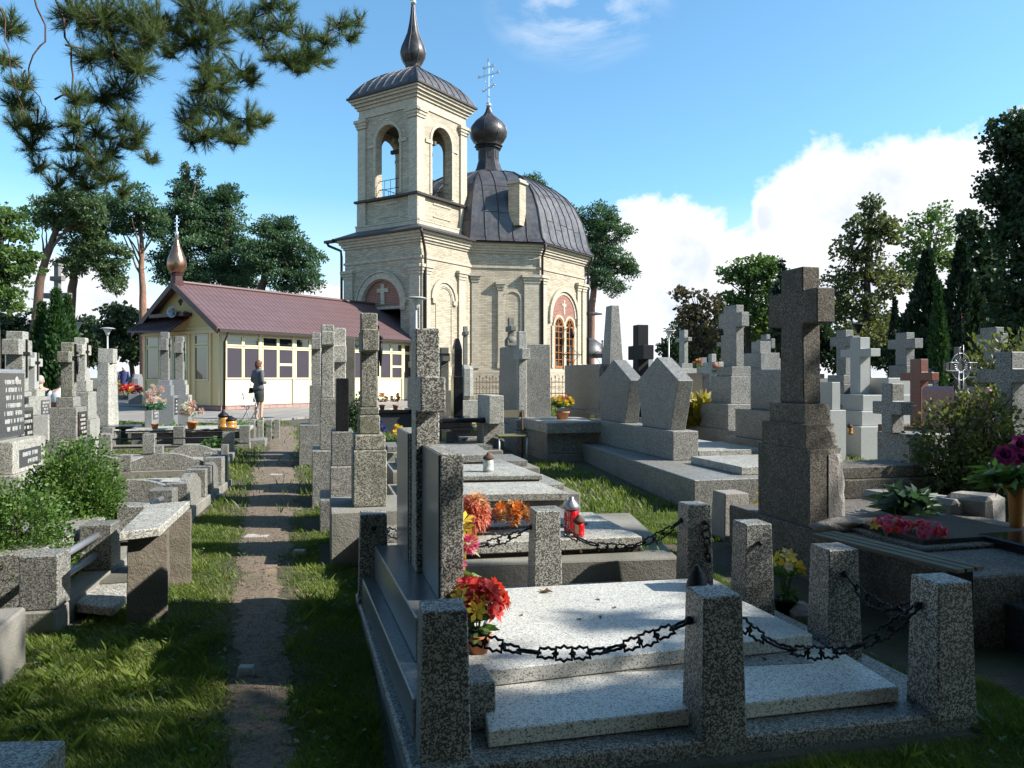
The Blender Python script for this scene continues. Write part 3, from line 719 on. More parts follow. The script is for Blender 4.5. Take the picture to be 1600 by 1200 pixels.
    pipe([(TX0-.42, -TH-.36, 7.15), (TX0-.35, -TH-.36, 7.0), (TX0+.05, -TH-.16, 6.5), (TX0+.12, -TH-.16, 6.2), (TX0+.12, -TH-.16, .1)])
    pipe([(TX0-.40, TH+.75, 7.1), (TX0-.35, TH+.70, 6.95), (TX0-.1, TH+.16, 6.7), (TX0-.1, TH+.12, 6.4), (TX0-.1, TH+.12, .5)])
    pipe([(-HC-.1, -HZ-.4, 7.15), (-HC-.05, -HZ-.3, 6.9), (-HC+.02, -HZ-.14, 6.6), (-HC+.02, -HZ-.14, .1)])
    pipe([(HC+.1, -HZ-.4, 7.15), (HC+.1, -HZ-.3, 6.9), (HC+.06, -HZ-.14, 6.6), (HC+.06, -HZ-.14, .1)])
    m = MB(); m.box(TX0-.5, TX0-.3, TH+.3, TH+.85, 7.05, 7.17); m.build('gutter', GUTTER, ch)
    # small hipped roof and canopy on the far side of the octagon
    m = MB(); m.box(3.0, 4.1, -4.6, -3.6, 4.3, 4.40); m.build('side_canopy', ROOFMETAL, ch)
    m = MB(); m.M = Matrix.Translation((3.75, -3.9, 2.0)); m.lathe([(1.0, 0), (.95, .35), (.75, .75), (.4, 1.0), (.05, 1.08)], 16); m.build('door_hood', ROOFMETAL, ch)
    EXCL.append((-1.24, 40.5, 9, 9, 0))
chapel()

# ------------------------------------------------------------------ the long low candle shop
def shop():
    sh = empty('shop', SHOP, CH, 'long low cream shop with glazed walls, maroon tiled roof and small copper onion cupola', 'shop')
    L, WD, E, RZ = 10.6, 4.47, 2.85, 4.32
    m = MB(); m.box(-.03, L, -.03, .12, -.3, .23); m.box(-.03, .12, .121, WD, -.3, .23); m.build('plinth', CLAD, sh)
    m = MB(); m.box(0, L, 0, .10, .232, E-.05); m.box(0, L, WD-.1, WD, .2, E); m.box(L-.1, L, .101, WD-.101, .2, E); m.build('wall', CREAM, sh); m = MB(); m.box(0, .10, .101, WD-.101, .232, E-.02); m.build('end_wall', CREAM_SHADED, sh)
    m = MB(); m.xprism([(0, E-.019), (WD, E-.019), (WD/2, RZ-.02)], .0, .10); m.build('gable', OCHRE, sh)
    m = MB(); cxx = WD/2
    for dy, dz in ((0, 0), (0, .09), (-.07, .04), (.07, .04), (0, -.05)): m.M = Matrix.Translation((-.02, cxx+dy, 3.72+dz)) @ Matrix.Rotation(R(90), 4, 'Y'); m.lathe([(.045, -.01), (.045, .02)], 10)
    m.M = Matrix(); m.build('gable_vent', MAROON, sh)
    # roof: two slopes
    ov = .26; sl = (RZ-E)/(WD/2)
    for k, (ya, yb) in enumerate(((-ov, WD/2), (WD+.22, WD/2))):
        za = RZ-sl*abs(WD/2-ya)
        m = MB(); x0, x1 = -.30, L+.2
        m.add([(x0, ya, za), (x1, ya, za), (x1, yb, RZ), (x0, yb, RZ), (x0, ya, za+.07), (x1, ya, za+.07), (x1, yb, RZ+.07), (x0, yb, RZ+.07)],
              [(0, 1, 2, 3), (7, 6, 5, 4), (0, 4, 5, 1), (1, 5, 6, 2), (2, 6, 7, 3), (3, 7, 4, 0)])
        m.build('roof_slope', TILES, sh)
    m = MB(); m.tube([(-.31, WD/2, RZ+.09), (L+.2, WD/2, RZ+.09)], .07, 8, False)
    for ya in (-ov, WD+.22):
        za = RZ-sl*abs(WD/2-ya)
        m.add([(-.35, ya, za-.12), (-.302, ya, za-.12), (-.302, WD/2, RZ-.12), (-.35, WD/2, RZ-.12), (-.35, ya, za+.10), (-.302, ya, za+.10), (-.302, WD/2, RZ+.10), (-.35, WD/2, RZ+.10)],
              [(0, 1, 2, 3), (7, 6, 5, 4), (0, 4, 5, 1), (1, 5, 6, 2), (2, 6, 7, 3), (3, 7, 4, 0)])
    m.build('barge_board', MAROON, sh)
    m = MB(); za = RZ-sl*(WD/2+ov); m.box(-.30, L+.1, -ov-.09, -ov-.002, za-.06, za+.05); m.tube([(.06, -ov-.05, za-.05), (.06, -.1, 2.35), (.06, -.08, .1)], .035, 6); m.build('gutter', GUTTER, sh)
    # glazing of the long wall: seven bays, two lights each
    bw = 1.45
    def light(M, x0, x1, z0, z1, g, split=None, name='window'):
        m = MB(); m.M = M; t = .045
        m.box(x0, x1, -.035, .0, z1-t, z1); m.box(x0, x1, -.035, .0, z0, z0+t); m.box(x0, x0+t, -.035, .0, z0+t, z1-t); m.box(x1-t, x1, -.035, .0, z0+t, z1-t)
        if split: m.box(x0+t, x1-t, -.035, .0, split, split+.09)
        w = m.build(name, CREAM2, sh); m = MB(); m.M = M; m.box(x0+t, x1-t, -.012, -.002, z0+t, z1-t); m.build('pane', g, w)
    M0 = Matrix()
    for b in range(7):
        x = .10+b*bw
        for k in range(2):
            a = x+.05+k*.68; light(M0, a, a+.66, 1.10, 2.17, GLASS_BL, 1.56 if k == 1 and b in (1, 2, 4, 5) else None); light(M0, a, a+.66, 2.20, 2.56, GLASS, None, 'fanlight')
    m = MB()
    for b in range(8): m.box(.02+b*bw, .12+b*bw, -.05, .0, .24, 2.78)
    for b in range(15): m.box(.08+b*.71, .087+b*.71, -.008, .0, .24, 1.09)
    m.build('mullion_frame', CREAM2, sh)
    # end wall under the gable: local x runs along -y
    M1 = Matrix.Translation((0, WD, 0)) @ Matrix.Rotation(R(-90), 4, 'Z')
    for k, (a, c) in enumerate(((.18, .95), (1.0, 1.78), (1.82, 2.62), (3.05, 3.80))):
        light(M1, a, c, 1.05, 2.20, GLASS); light(M1, a, c, 2.24, 2.60, GLASS, None, 'fanlight')
    m = MB(); m.M = M1
    for a in (.05, 2.7, 3.0, 3.87, 4.32): m.box(a, a+.1, -.05, .0, .24, 2.7)
    m.box(.0, WD, -.055, -.001, 2.62, 2.72); m.build('end_wall_frame', CREAM_SHADED, sh)
    # canopy over the door
    m = MB(); m.M = M1
    m.add([(.3, -.8, 2.72), (2.75, -.8, 2.62), (2.75, -.02, 3.16), (.3, -.02, 3.16), (.3, -.8, 2.77), (2.75, -.8, 2.67), (2.75, -.02, 3.21), (.3, -.02, 3.21)],
          [(3, 2, 1, 0), (4, 5, 6, 7), (0, 1, 5, 4), (1, 2, 6, 5), (2, 3, 7, 6), (3, 0, 4, 7)])
    for x in range(11): m.tube([(.35+x*.235, -.8, 2.80-.008*x), (.35+x*.235, -.03, 3.22)], .02, 4, False)
    m.box(.9, 2.9, -.35, -.02, 3.22, 3.34); m.build('door_canopy', MAROON, sh)
    # cupola on the gable
    g = MB(); g.M = Matrix.Translation((-.15, WD/2, RZ))
    g.lathe([(.22, -.1), (.22, .12), (.19, .13), (.18, .30), (.22, .33), (.18, .36)], 8, smooth=False); c = g.build('cupola_drum', MAROON, sh)
    g = MB(); g.M = Matrix.Translation((-.15, WD/2, RZ+.36)); g.lathe([(.15, 0), (.24, .08), (.31, .24), (.32, .38), (.28, .56), (.20, .76), (.13, .94), (.075, 1.12), (.045, 1.26)], 16); g.build('cupola_onion', COPPER, sh)
    g = MB(); g.M = Matrix.Translation((-.15, WD/2, RZ+1.56)); g.lathe([(.06, 0), (.05, .15), (.07, .22), (.02, .28)], 10); g.box(-.015, .015, -.015, .015, .2, .80); g.box(-.012, .012, -.13, .13, .54, .58); g.box(-.012, .012, -.07, .07, .68, .71); g.box(-.012, .012, -.09, .09, .42, .45); g.build('cupola_cross', SILVER, sh)
    sk = empty('loudspeaker', SHOP+W1*(-.05)+W2*(WD/2-.1)+Vector((0, 0, 3.36)), CH, 'grey horn loudspeaker fixed on the yellow gable under the cupola', 'loudspeaker')
    g = MB(); g.M = Matrix.Rotation(R(-90), 4, 'Y') @ Matrix.Rotation(R(12), 4, 'X'); g.lathe([(.05, 0), (.06, .16), (.12, .3), (.19, .4), (.20, .42), (.17, .41), (.10, .31), (.03, .2)], 18); g.build('horn', STEEL, sk)
    g = MB(); g.M = Matrix.Translation((0, -.3, .0)); g.M = g.M @ Matrix.Rotation(R(-90), 4, 'Y'); g.lathe([(.04, -.04), (.06, .1), (.04, .14)], 10); g.tube([(0, .3, 0), (0, .15, -.05), (0, 0, 0)], .012, 5); g.build('bracket', STEEL, sk)
    cx, cy = SHOP.x+W1.x*5+W2.x*2, SHOP.y+W1.y*5+W2.y*2; EXCL.append((cx, cy, 6, 3, CH))
shop()
# ------------------------------------------------------------------ flowers, lanterns
def rvec(r=rng):
    v = r.normal(size=3); return v/np.linalg.norm(v)
def frame(d):
    d = np.array(d, float); d /= np.linalg.norm(d); a = np.cross(d, (0, 0, 1.0)); 
    if np.linalg.norm(a) < 1e-3: a = np.array((1.0, 0, 0))
    a /= np.linalg.norm(a); return d, a, np.cross(d, a)
def petals(c, d, n, ln, wd, open_=60, rows=1):
    """rhombic petals round an axis"""
    d, a, b = frame(d); out = []; c = np.array(c, float)
    for rw in range(rows):
        op = R(open_*(1-.33*rw)); L = ln*(1-.2*rw)
        for k in range(n):
            ph = 2*math.pi*(k+.5*rw)/n+rng.uniform(-.15, .15); rad = a*math.cos(ph)+b*math.sin(ph); tan = -a*math.sin(ph)+b*math.cos(ph)
            dr = d*math.cos(op+rng.uniform(-.15, .15))+rad*math.sin(op); dr /= np.linalg.norm(dr)
            mid = c+dr*L*.55+d*L*.06
            out += [c, mid-tan*wd/2, c+dr*L-d*L*.08, mid+tan*wd/2]
    return out
def pom(c, r, n, wd, droop=0.0):
    out = []; c = np.array(c, float)
    for k in range(n):
        d = rvec(); d[2] = d[2]*.8+.1; d /= np.linalg.norm(d); _, a, b = frame(d)
        p0 = c+d*r*.35; p1 = c+d*r*rng.uniform(.85, 1.1)-np.array((0, 0, droop*r*rng.uniform(0, 1)))
        out += [p0, (p0+p1)/2-a*wd/2, p1, (p0+p1)/2+a*wd/2]
    return out
def leafset(c, n, r, ln, wd, up=.2, r_=None):
    out = []; c = np.array(c, float)
    for k in range(n):
        d = rvec(); d[2] = abs(d[2])*.6+up; d /= np.linalg.norm(d); _, a, b = frame(d)
        p0 = c+rvec()*r*.5*np.array((1, 1, .5)); L = ln*rng.uniform(.6, 1.2); s = a*math.cos(k)+b*math.sin(k)
        out += [p0, p0+d*L*.5-s*wd/2, p0+d*L-np.array((0, 0, L*.3)), p0+d*L*.5+s*wd/2]
    return out
def bouquet(name, label, cat, pos, rad, hgt, heads, pot=None, potm=TERRA, leafm=HERB, nleaf=60, leaf=(.09, .03), group=None, poth=.10, potr=.065, flat=.7):
    """heads: list of (part name, material, kind, count, size)"""
    root = empty(name, pos, 0, label, cat, group); z0 = poth if pot else 0.0
    if pot:
        m = MB(); m.lathe([(potr*.72, 0), (potr*.95, poth*.78), (potr*1.08, poth*.8), (potr*1.08, poth), (potr*.9, poth), (potr*.88, poth*.85), (.01, poth*.85)], 18); m.build('pot', potm, root)
    cz = z0+hgt*.55
    if pos[1] < 13 and pot:
        m = MB(); rs = random.Random(int(pos[1]*100))
        for k in range(9):
            a = rs.uniform(0, 6.28); m.tube([(0, 0, z0-.02), (math.cos(a)*rad*.3, math.sin(a)*rad*.3, z0+hgt*.3), (math.cos(a)*rad*.7, math.sin(a)*rad*.7, z0+hgt*.75)], .0035, 4)
        m.build('stems', HERB, root); npmesh('lower_leaves', leafset((0, 0, z0), nleaf//2, rad*.7, leaf[0], leaf[1]), 4, leafm, root)
    npmesh('leaves', leafset((0, 0, cz-.02), nleaf, rad, leaf[0], leaf[1]), 4, leafm, root)
    for pn, mm, kind, cnt, size in heads:
        out = []
        for k in range(cnt):
            d = rvec(); d[2] = abs(d[2])*.9+.15; d /= np.linalg.norm(d)
            c = np.array((0, 0, cz))+d*np.array((rad, rad, hgt*flat))*rng.uniform(.75, 1.05)
            if kind == 'pom': out += pom(c, size, 130, size*.26)
            elif kind == 'droop': out += pom(c, size, 150, size*.16, .9)
            elif kind == 'lily': out += petals(c, d, 6, size, size*.42, 62)
            elif kind == 'star': out += petals(c, d, 7, size, size*.40, 80, 2)
            else: out += petals(c, d, 5, size, size*.8, 70, 2)
            if pos[1] < 13: npmesh(pn[:-1] if pn.endswith('s') else pn, out, 4, mm, root); out = []
        if out: npmesh(pn, out, 4, mm, root)
    return root
def lantern(name, label, pos, h, r, gm, group=None, capm=RUST):
    root = empty(name, pos, 0, label, 'grave lantern', group)
    m = MB(); m.lathe([(r*.8, 0), (r, .02*h/.2), (r, h*.16), (r*.9, h*.18), (r*.95, h*.4), (r*.9, h*.60), (r*.7, h*.68)], 14); m.build('glass_jar', gm, root)
    m = MB(); m.lathe([(r*.98, h*.66), (r*.98, h*.74), (r*.75, h*.82), (r*.32, h*.93), (r*.28, h), (.005, h*1.01)], 14); m.build('cap', capm, root)
    return root
# ------------------------------------------------------------------ monuments
def conv(wd, axis, X, Y, a=GA):
    if wd < 5: return wd
    if axis == 'v': k = (math.cos(a)*Y-X*math.sin(a))
    else: k = abs(-math.sin(a)*Y-X*math.cos(a))
    return wd*Y*Y/(F*k)
def glyphs(mb, x, y0, y1, z0, z1, rows, sgn=1, seed=0, hfrac=.55):
    """rows of small incised-looking letters on a face of constant x; too small in the photograph to be read"""
    r = random.Random(seed); dz = (z1-z0)/rows; hh = dz*hfrac
    for i in range(rows):
        zc = z1-dz*(i+.5); y = y0+r.uniform(0, .25)*(y1-y0); ye = y1-r.uniform(0, .25)*(y1-y0)
        while y < ye:
            w = hh*r.uniform(.35, .75)
            if r.random() > .15:
                k = r.randrange(4); th = hh*.16
                if k != 1: mb.box(*sorted((x, x+sgn*.003)), y, y+th, zc-hh/2, zc+hh/2)
                if k != 2: mb.box(*sorted((x, x+sgn*.003)), y+w-th, y+w, zc-hh/2, zc+hh/2)
                if k != 3: mb.box(*sorted((x, x+sgn*.0031)), y+th, y+w-th, zc+hh/2-th, zc+hh/2)
                if k != 0: mb.box(*sorted((x, x+sgn*.0031)), y+th, y+w-th, zc-th/2, zc+th/2)
            y += w+hh*.3
    return mb
def stack(name, label, cat, px, D, items, mat_=TZ_GREY, ang=GA, group=None, bevel=.008, excl=True, g0=None):
    X = XD(px, D); g = gz(D) if g0 is None else g0
    root = empty(name, (X, D, g), ang, label, cat, group)
    z = -.05; foot = 0
    for it in items:
        kind, part, mm = it[0], it[1], it[2] or mat_
        if kind == 'b':           # block: wu, wv, ytop, options
            _, _, _, wu, wv, yt, *op = it; op = op[0] if op else {}
            w = conv(wu, 'v', X, D, ang); l = conv(wv, 'u', X, D, ang); zt = ZD(yt, D)-g if yt > 20 else z+yt
            m = MB(); m.cbox(w, l, z, zt, op.get('dx', 0), op.get('dy', 0), op.get('t', 0)); m.build(part, mm, root, op.get('bevel', bevel))
            foot = max(foot, w, l); top = (w, l); z = zt-op.get('sink', -.001)
        elif kind == 'c':         # cross: wu, wv (shaft), ytop, arm length, arm top y, arm bottom y
            _, _, _, wu, wv, yt, al, ay0, ay1, *op = it; op = op[0] if op else {}
            w = conv(wu, 'v', X, D, ang); l = conv(wv, 'u', X, D, ang); a = conv(al, 'u', X, D, ang)
            zt, z0, z1 = ZD(yt, D)-g, ZD(ay1, D)-g, ZD(ay0, D)-g; m = MB(); dx, dy = op.get('dx', 0), op.get('dy', 0)
            if op.get('turn'): m.M = Matrix.Rotation(R(90), 4, 'Z')
            e = op.get('e', 0.0)
            m.cbox(w, l, z, z0, dx, dy); m.cbox(w+e, l, z0, z1, dx, dy); m.cbox(w, l, z1, zt, dx, dy)
            pts = None
            m2 = MB(m.M)
            hw = w/2+e/2
            # one outline, extruded: shaft and arms in a single solid
            t = op.get('t', 0)
            o = [(dy-l/2-t, z), (dy+l/2+t, z), (dy+l/2, z0), (dy+a/2, z0), (dy+a/2, z1), (dy+l/2, z1), (dy+l/2, zt), (dy-l/2, zt), (dy-l/2, z1), (dy-a/2, z1), (dy-a/2, z0), (dy-l/2, z0)]
            m2.xprism(o, dx-hw, dx+hw); m2.build(part, mm, root, bevel)
            top = (w, l); foot = max(foot, w, l); root['ctr'] = (z1+z0)/2
    if excl: EXCL.append((X, D, foot/2, foot/2, ang))
    if 'ctr' in root: del root['ctr']
    return root, X, g
def plaque(root, part, mm, x, cy, w, z0, z1, sgn=1, th=.012, rows=0, lm=None, seed=0):
    m = MB(); m.box(*sorted((x-sgn*.002, x+sgn*th)), cy-w/2, cy+w/2, z0, z1); p = m.build(part, mm, root, .002)
    if rows: glyphs(MB(), x+sgn*th, cy-w*.42, cy+w*.42, z0+.06*(z1-z0), z1-.08*(z1-z0), rows, sgn, seed).build('inscription', lm or PALE_LET, p)
    return p
def crucifix(root, x, cy, zc, h, sgn=1, corpus=True, mm=IRON):
    m = MB(); t = h*.035
    x0, x1 = sorted((x-.001, x+sgn*.018)); m.box(x0, x1, cy-t, cy+t, zc-h*.62, zc+h*.38); m.box(x0, x1, cy-h*.2, cy+h*.2, zc-t*1.0+.0005, zc+t*1.5)
    if corpus:
        xx = x+sgn*.03
        m.tube([(xx, cy, zc+h*.08), (xx, cy, zc-h*.12), (xx, cy+.005, zc-h*.42)], [h*.035, h*.04, h*.018], 6); m.blob((xx, cy, zc+h*.14), (.02, h*.035, h*.045), 1, 0, 6, 5)
        m.tube([(xx, cy-h*.17, zc+h*.06), (xx, cy, zc+h*.03), (xx, cy+h*.17, zc+h*.06)], h*.018, 5)
    m.build('crucifix', mm, root)
def wprism(root, part, mm, pts, z0, z1, bevel=.006, mb=None):
    """pts: world x, y corners; root has no rotation"""
    L = root.location; m = MB(); m.prism([(p[0]-L.x, p[1]-L.y) for p in pts], z0-L.z, z1-L.z); return m.build(part, mm, root, bevel)
def P2(p): return (p[0], p[1])
def post_mesh(m, x, y, z0, z1, s=.165, t=.014, a=GA):
    M0 = m.M.copy(); m.M = m.M @ Matrix.Translation((x, y, 0)) @ Matrix.Rotation(a, 4, 'Z'); m.box(-s/2-t, s/2+t, -s/2-t, s/2+t, z0, z1, t, t); m.M = M0
def chain(root, A, B, sag, name='chain', n=None, hang=False):
    L = root.location; A = Vector(A)-L; B = Vector(B)-L; ln = (B-A).length+sag*1.2; n = n or max(4, int(ln/.078)); m = MB()
    def pt(f): return A.lerp(B, f)+Vector((0, 0, -4*sag*f*(1-f)))
    for i in range(n):
        a, b = pt(i/n), pt((i+1)/n); c = (a+b)/2; t = (b-a).normalized(); hl = (b-a).length*.66
        side = t.cross(Vector((0, 0, 1))); side = side.normalized() if side.length > .1 else Vector((1, 0, 0)); up = side.cross(t).normalized()
        k = (i*0.9) % math.pi; s = side*math.sin(k)+up*math.cos(k)
        if i % 2: s = side*math.cos(k)-up*math.sin(k)
        path = []
        for q in range(17):
            ph = 2*math.pi*q/16; rr = 1.0 if q % 2 == 0 else .74
            path.append(c+t*hl*math.cos(ph)*rr+s*.030*math.sin(ph)*rr*(1.15 if q % 4 == 2 else 1))
        m.tube(path, .0062, 5, True, False)
    for P in (A, B): m.blob(P, (.018, .018, .018), 2, 0, 8, 6)
    return m.build(name, IRON, root)

# ---- the large terrazzo grave in front
def main_grave():
    L = Vector((.45, 3.8, gz(3.8)))
    g = empty('grave', L, 0, 'large terrazzo grave in front with square posts, star linked chains and two pale slabs', 'grave')
    g0 = .0; zb = .14; ZT = .69
    pos = [(692, 2.91), (1115, 3.10), (1470, 3.30), (1303, 3.92), (1175, 4.59), (1085, 5.27), (851, 5.03), (583, 4.91)]
    PP = [Vector((XD(px, D), D, 0)) for px, D in pos]
    # kerb: outline of the base
    o = [(-.365, 2.755), (1.985, 3.255), (1.40, 5.44), (-1.03, 5.04)]
    wprism(g, 'kerb', TZ_GREY, o, -.1, zb, .012)
    wprism(g, 'foundation', CONC_DARK, [(-.38, 2.735), (2.01, 3.235), (1.42, 5.46), (-1.05, 5.06)], -.2, .065, .02)
    s1 = [P2(W(763, 1142, .21)), P2(W(1405, 1073, .21)), P2(W(1262, 985, .21)), P2(W(742, 1040, .21))]
    wprism(g, 'slab', TZ_LIGHT, s1, zb+.004, .21, .005)
    s2 = [P2(W(722, 1052, .285)), P2(W(1270, 991, .285)), P2(W(1088, 903, .285)), P2(W(640, 927, .285))]
    wprism(g, 'slab', TZ_LIGHT, s2, .214, .285, .005)
    wprism(g, 'slab_bed', TZ_GREY, [(-.30, 3.40), (1.42, 3.60), (1.15, 4.80), (-.60, 4.7)], zb+.002, .212, .003)
    wprism(g, 'corner_block', TZ_GREY, [(-.20, 3.05), (-.065, 3.08), (-.12, 3.28), (-.27, 3.25)], zb+.002, .33, .006)
    # stepped plinth under the headstones, along the left side
    wprism(g, 'plinth', POL_GREY, [(-.385, 2.99), (-.20, 3.02), (-.70, 4.86), (-.94, 4.80)], zb+.003, .30, .006)
    wprism(g, 'plinth', POL_GREY, [(-.42, 3.36), (-.24, 3.40), (-.66, 4.84), (-.86, 4.80)], .302, .50, .006)
    # posts
    for i, p in enumerate(PP):
        m = MB(Matrix.Translation(-L)); post_mesh(m, p.x, p.y, zb-.02, ZT, a=R(12)); m.build('post', TZ_BOLD, g, .006)
    # headstones and cross
    m = MB(Matrix.Translation((-.352-L.x, 3.88-L.y, -L.z)) @ Matrix.Rotation(R(15), 4, 'Z')); m.box(-.055, .055, -.27, .27, .502, 1.19); h = m.build('headstone', TZ_BOLD, g, .005)
    m = MB(Matrix.Translation((-.352-.0605-L.x, 3.88+.0-L.y, -L.z)) @ Matrix.Rotation(R(15), 4, 'Z')); m.box(-.004, .001, -.268, .268, .504, 1.188); m.build('polished_face', POL_GREY, h)
    m = MB(Matrix.Translation((-.60-L.x, 4.60-L.y, -L.z)) @ Matrix.Rotation(R(15), 4, 'Z')); m.box(-.05, .05, -.27, .27, .44, 1.235); h = m.build('headstone', TZ_BOLD, g, .005)
    m = MB(Matrix.Translation((-.655-L.x, 4.60-L.y, -L.z)) @ Matrix.Rotation(R(15), 4, 'Z')); m.box(-.004, .001, -.268, .268, .445, 1.233); m.build('polished_face', POL_GREY, h)
    m = MB(Matrix.Translation((-.478-L.x, 4.23-L.y, -L.z)) @ Matrix.Rotation(R(14), 4, 'Z'))
    z0, z1, zt = 1.372, 1.555, 1.815; o = [(-.10, .5), (.10, .5), (.10, z0), (.31, z0), (.31, z1), (.10, z1), (.10, zt), (-.10, zt), (-.10, z1), (-.31, z1), (-.31, z0), (-.10, z0)]
    m.xprism(o, -.064, .064); m.build('cross', TZ_BOLD, g, .006)
    def att(i, s): return (PP[i].x+s[0], PP[i].y+s[1], .57)
    chain(g, att(0, (.09, .01)), att(1, (-.10, -.0)), .10)
    chain(g, att(1, (.09, .02)), att(2, (-.10, -.0)), .17)
    chain(g, att(2, (-.02, .09)), att(3, (.02, -.09)), .10)
    chain(g, att(7, (.09, .01)), att(6, (-.09, 0)), .12)
    chain(g, att(6, (.09, .01)), att(5, (-.09, 0)), .16)
    chain(g, att(5, (.05, -.09)), (PP[5].x+.07, PP[5].y-.11, .32), .0, n=5)
    m = MB(); m.tube([(PP[4].x+.01-L.x, PP[4].y-.08-L.y, .58-L.z), (PP[4].x+.01-L.x, PP[4].y-.13-L.y, .585-L.z)], .014, 6); m.build('hook', IRON, g)
    m = MB(); m.tube([(PP[7].x+.01-L.x, PP[7].y-.08-L.y, .60-L.z), (PP[7].x+.03-L.x, PP[7].y-.13-L.y, .61-L.z)], .014, 6); m.build('hook', IRON, g)
    EXCL.append((.50, 4.08, 1.22, 1.2, R(13)))
main_grave()
bouquet('artificial_bouquet', 'bouquet of red cloth poinsettias and yellow lilies in a pot beside the near headstone', 'flowers', (-.155, 3.54, .286), .13, .19,
        [('red_flowers', P_RED, 'star', 17, .07), ('yellow_flowers', P_YEL, 'lily', 7, .06), ('cream_flowers', P_WHITE, 'lily', 3, .055), ('coral_flowers', P_CORAL, 'star', 5, .06)], True, TERRA, HERB, 80, poth=.085, potr=.058)
bouquet('artificial_bouquet', 'pink carnation above pale yellow lilies leaning at the headstone on the front grave', 'flowers', (-.25, 3.84, .286), .05, .50,
        [('pink_flower', P_PINK, 'pom', 2, .06), ('yellow_flowers', P_YEL, 'lily', 4, .07), ('cream_flowers', P_WHITE, 'lily', 3, .07)], False, TERRA, HERB, 20)
def lid_lantern():
    r = empty('lantern', (.95, 3.95, .286), 0, 'black beehive topped lantern standing behind the middle front post', 'grave lantern')
    m = MB(); m.cbox(.10, .10, 0, .19, t=.004); m.build('body', IRON, r, .005)
    m = MB(); m.lathe([(.055, .19), (.05, .215), (.046, .22), (.044, .24), (.038, .245), (.034, .265), (.02, .28), (.018, .29), (.01, .30)], 14); m.build('lid', IRON, r)
lid_lantern()
def dry_leaf(name, label, x, y, z, s, seed):
    r = random.Random(seed); m = MB(); n = 9; vs = [(0, 0, s*.10)]
    for k in range(n):
        a = 2*math.pi*k/n; q = s*r.uniform(.6, 1.1)*(1 if k % 2 else .75); vs.append((q*math.cos(a), q*.7*math.sin(a), s*r.uniform(.08, .5)))
    vs2 = [(v[0], v[1], v[2]-.002) for v in vs]; b = len(vs)
    fs = [(0, 1+k, 1+(k+1) % n) for k in range(n)]+[(b, b+1+(k+1) % n, b+1+k) for k in range(n)]
    m.add(vs+vs2, fs); o = m.build(name, DRYLEAF, None, 0, (x, y, z)); o.rotation_euler = (0, 0, r.uniform(0, 6)); tag(o, label, 'fallen leaf', 'leaves lying on the front slab')
p = W(853, 926, .285); dry_leaf('fallen_leaf', 'large curled brown leaf on the upper front slab', p.x, p.y, .286, .05, 1)
for i, (px, py, lb) in enumerate(((935, 937, 'small leaf behind the poinsettias'), (938, 965, 'dark twiggy leaf in the middle of the upper slab'), (815, 962, 'thin leaf right of the red flowers'), (1075, 963, 'little brown leaf near the lantern'), (905, 968, 'twisted leaf mid slab'), (960, 950, 'flat brown leaf toward the far edge'))):
    p = W(px, py, .285); dry_leaf('fallen_leaf', lb, p.x, p.y, .286, .018, i+5)
for i, (px, py, lb) in enumerate(((870, 1052, 'yellow brown leaf under the chain'), (955, 1048, 'tiny leaf at the foot of the upper slab'), (1195, 1030, 'leaf beyond the middle post on the lower slab'), (1220, 1033, 'second small leaf beyond the middle post'))):
    p = W(px, py, .21); dry_leaf('fallen_leaf', lb, p.x, p.y, .211, .018, i+25)

# ---- the grave behind it, with dried chrysanthemums
def second_grave():
    L = Vector((.1, 5.9, gz(5.9))); g = empty('grave', L, 0, 'low slab grave with mossy kerb behind the chained grave', 'grave')
    k = [P2(W(655, 883, .27)), P2(W(1062, 870, .27)), P2(W(985, 800, .27)), P2(W(640, 806, .27))]
    wprism(g, 'kerb', CONC, k, 0, .262, .01)
    s = [P2(W(655, 852, .38)), P2(W(1003, 838, .38)), P2(W(925, 800, .38)), P2(W(640, 806, .38))]
    wprism(g, 'slab', TZ_PALE2, s, .30, .38, .006)
    wprism(g, 'soil_bed', SOIL, [(p[0]*.995, p[1]+.05) for p in s], .262, .30, .0)
    EXCL.append((.15, 5.9, 1.0, .75, GA)); return g
second_grave()
out = []
for k in range(260):
    px = rng.uniform(722, 1035); p = W(px, 862-(px-722)*.03+rng.uniform(-14, 6), .28); L = rng.uniform(.03, .08); a = rng.uniform(0, 6.28); d = np.array((math.cos(a)*.5, math.sin(a)*.5, .8))
    c = np.array((p.x, p.y, .265)); s = np.array((-math.sin(a), math.cos(a), 0))*.012; out += [c, c+d*L*.6-s, c+d*L, c+d*L*.6+s]
half = len(out)//8*4
tag(npmesh('ground_cover', out[:half], 4, HERB), 'green creeping plants along the kerb of the low slab grave', 'ground cover', kind='stuff')
tag(npmesh('withered_plants', out[half:], 4, P_TAN), 'withered brown plants in the gap of the low slab grave', 'ground cover', kind='stuff')
p = W(733, 838, .38); bouquet('dried_flowers', 'drooping coral chrysanthemums lying behind the front headstone', 'flowers', (p.x, p.y+.12, .381), .15, .20, [('coral_flowers', P_CORAL, 'droop', 14, .085), ('tan_flowers', P_TAN, 'droop', 9, .10)], False, nleaf=14)
p = W(800, 830, .38); bouquet('dried_flowers', 'round orange chrysanthemum heads on the low slab', 'flowers', (p.x, p.y, .381), .16, .17, [('orange_flowers', P_ORANGE, 'pom', 9, .065), ('tan_flowers', P_TAN, 'pom', 7, .06)], False, nleaf=40, leaf=(.08, .012))
p = W(893, 832, .38); lantern('grave_lantern', 'tall red glass lantern with grey cap on the low slab', (p.x, p.y, .381), .27, .062, RED_GLASS, 'red lanterns on the low slab', STEEL)
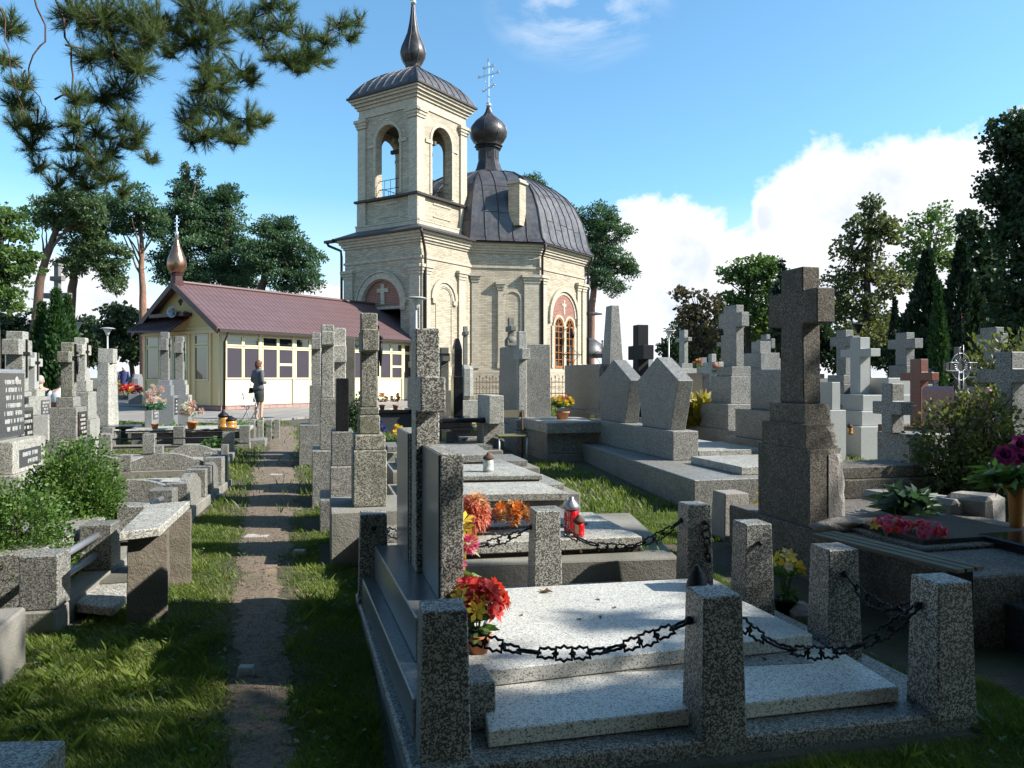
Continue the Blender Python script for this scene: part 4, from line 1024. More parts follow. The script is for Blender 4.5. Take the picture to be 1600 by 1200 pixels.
p = W(901, 836, .38); lantern('grave_lantern', 'short red glass lantern with gold label in front of the tall one', (p.x+.01, p.y-.06, .381), .16, .045, RED_GLASS, 'red lanterns on the low slab')
m = MB(); m.box(-.030, -.004, -.0475, -.044, .03, .09); m.build('label_strip', GOLD, bpy.context.scene.objects['grave_lantern.001'])

# ---- ledger graves further along the same row
def ledger(label, zt, c, base=.25, mm=TZ_PALE2, th=.07, bm=CONC, grp='flat slab graves right of the path'):
    pts = [P2(W(px, py, zt)) for px, py in c]; cx = sum(p[0] for p in pts)/4; cy = sum(p[1] for p in pts)/4
    g = empty('slab_grave', (cx, cy, gz(cy)), 0, label, 'grave', grp); wprism(g, 'slab', mm, pts, zt-th, zt)
    ins = [((p[0]-cx)*.95+cx, (p[1]-cy)*.95+cy) for p in pts]; wprism(g, 'base', bm, ins, gz(cy)-.1, zt-th-.002)
    EXCL.append((cx, cy, .75, .3, GA)); return g
ledger('thick pale slab just behind the dried chrysanthemums', .50, [(690, 773), (888, 770), (842, 752), (680, 755)])
ledger('slab grave carrying the clear lantern', .56, [(690, 744), (848, 742), (800, 724), (680, 726)], th=.05)
ledger('slab grave on short stone feet in front of the folding chair', .62, [(690, 712), (770, 710), (745, 694), (680, 696)], th=.09, mm=TZ_GREY)
ledger('narrow grey slab between the footed slab and the lantern slab', .50, [(700, 728), (805, 726), (782, 717), (690, 719)], th=.05, mm=TZ_GREY)
p = W(763, 737, .56); lantern('grave_lantern', 'clear glass lantern standing on a slab left of the folding chair', (p.x, p.y, .561), .20, .06, CLEAR_GL)

# ---- row of headstones seen edge-on along the right side of the path
r, X, g = stack('cross_monument', 'lichened terrazzo cross on tall pedestal, nearest of the edge-on crosses by the path', 'gravestone', 576, 6.35,
    [('b', 'base', CONC, .62, .8, 786), ('b', 'pedestal', TZ_MOSS, .265, .42, 700), ('b', 'pedestal', TZ_MOSS, .245, .38, 677), ('b', 'block', TZ_MOSS, .17, .24, 648), ('b', 'block', TZ_MOSS, .155, .2, 636),
     ('c', 'cross', TZ_MOSS, .115, .15, 490, .52, 517, 550, {'e': .02, 't': .01})], group='monuments seen edge-on beside the path')
crucifix(r, .068, 0, 1.72, .42)
r, X, g = stack('stele', 'polished black stele on grey terrazzo pedestal beside the path', 'gravestone', 534, 7.5,
    [('b', 'kerb', TZ_GREY, .42, .7, 772), ('b', 'pedestal', TZ_GREY, .225, .55, 724), ('b', 'pedestal', TZ_GREY, .205, .5, 672), ('b', 'stone', BLACK_GR, .12, .42, 591)], group='monuments seen edge-on beside the path')
r, X, g = stack('cross_monument', 'slim granite cross on pedestal between the black stele and the shop', 'gravestone', 512, 8.7,
    [('b', 'base', TZ_GREY, .34, .7, 700), ('b', 'pedestal', TZ_GREY, .17, .45, 622), ('c', 'cross', TZ_PALE2, .125, .18, 508, .6, 520, 541, {'e': .015})], group='monuments seen edge-on beside the path')
r, X, g = stack('cross_monument', 'granite cross with thick arm rising directly behind the black stele', 'gravestone', 529.5, 9.6,
    [('b', 'base', TZ_GREY, .34, .7, 690), ('b', 'pedestal', DARK_GR, .2, .4, 640), ('c', 'cross', TZ_PALE2, .145, .2, 513, .6, 541, 567, {'e': .02})], group='monuments seen edge-on beside the path')
r, X, g = stack('cross_monument', 'farthest slim cross of the row beside the path, darker granite', 'gravestone', 494, 12.0,
    [('b', 'base', TZ_GREY, .5, .7, 662), ('b', 'pedestal', TZ_GREY, .2, .4, 602), ('c', 'cross', TZ_GREY, .12, .2, 520, .6, 530, 547, {'e': .02})], group='monuments seen edge-on beside the path')
stack('stele', 'black slab headstone right behind the farthest slim cross', 'gravestone', 504, 12.8, [('b', 'base', DARK_GR, .2, .7, 660), ('b', 'stone', BLACK_GR, .09, .6, 566)])
stack('stele', 'dark narrow stone post behind the thick armed cross', 'gravestone', 545, 13.4, [('b', 'base', CONC_DARK, .3, .5, 640), ('b', 'stone', CONC_DARK, .2, .3, 528)])
for i, (D, x, lb) in enumerate(((7.6, 500, 'low concrete kerb beside the path under the black stele'), (10.6, 492, 'low kerb edge beside the path below the slim crosses'), (5.35, 562, 'mossy kerb beside the path next to the lichened cross'))):
    ln = (2.2, 3.2, 1.3)[i]; X = (-1.50, -2.32, -.93)[i]
    m = MB(); m.cbox(.16, ln, -.1, .20); o = m.build('grave_kerb', CONC, None, .02, (X, D, gz(D))); o.rotation_euler.z = GA; tag(o, lb, 'kerb', 'kerbs along the right of the path'); EXCL.append((X, D, .1, ln/2, GA))
for D, X, lb in ((6.3, -.30, 'long grave bed right of the lichened cross'), (8.3, -.35, 'wide grave frame right of the black stele'), (10.3, -.7, 'grave frame far right of the slim crosses'), (12.3, -1.2, 'low grave frame ahead of the shop')):
    rt = empty('kerbed_grave', (X, D, gz(D)), GA, lb, 'grave', 'grave frames right of the path')
    m = MB(); m.cbox(1.9, 1.15, -.1, .22); m.build('kerb', CONC, rt, .01); m = MB(); m.cbox(1.65, .85, .222, .30); m.build('slab', TZ_GREY, rt, .006); EXCL.append((X, D, 1.0, .6, GA))

# ---- middle distance: centre
r, X, g = stack('stele', 'tall pointed black granite stele with gilded side behind the front cross', 'gravestone', 714, 14.0,
    [('b', 'base', BLACK_GR, .9, .7, 668), ('b', 'base', BLACK_GR, .7, .45, 653), ('b', 'stone', BLACK_GR, .165, .34, 588), ('b', 'stone', BLACK_GR, .145, .28, 545), ('b', 'top', BLACK_GR, .145, .26, 529, {'t': .045})])
m = MB(); m.box(-.088, -.083, -.15, .15, .62, 1.35); m.build('gilded_panel', GREEN_GR, r); 
r, X, g = stack('table_grave', 'dark granite table grave with round edged slab under the pointed stele', 'grave', 732, 12.7, [('b', 'leg', DARK_GR, .12, .5, 672, {'dx': -.35}), ], DARK_GR)
m = MB(); m.cbox(.12, .5, -.05, .62, .35); m.build('leg', DARK_GR, r); m = MB(); m.cbox(1.0, .75, .622, .70); m.build('slab', BLACK_GR, r, .02)
m = MB(); m.cbox(.9, .6, -.05, .2); m.build('base', DARK_GR, r, .01)
r, X, g = stack('block_monument', 'plain terrazzo block standing left of the folding chair', 'gravestone', 766, 12.6,
    [('b', 'base', TZ_GREY, .34, .55, 660), ('b', 'stone', TZ_PALE2, 22, 19, 617)])
r, X, g = stack('cross_monument', 'broad grey terrazzo monument topped by a small brown stone cross before the chapel wall', 'gravestone', 818, 14.8,
    [('b', 'base', TZ_GREY, 62, 40, 662), ('b', 'stone', TZ_GREY, 45, 36, 541, {'t': .012}), ('b', 'block', CONC, .2, .22, 532, {'dx': -.25}), ('c', 'cross', CONC, .11, .12, 497, .42, 510, 518, {'dx': -.25, 'turn': 0})])
m = MB(); m.lathe([(.10, 1.95), (.13, 2.02), (.07, 2.10)], 12, (-.25, 0, 0)); m.build('finial', CONC, r)
r, X, g = stack('box_grave', 'stepped terrazzo box grave with two light tiers right of the folding chair', 'grave', 876, 13.3,
    [('b', 'foundation', CONC, 88, 48, 702), ('b', 'body', TZ_GREY, 84, 44, 671), ('b', 'slab', TZ_PALE2, 92, 52, 655)])
EXCL.append((X, 13.3, .6, .6, GA))
r, X, g = stack('cross_monument', 'pale granite cross rising from the left end of the stepped box grave', 'gravestone', 815, 13.9,
    [('b', 'base', TZ_GREY, .38, .7, 672), ('b', 'base', TZ_GREY, .32, .5, 655), ('c', 'cross', TZ_PALE2, .15, .17, 518, .62, 545, 562)])
r, X, g = stack('block_monument', 'wide flat topped grey monument in front of the chapel windows', 'gravestone', 911, 15.0,
    [('b', 'base', TZ_GREY, .25, 70, 640), ('b', 'stone', TZ_GREY, 7, 54, 570)])
p = (XD(878, 13.3), 13.3); bouquet('potted_flowers', 'terracotta pot of yellow and green flowers on the stepped box grave', 'flowers', (p[0], p[1]-.1, ZD(655, 13.3)+.001), .20, .24, [('yellow_flowers', P_YEL, 'pom', 7, .065), ('orange_flowers', P_ORANGE, 'pom', 3, .05)], True, TERRA, HERB, 120, (.14, .05), poth=.14, potr=.12)
m = MB(); m.blob((0, 0, .04), (.045, .045, .045), 3); o = m.build('yellow_rose', P_YEL, None, 0, (XD(925, 13.2), 13.2, ZD(655, 13.3)-.0)); tag(o, 'single yellow rose bloom lying at the right end of the box grave', 'flower')
r, X, g = stack('obelisk', 'slender tapering grey obelisk behind the coffin shaped headstones', 'gravestone', 957, 14.2,
    [('b', 'base', TZ_GREY, .7, .9, 640), ('b', 'shaft', TZ_GREY, 29, 15, 478, {'t': .105, 'bevel': .01})])
r, X, g = stack('cross_monument', 'thick black granite cross between the coffin shaped headstones', 'gravestone', 1001, 13.4,
    [('b', 'base', DARK_GR, .5, .9, 650), ('c', 'cross', DULL_BLACK, .20, .22, 508, .66, 540, 562, {'t': .05})])
# coffin shaped headstones on the long plinth
def plinth_grave():
    n1 = Vector((1.91, 8.05, 0)); u = Vector((-SA, CA, 0)); v = Vector((CA, SA, 0)); g = gz(9)
    r = empty('double_grave', n1+Vector((0, 0, g)), GA, 'long terrazzo double grave with raised plinth carrying two coffin shaped headstones', 'grave')
    m = MB(); m.prism([(0, 0), (2.1, 0), (2.1, 5.2), (.40, 5.2)], -.15, .33); m.build('base', TZ_GREY, r, .008)
    m = MB(); m.prism([(-.03, -.03), (2.13, -.03), (2.13, 5.23), (.37, 5.23)], -.2, .0); m.build('foundation', CONC_DARK, r, .02)
    q = 1.55
    m = MB(); m.box(.62, .98, 1.78, 5.1, .332, .71); m.build('plinth', TZ_GREY, r, .008)
    m = MB(); m.box(.7, 2.0, .25, 1.45, .332, .42); m.build('slab', TZ_PALE2, r, .006)
    m = MB(); m.box(1.0, 2.0, 1.8, 3.05, .332, .45); m.build('slab', TZ_PALE2, r, .006)
    m = MB(); m.box(1.0, 2.0, 3.2, 4.6, .332, .43); m.build('slab', TZ_PALE2, r, .006)
    for y, w in ((1.80, 1.30), (3.38, 1.40)):
        m = MB()
        m.xprism([(y+.22, .711), (y+w-.16, .711), (y+w, 1.37), (y+w*.5, 1.69), (y, 1.37)], .70, .92); m.build('headstone', TZ_GREY, r, .008)
    EXCL.append((2.35, 10.8, 1.15, 2.75, GA))
plinth_grave()
r, X, g = stack('cross_monument', 'tall grey granite cross on stepped pedestal right of the coffin shaped headstones', 'gravestone', 1146, 13.0,
    [('b', 'base', TZ_GREY, 66, 80, 668), ('b', 'base', TZ_GREY, .75, .95, 630), ('b', 'pedestal', TZ_GREY, .48, .66, 588), ('b', 'block', TZ_GREY, .36, .5, 573), ('c', 'cross', TZ_GREY, 12, 20, 478, 36, 490, 512)])
r, X, g = stack('block_monument', 'plain upright terrazzo slab on broad steps left of the broken cross', 'gravestone', 1205, 10.8,
    [('b', 'base', TZ_GREY, .62, 92, 686), ('b', 'base', TZ_GREY, .45, 74, 641), ('b', 'stone', TZ_GREY, 12, 56, 578)])
r, X, g = stack('cross_monument', 'squat stepped cross monument rising behind the plain upright slab', 'gravestone', 1189, 16.5,
    [('b', 'base', TZ_GREY, .5, .8, 575), ('b', 'block', TZ_GREY, .45, .7, 552), ('b', 'top', TZ_GREY, .26, .34, 534)])
r, X, g = stack('cross_monument', 'small grey cross above the stepped monument against the dark trees', 'gravestone', 1196, 20, [('b', 'base', TZ_GREY, .5, .6, 560), ('c', 'cross', TZ_GREY, 6, 9, 523, 24, 530, 545)])
r, X, g = stack('cross_monument', 'slim pale cross on pedestal beside the street lamp', 'gravestone', 1068, 19, [('b', 'base', TZ_GREY, .9, .9, 615), ('b', 'pedestal', TZ_PALE2, .45, .6, 576), ('b', 'block', TZ_PALE2, .3, .4, 568), ('c', 'cross', TZ_PALE2, 6, 8, 516, 20, 528, 534)])
r, X, g = stack('cross_monument', 'thin dark cross just left of the tall grey granite cross', 'gravestone', 1132, 21, [('b', 'base', TZ_GREY, .5, .6, 575), ('c', 'cross', TZ_GREY, 5, 6, 524, 20, 534, 541)])
r, X, g = stack('block_monument', 'low pale tomb with flowers on top behind the yellow fern', 'gravestone', 1113, 17, [('b', 'base', TZ_GREY, .3, .9, 605), ('b', 'stone', TZ_PALE2, .25, 35, 566), ('b', 'top', TZ_PALE2, .12, .14, 553)])
r, X, g = stack('block_monument', 'dark slab headstone behind the yellow fern', 'gravestone', 1090, 16, [('b', 'base', DARK_GR, .3, 36, 625), ('b', 'stone', DARK_GR, .15, 26, 583)])
bouquet('artificial_bouquet', 'pink and peach cloth flowers on the dark headstone beside the tall granite cross', 'flowers', (XD(1118, 15.5), 15.5, ZD(590, 15.5)), .13, .22, [('pink_flowers', P_BLUSH, 'pom', 5, .07), ('red_flowers', P_RED, 'pom', 3, .05)], False, nleaf=30)
bouquet('artificial_bouquet', 'small orange and white flowers left of the low pale tomb', 'flowers', (XD(1091, 16), 16, ZD(582, 16)), .10, .24, [('tan_flowers', P_TAN, 'pom', 5, .06)], False, nleaf=20)

# ---- the broken cross
def broken():
    cx, cy = 2.22, 5.92; g = gz(cy)
    r = empty('broken_cross', (cx, cy, g), GA, 'tall brown weathered terrazzo cross on a chipped and broken pedestal', 'gravestone')
    z = lambda y, D=5.9: ZD(y, D)-g
    m = MB(); m.box(-.18, 1.45, -1.75, .75, -.1, .365); m.build('base', TZ_OLD, r, .012, jit=.003)
    def rough(name, mm, x0, x1, y0, y1, z0, z1, cut, seed):
        """block whose near right corner has broken away"""
        rr = random.Random(seed); n = 9; m = MB(); rows = []
        for k in range(n+1):
            zz = z0+(z1-z0)*k/n; c = cut*(.45+.75*(k/n))*rr.uniform(.75, 1.15); c2 = cut*.8*(.4+.7*(k/n))*rr.uniform(.7, 1.2)
            rows.append([(x0, y0, zz), (x1-c, y0, zz), (x1-c*.45, y0+c2*.35, zz), (x1, y0+c2, zz), (x1, y1, zz), (x0, y1, zz)])
        vs = [p for rw in rows for p in rw]; fs = [(6*k+i, 6*k+(i+1) % 6, 6*k+6+(i+1) % 6, 6*k+6+i) for k in range(n) for i in range(6)]+[tuple(range(6))[::-1], tuple(range(6*n, 6*n+6))]
        m.add(vs, fs); m.build(name, mm, r)
    rough('pedestal', TZ_OLD, -.15, .17, -.34, .34, .366, z(697), .13, 1)
    m = MB(); m.box(.06, .168, -.335, .30, .4, z(700)); rough('chipped_corner', CHIPPED, .0, .172, -.345, .0, .367, z(704), .10, 5)
    rough('block', TZ_OLD, -.14, .15, -.28, .30, z(697)+.001, z(660), .10, 2)
    rough('block', TZ_OLD, -.11, .125, -.22, .24, z(660)+.001, z(630), .05, 3)
    zz0, zz1, zt = z(508), z(456), z(420)
    o = [(-.155, z(630)+.001), (.155, z(630)+.001), (.14, zz0), (.315, zz0), (.315, zz1), (.14, zz1), (.14, zt), (-.14, zt), (-.14, zz1), (-.315, zz1), (-.315, zz0), (-.14, zz0)]
    m = MB(); m.xprism(o, -.075, .075); m.build('cross', TZ_OLD, r, .008)
    m = MB(); m.blob((0.02, -.42, .40), (.20, .12, .06), 4, .3, 9, 6); m.build('rubble', CHIPPED, r)
    EXCL.append((2.6, 5.4, 1.0, 1.5, GA))
broken()
r, X, g = stack('grave_block', 'broken rough topped kerb stone at the left foot of the tall broken cross', 'gravestone', 1141, 6.9, [('b', 'stone', CHIPPED, 42, 24, 768, {'t': .02})])
# planks of a narrow bench over the broken cross's base
def planks():
    A = W(1290, 836, .52); B = W(1522, 893, .52); r = empty('plank_bench', A, 0, 'weathered wooden bench planks in front of the begonia bed', 'bench')
    d = (B-A); d.z = 0; n = Vector((-d.y, d.x, 0)).normalized()
    if n.x > 0: n = -n
    for k in range(3):
        m = MB(); o = n*(k*.075-.05)
        a, b = o, o+d; w = n*.03
        m.prism([P2(a-w), P2(b-w), P2(b+w), P2(a+w)], 0, .022); m.build('plank', OLDWOOD, r, .003)
    for f in (.08, .92):
        m = MB(); c = d*f; m.cbox(.05, .16, -.5, -.002, c.x, c.y); m.build('leg', IRON, r)
planks()
def bed():
    c = W(1430, 845, .42); r = empty('flower_bed', (c.x+.15, c.y, gz(c.y)), GA, 'raised grave bed edged with stone holding pink begonias and hosta', 'grave')
    m = MB(); m.box(-.5, .55, -.42, .5, -.1, .40); m.build('kerb', TZ_OLD, r, .01); m = MB(); m.box(-.42, .47, -.34, .42, .402, .43); m.build('soil', SOIL, r)
    return r, c
r, c = bed()
for i, (px, py, lb) in enumerate(((1395, 838, 'left clump of pink begonias in the raised bed'), (1447, 846, 'right clump of deeper pink begonias in the raised bed'))):
    p = W(px, py+6, .45); bouquet('begonia', lb, 'plant', (p.x, p.y, .44), .13, .13, [('pink_flowers', P_PINK, 'rose', 20, .035), ('red_flowers', P_RED, 'rose', 8, .03)], False, nleaf=40, leaf=(.05, .04), group='pink begonias in the raised bed')
p = W(1370, 838, .45); bouquet('yellow_flower', 'pale yellow bloom at the left end of the begonias', 'flower', (p.x, p.y, .43), .03, .12, [('yellow_petals', P_YEL, 'lily', 2, .06)], False, nleaf=5)
p = W(1435, 815, .45)
hosta = npmesh('hosta', leafset((0, 0, .08), 150, .22, .28, .07, .35), 4, leaf('hosta_leaf', (.020, .055, .030), (.10, .16, .11), .3, 9)); hosta.location = (p.x, p.y+.15, .43); tag(hosta, 'dark striped hosta clump behind the pink begonias', 'plant')
for i, (px, D, w, yt, lb) in enumerate(((1395, 6.9, .5, 766, 'rounded broken stone lying left of the leafy bush'), (1475, 6.3, .30, 775, 'upright rough stone block right of the hosta'), (1522, 6.2, .34, 770, 'largest rough stone block right of the hosta'))):
    X = XD(px, D); m = MB(); h = ZD(yt, D)-gz(D); m.cbox(w, .4, -.1, h, t=.03); o = m.build('rough_stone', CHIPPED, None, .04, (X, D, gz(D)), jit=.015); o.rotation_euler.z = GA+.2*i; tag(o, lb, 'stone', 'broken stones behind the begonia bed')
r, X, g = stack('step_grave', 'pair of low grey steps just right of the broken cross', 'grave', 1350, 7.6, [('b', 'base', TZ_OLD, 1.5, .8, 770), ('b', 'step', TZ_OLD, 1.2, .6, 742), ('b', 'step', TZ_OLD, 1.0, .5, 724)])

# ---- right hand background monuments
r, X, g = stack('cross_monument', 'grey terrazzo cross on a block, nearest cross left of the leafy bush', 'gravestone', 1409, 8.6,
    [('b', 'base', TZ_GREY, 1.0, 1.0, 757), ('b', 'base', TZ_GREY, .85, .85, 730), ('b', 'pedestal', TZ_GREY, .6, .5, 676, {'dx': .18}), ('c', 'cross', TZ_GREY, .16, .17, 599, .46, 627, 647, {'dx': -.12})])
r, X, g = stack('cross_monument', 'red granite cross behind the grey terrazzo cross', 'gravestone', 1436, 10.6, [('b', 'base', RED_GR, .6, .9, 665), ('c', 'cross', RED_GR, .13, .20, 561, .58, 582, 595)])
r, X, g = stack('cross_monument', 'white stone cross standing in front of a white block', 'gravestone', 1378, 13.5,
    [('b', 'base', MARBLE, 1.9, 1.3, 662), ('b', 'base', MARBLE, 1.7, 1.1, 640), ('b', 'base', MARBLE, 1.5, .9, 616), ('c', 'cross', MARBLE, .2, .26, 528, .78, 546, 558, {'dx': -.45})])
m = MB(); m.cbox(.7, .85, .65, 1.33, .12); m.build('block', MARBLE, r, .01)
r, X, g = stack('cross_monument', 'dark grey cross behind the white stone block', 'gravestone', 1414, 15.5, [('b', 'base', TZ_GREY, .6, .8, 600), ('b', 'pedestal', TZ_GREY, .36, .5, 571), ('c', 'cross', TZ_GREY, .2, .3, 520, .75, 530, 545)])
r, X, g = stack('cross_monument', 'grey granite cross on wide pedestal right of the broken cross', 'gravestone', 1320, 14.0,
    [('b', 'base', TZ_GREY, 1.0, 1.0, 630), ('b', 'pedestal', TZ_GREY, .5, .6, 600), ('b', 'block', TZ_GREY, .4, .45, 586), ('c', 'cross', TZ_GREY, .17, .26, 516, .62, 526, 541)])
stack('block_monument', 'narrow white stone pillar right beside the broken cross shaft', 'gravestone', 1297, 12.5, [('b', 'base', MARBLE, .3, .4, 640), ('b', 'stone', MARBLE, .16, .3, 597)])
r, X, g = stack('headstone', 'polished pink granite headstone behind the leafy bush', 'gravestone', 1494, 9.0, [('b', 'base', PINK_GR, .3, 1.1, 690), ('b', 'stone', PINK_GR, .14, 1.0, 604, {'bevel': .05})])
# iron cross with ray wheel
def iron_cross():
    D = 8.3; X = XD(1497, D); g = gz(D); r = empty('iron_cross', (X, D, g), R(22), 'dark iron cross with silver edging and rayed ring behind the leafy bush', 'gravestone')
    z = lambda y: ZD(y, D)-g; zc = z(573)
    m = MB(); m.cbox(.06, .05, 0, z(542)); m.box(-.20, .20, -.02, .02, zc-.04, zc+.04); m.build('cross', BLACK_GR, r)
    m = MB(); n = 28; m.tube([(.145*math.cos(2*math.pi*k/n), -.03, zc+.145*math.sin(2*math.pi*k/n)) for k in range(n+1)], .005, 5)
    for k in range(24): a = 2*math.pi*k/24; m.tube([(.05*math.cos(a), -.03, zc+.05*math.sin(a)), (.11*math.cos(a), -.03, zc+.11*math.sin(a))], [.006, .002], 4)
    for s in (-1, 1): m.tube([(s*.035, -.035, z(640)), (s*.035, -.035, zc-.045)], .005, 4); m.tube([(s*.035, -.035, zc+.045), (s*.035, -.035, z(542)+.02*s), (-s*.0, -.035, z(542))], .005, 4); m.tube([(s*.035, -.035, zc-.045), (s*.22, -.035, zc-.045), (s*.25, -.035, zc+.045), (s*.035, -.035, zc+.045)], .005, 4)
    m.build('silver_rim', STEEL, r)
iron_cross()
r, X, g = stack('cross_monument', 'tall granite cross at the right edge beside the leafy bush', 'gravestone', 1578, 7.8, [('b', 'base', TZ_GREY, .9, .8, 740), ('b', 'base', TZ_GREY, .5, .6, 676), ('c', 'cross', TZ_GREY, .17, .2, 550, .66, 577, 598, {})])
r, X, g = stack('cross_monument', 'dark cross far behind the shrubs at the right edge', 'gravestone', 1550, 16, [('b', 'base', TZ_GREY, .5, .6, 600), ('c', 'cross', TZ_GREY, .2, .4, 512, .6, 522, 540)])
# dark monument cut by the right edge
def right_edge():
    g = gz(4.6); n = Vector((2.62, 4.85, 0))
    r = empty('black_monument', (n.x, n.y, g), GA, 'dark granite monument on three broad steps at the right edge', 'gravestone')
    m = MB(); m.box(-.05, 1.6, -1.75, .0, -.1, .235); m.build('step', DARK_GR, r, .01)
    m = MB(); m.box(.22, 1.6, -1.5, .0, .237, .36); m.build('step', DARK_GR, r, .01)
    m = MB(); m.box(.48, 1.6, -.9, .1, .362, .45); m.build('step', BLACK_GR, r, .01)
    m = MB(); m.box(.62, 1.6, -.55, -.25, .452, 1.17); m.build('stone', DARK_GR, r, .01)
    m = MB(); m.box(-.35, .6, -2.3, -1.8, -.1, .05); m.build('paving_slab', DARK_GR, r, .01)
    EXCL.append((3.2, 4.3, 1.0, 1.3, GA))
right_edge()
def vase():
    D = 5.6; X = XD(1588, D); z = ZD(845, D); r = empty('flower_vase', (X, D, z), 0, 'tall orange vase with large magenta cloth flowers at the right edge', 'flowers')
    m = MB(); m.lathe([(.035, 0), (.045, .15), (.055, .34), (.075, .42), (.07, .425), (.03, .40)], 16); m.build('vase', POT_ORANGE, r)
    out = []
    for c in ((-.10, -.02, .62), (-.0, -.05, .70), (.06, .02, .60)): out += petals(c, (-.3, -.8, .4), 7, .09, .08, 70, 3)
    npmesh('magenta_flowers', out, 4, P_MAG, r)
    npmesh('leaves', leafset((-.08, 0, .42), 60, .20, .26, .07, .1), 4, HERB, r)
    m = MB(); m.cbox(.5, .5, -.55, -.002); o = m.build('vase_block', DARK_GR, None, .01, (X, D, z)); tag(o, 'dark stone block under the orange vase', 'stone')
vase()
p = W(1222, 955, .10); bouquet('artificial_bouquet', 'yellow and white daffodils between the two right hand posts', 'flowers', (p.x+.02, p.y, .07), .08, .25, [('yellow_flowers', P_YEL, 'lily', 7, .07), ('white_flowers', P_WHITE, 'rose', 4, .035)], True, IRON, HERB, 50, (.12, .02), potr=.07, poth=.12)
m = MB(); m.cbox(.16, .26, -.05, .09); o = m.build('rough_stone', CHIPPED, None, .03, (p.x+.10, p.y-.05, gz(4)), jit=.01); tag(o, 'small rough stone beside the daffodils', 'stone')
p = W(1188, 783, .40); bouquet('artificial_bouquet', 'tiny yellow pansy in the gap left of the broken cross pedestal', 'flowers', (p.x, p.y, .22), .06, .2, [('yellow_flowers', P_YEL, 'rose', 3, .04)], False, nleaf=25, leaf=(.1, .03))
p = W(1328, 675, .55); lantern('grave_lantern', 'amber glass lantern on the grey steps right of the broken cross', (XD(1328, 9.0), 9.0, ZD(679, 9.0)), .13, .035, AMBER_GL)
# ------------------------------------------------------------------ left of the path
# granite bench on two rough feet
def bench():
    zt = .655; q = [P2(W(185, 832, zt)), P2(W(250, 824, zt)), P2(W(297, 782, zt)), P2(W(231, 788, zt))]
    cx = sum(p[0] for p in q)/4; cy = sum(p[1] for p in q)/4; r = empty('stone_bench', (cx, cy, gz(cy)), 0, 'pale terrazzo bench slab on two rough concrete feet beside the path', 'bench')
    wprism(r, 'seat', TZ_PALE2, q, zt-.055, zt, .006)
    for k, f in enumerate((.10, .86)):
        a = Vector(q[0]).lerp(Vector(q[3]), f); b = Vector(q[1]).lerp(Vector(q[2]), f); a, b = a.lerp(b, .12), a.lerp(b, 1.08)
        d = Vector((-.10, .30)).normalized()*.13; m = MB(); L = r.location; n = 7; rr = random.Random(k+2); rows = []
        for i in range(n+1):
            z = -.12+(zt-.057-gz(cy)+.12)*i/n; e = .012*(n-i)/n
            rows.append([(p[0]-L.x+rr.uniform(-.006, .006), p[1]-L.y+rr.uniform(-.006, .006), z) for p in (a-Vector((e, 0)), b+Vector((e, 0)), b+d, a+d)])
        vs = [p for w in rows for p in w]; m.add(vs, [(4*i+j, 4*i+(j+1) % 4, 4*i+4+(j+1) % 4, 4*i+4+j) for i in range(n) for j in range(4)]+[(3, 2, 1, 0), (4*n, 4*n+1, 4*n+2, 4*n+3)])
        m.build('foot', CONC_BROWN, r, .004)
bench()
m = MB(); q = [W(118, 943, .17), W(176, 950, .17), W(262, 872, .17), W(170, 868, .17)]; c = sum(q, Vector())/4; m.prism([P2(p-c) for p in q], -.055, 0); o = m.build('loose_slab', TZ_PALE2, None, .006, (c.x, c.y, .17)); tag(o, 'loose pale terrazzo slab lying behind the bench', 'stone slab'); EXCL.append((c.x, c.y, .15, .3, .3))
m = MB(); m.cbox(.3, .4, -.1, .11); o = m.build('slab_support', CONC_DARK, None, .01, (c.x-.02, c.y+.05, gz(c.y)-.005)); o.rotation_euler.z = .3; tag(o, 'mossy block under the loose slab behind the bench', 'stone')
def enclosure():
    A = R(10.5); r = empty('grave_enclosure', (-2.62, 4.42, gz(4.5)), A, 'stone kerb along the path with square blocks, grey tube rails and arched boards', 'grave enclosure')
    m = MB(); m.box(-.20, .0, -.02, 1.9, -.12, .14); m.build('kerb', CONC, r, .01)
    m = MB(); m.box(-.25, .02, 1.902, 5.6, -.12, .17); m.build('kerb', CONC, r, .01)
    hs = .455
    for y, s, h in ((0, .2, hs), (.93, .21, hs), (1.72, .23, hs), (2.62, .2, hs), (3.2, .11, hs-.02), (4.05, .11, hs+.02), (4.35, .12, hs+.02), (5.0, .2, hs+.05), (5.35, .1, hs+.05)):
        m = MB(); m.box(-.20, .005, y, y+s, .142 if y < 1.7 else .172, h); m.build('block', TZ_GREY, r, .006)
    for y0, y1 in ((3.31, 4.05), (4.47, 5.0)):
        m = MB(); n = 12; pts = [(y0, .172)]+[(y1, .172)]+[(y1-(y1-y0)*i/n, .36+.12*math.sin(math.pi*i/n)) for i in range(n+1)]; m.xprism(pts, -.13, -.04); m.build('arched_board', TZ_GREY, r, .004)
    for y0, y1 in ((.2, .93), (1.95, 2.62)):
        for z in (.25, .38): m = MB(); m.tube([(-.09, y0-.01, z), (-.09, y1+.01, z)], .024, 10); m.build('rail', STEEL, r)
    EXCL.append((-3.25, 7.4, .16, 3, A))
    m = MB(); m.box(-1.3, -.24, .35, 1.6, -.1, .40); m.build('grave_slab', TZ_GREY, r, .01)
enclosure()
m = MB(); m.box(-.5, .0, -.6, .0, -.1, .295); o = m.build('grave_block', CONC, None, .012, (-2.53, 4.0, gz(4.0))); o.rotation_euler.z = GA+.03; tag(o, 'low terrazzo topped block cut by the left edge of the photo', 'stone block'); EXCL.append((-2.70, 3.65, .26, .3, GA))
m = MB(); q = [W(-60, 1160, .30), W(103, 1156, .30), W(78, 1215, .30), W(-60, 1230, .30)]; c = q[1]
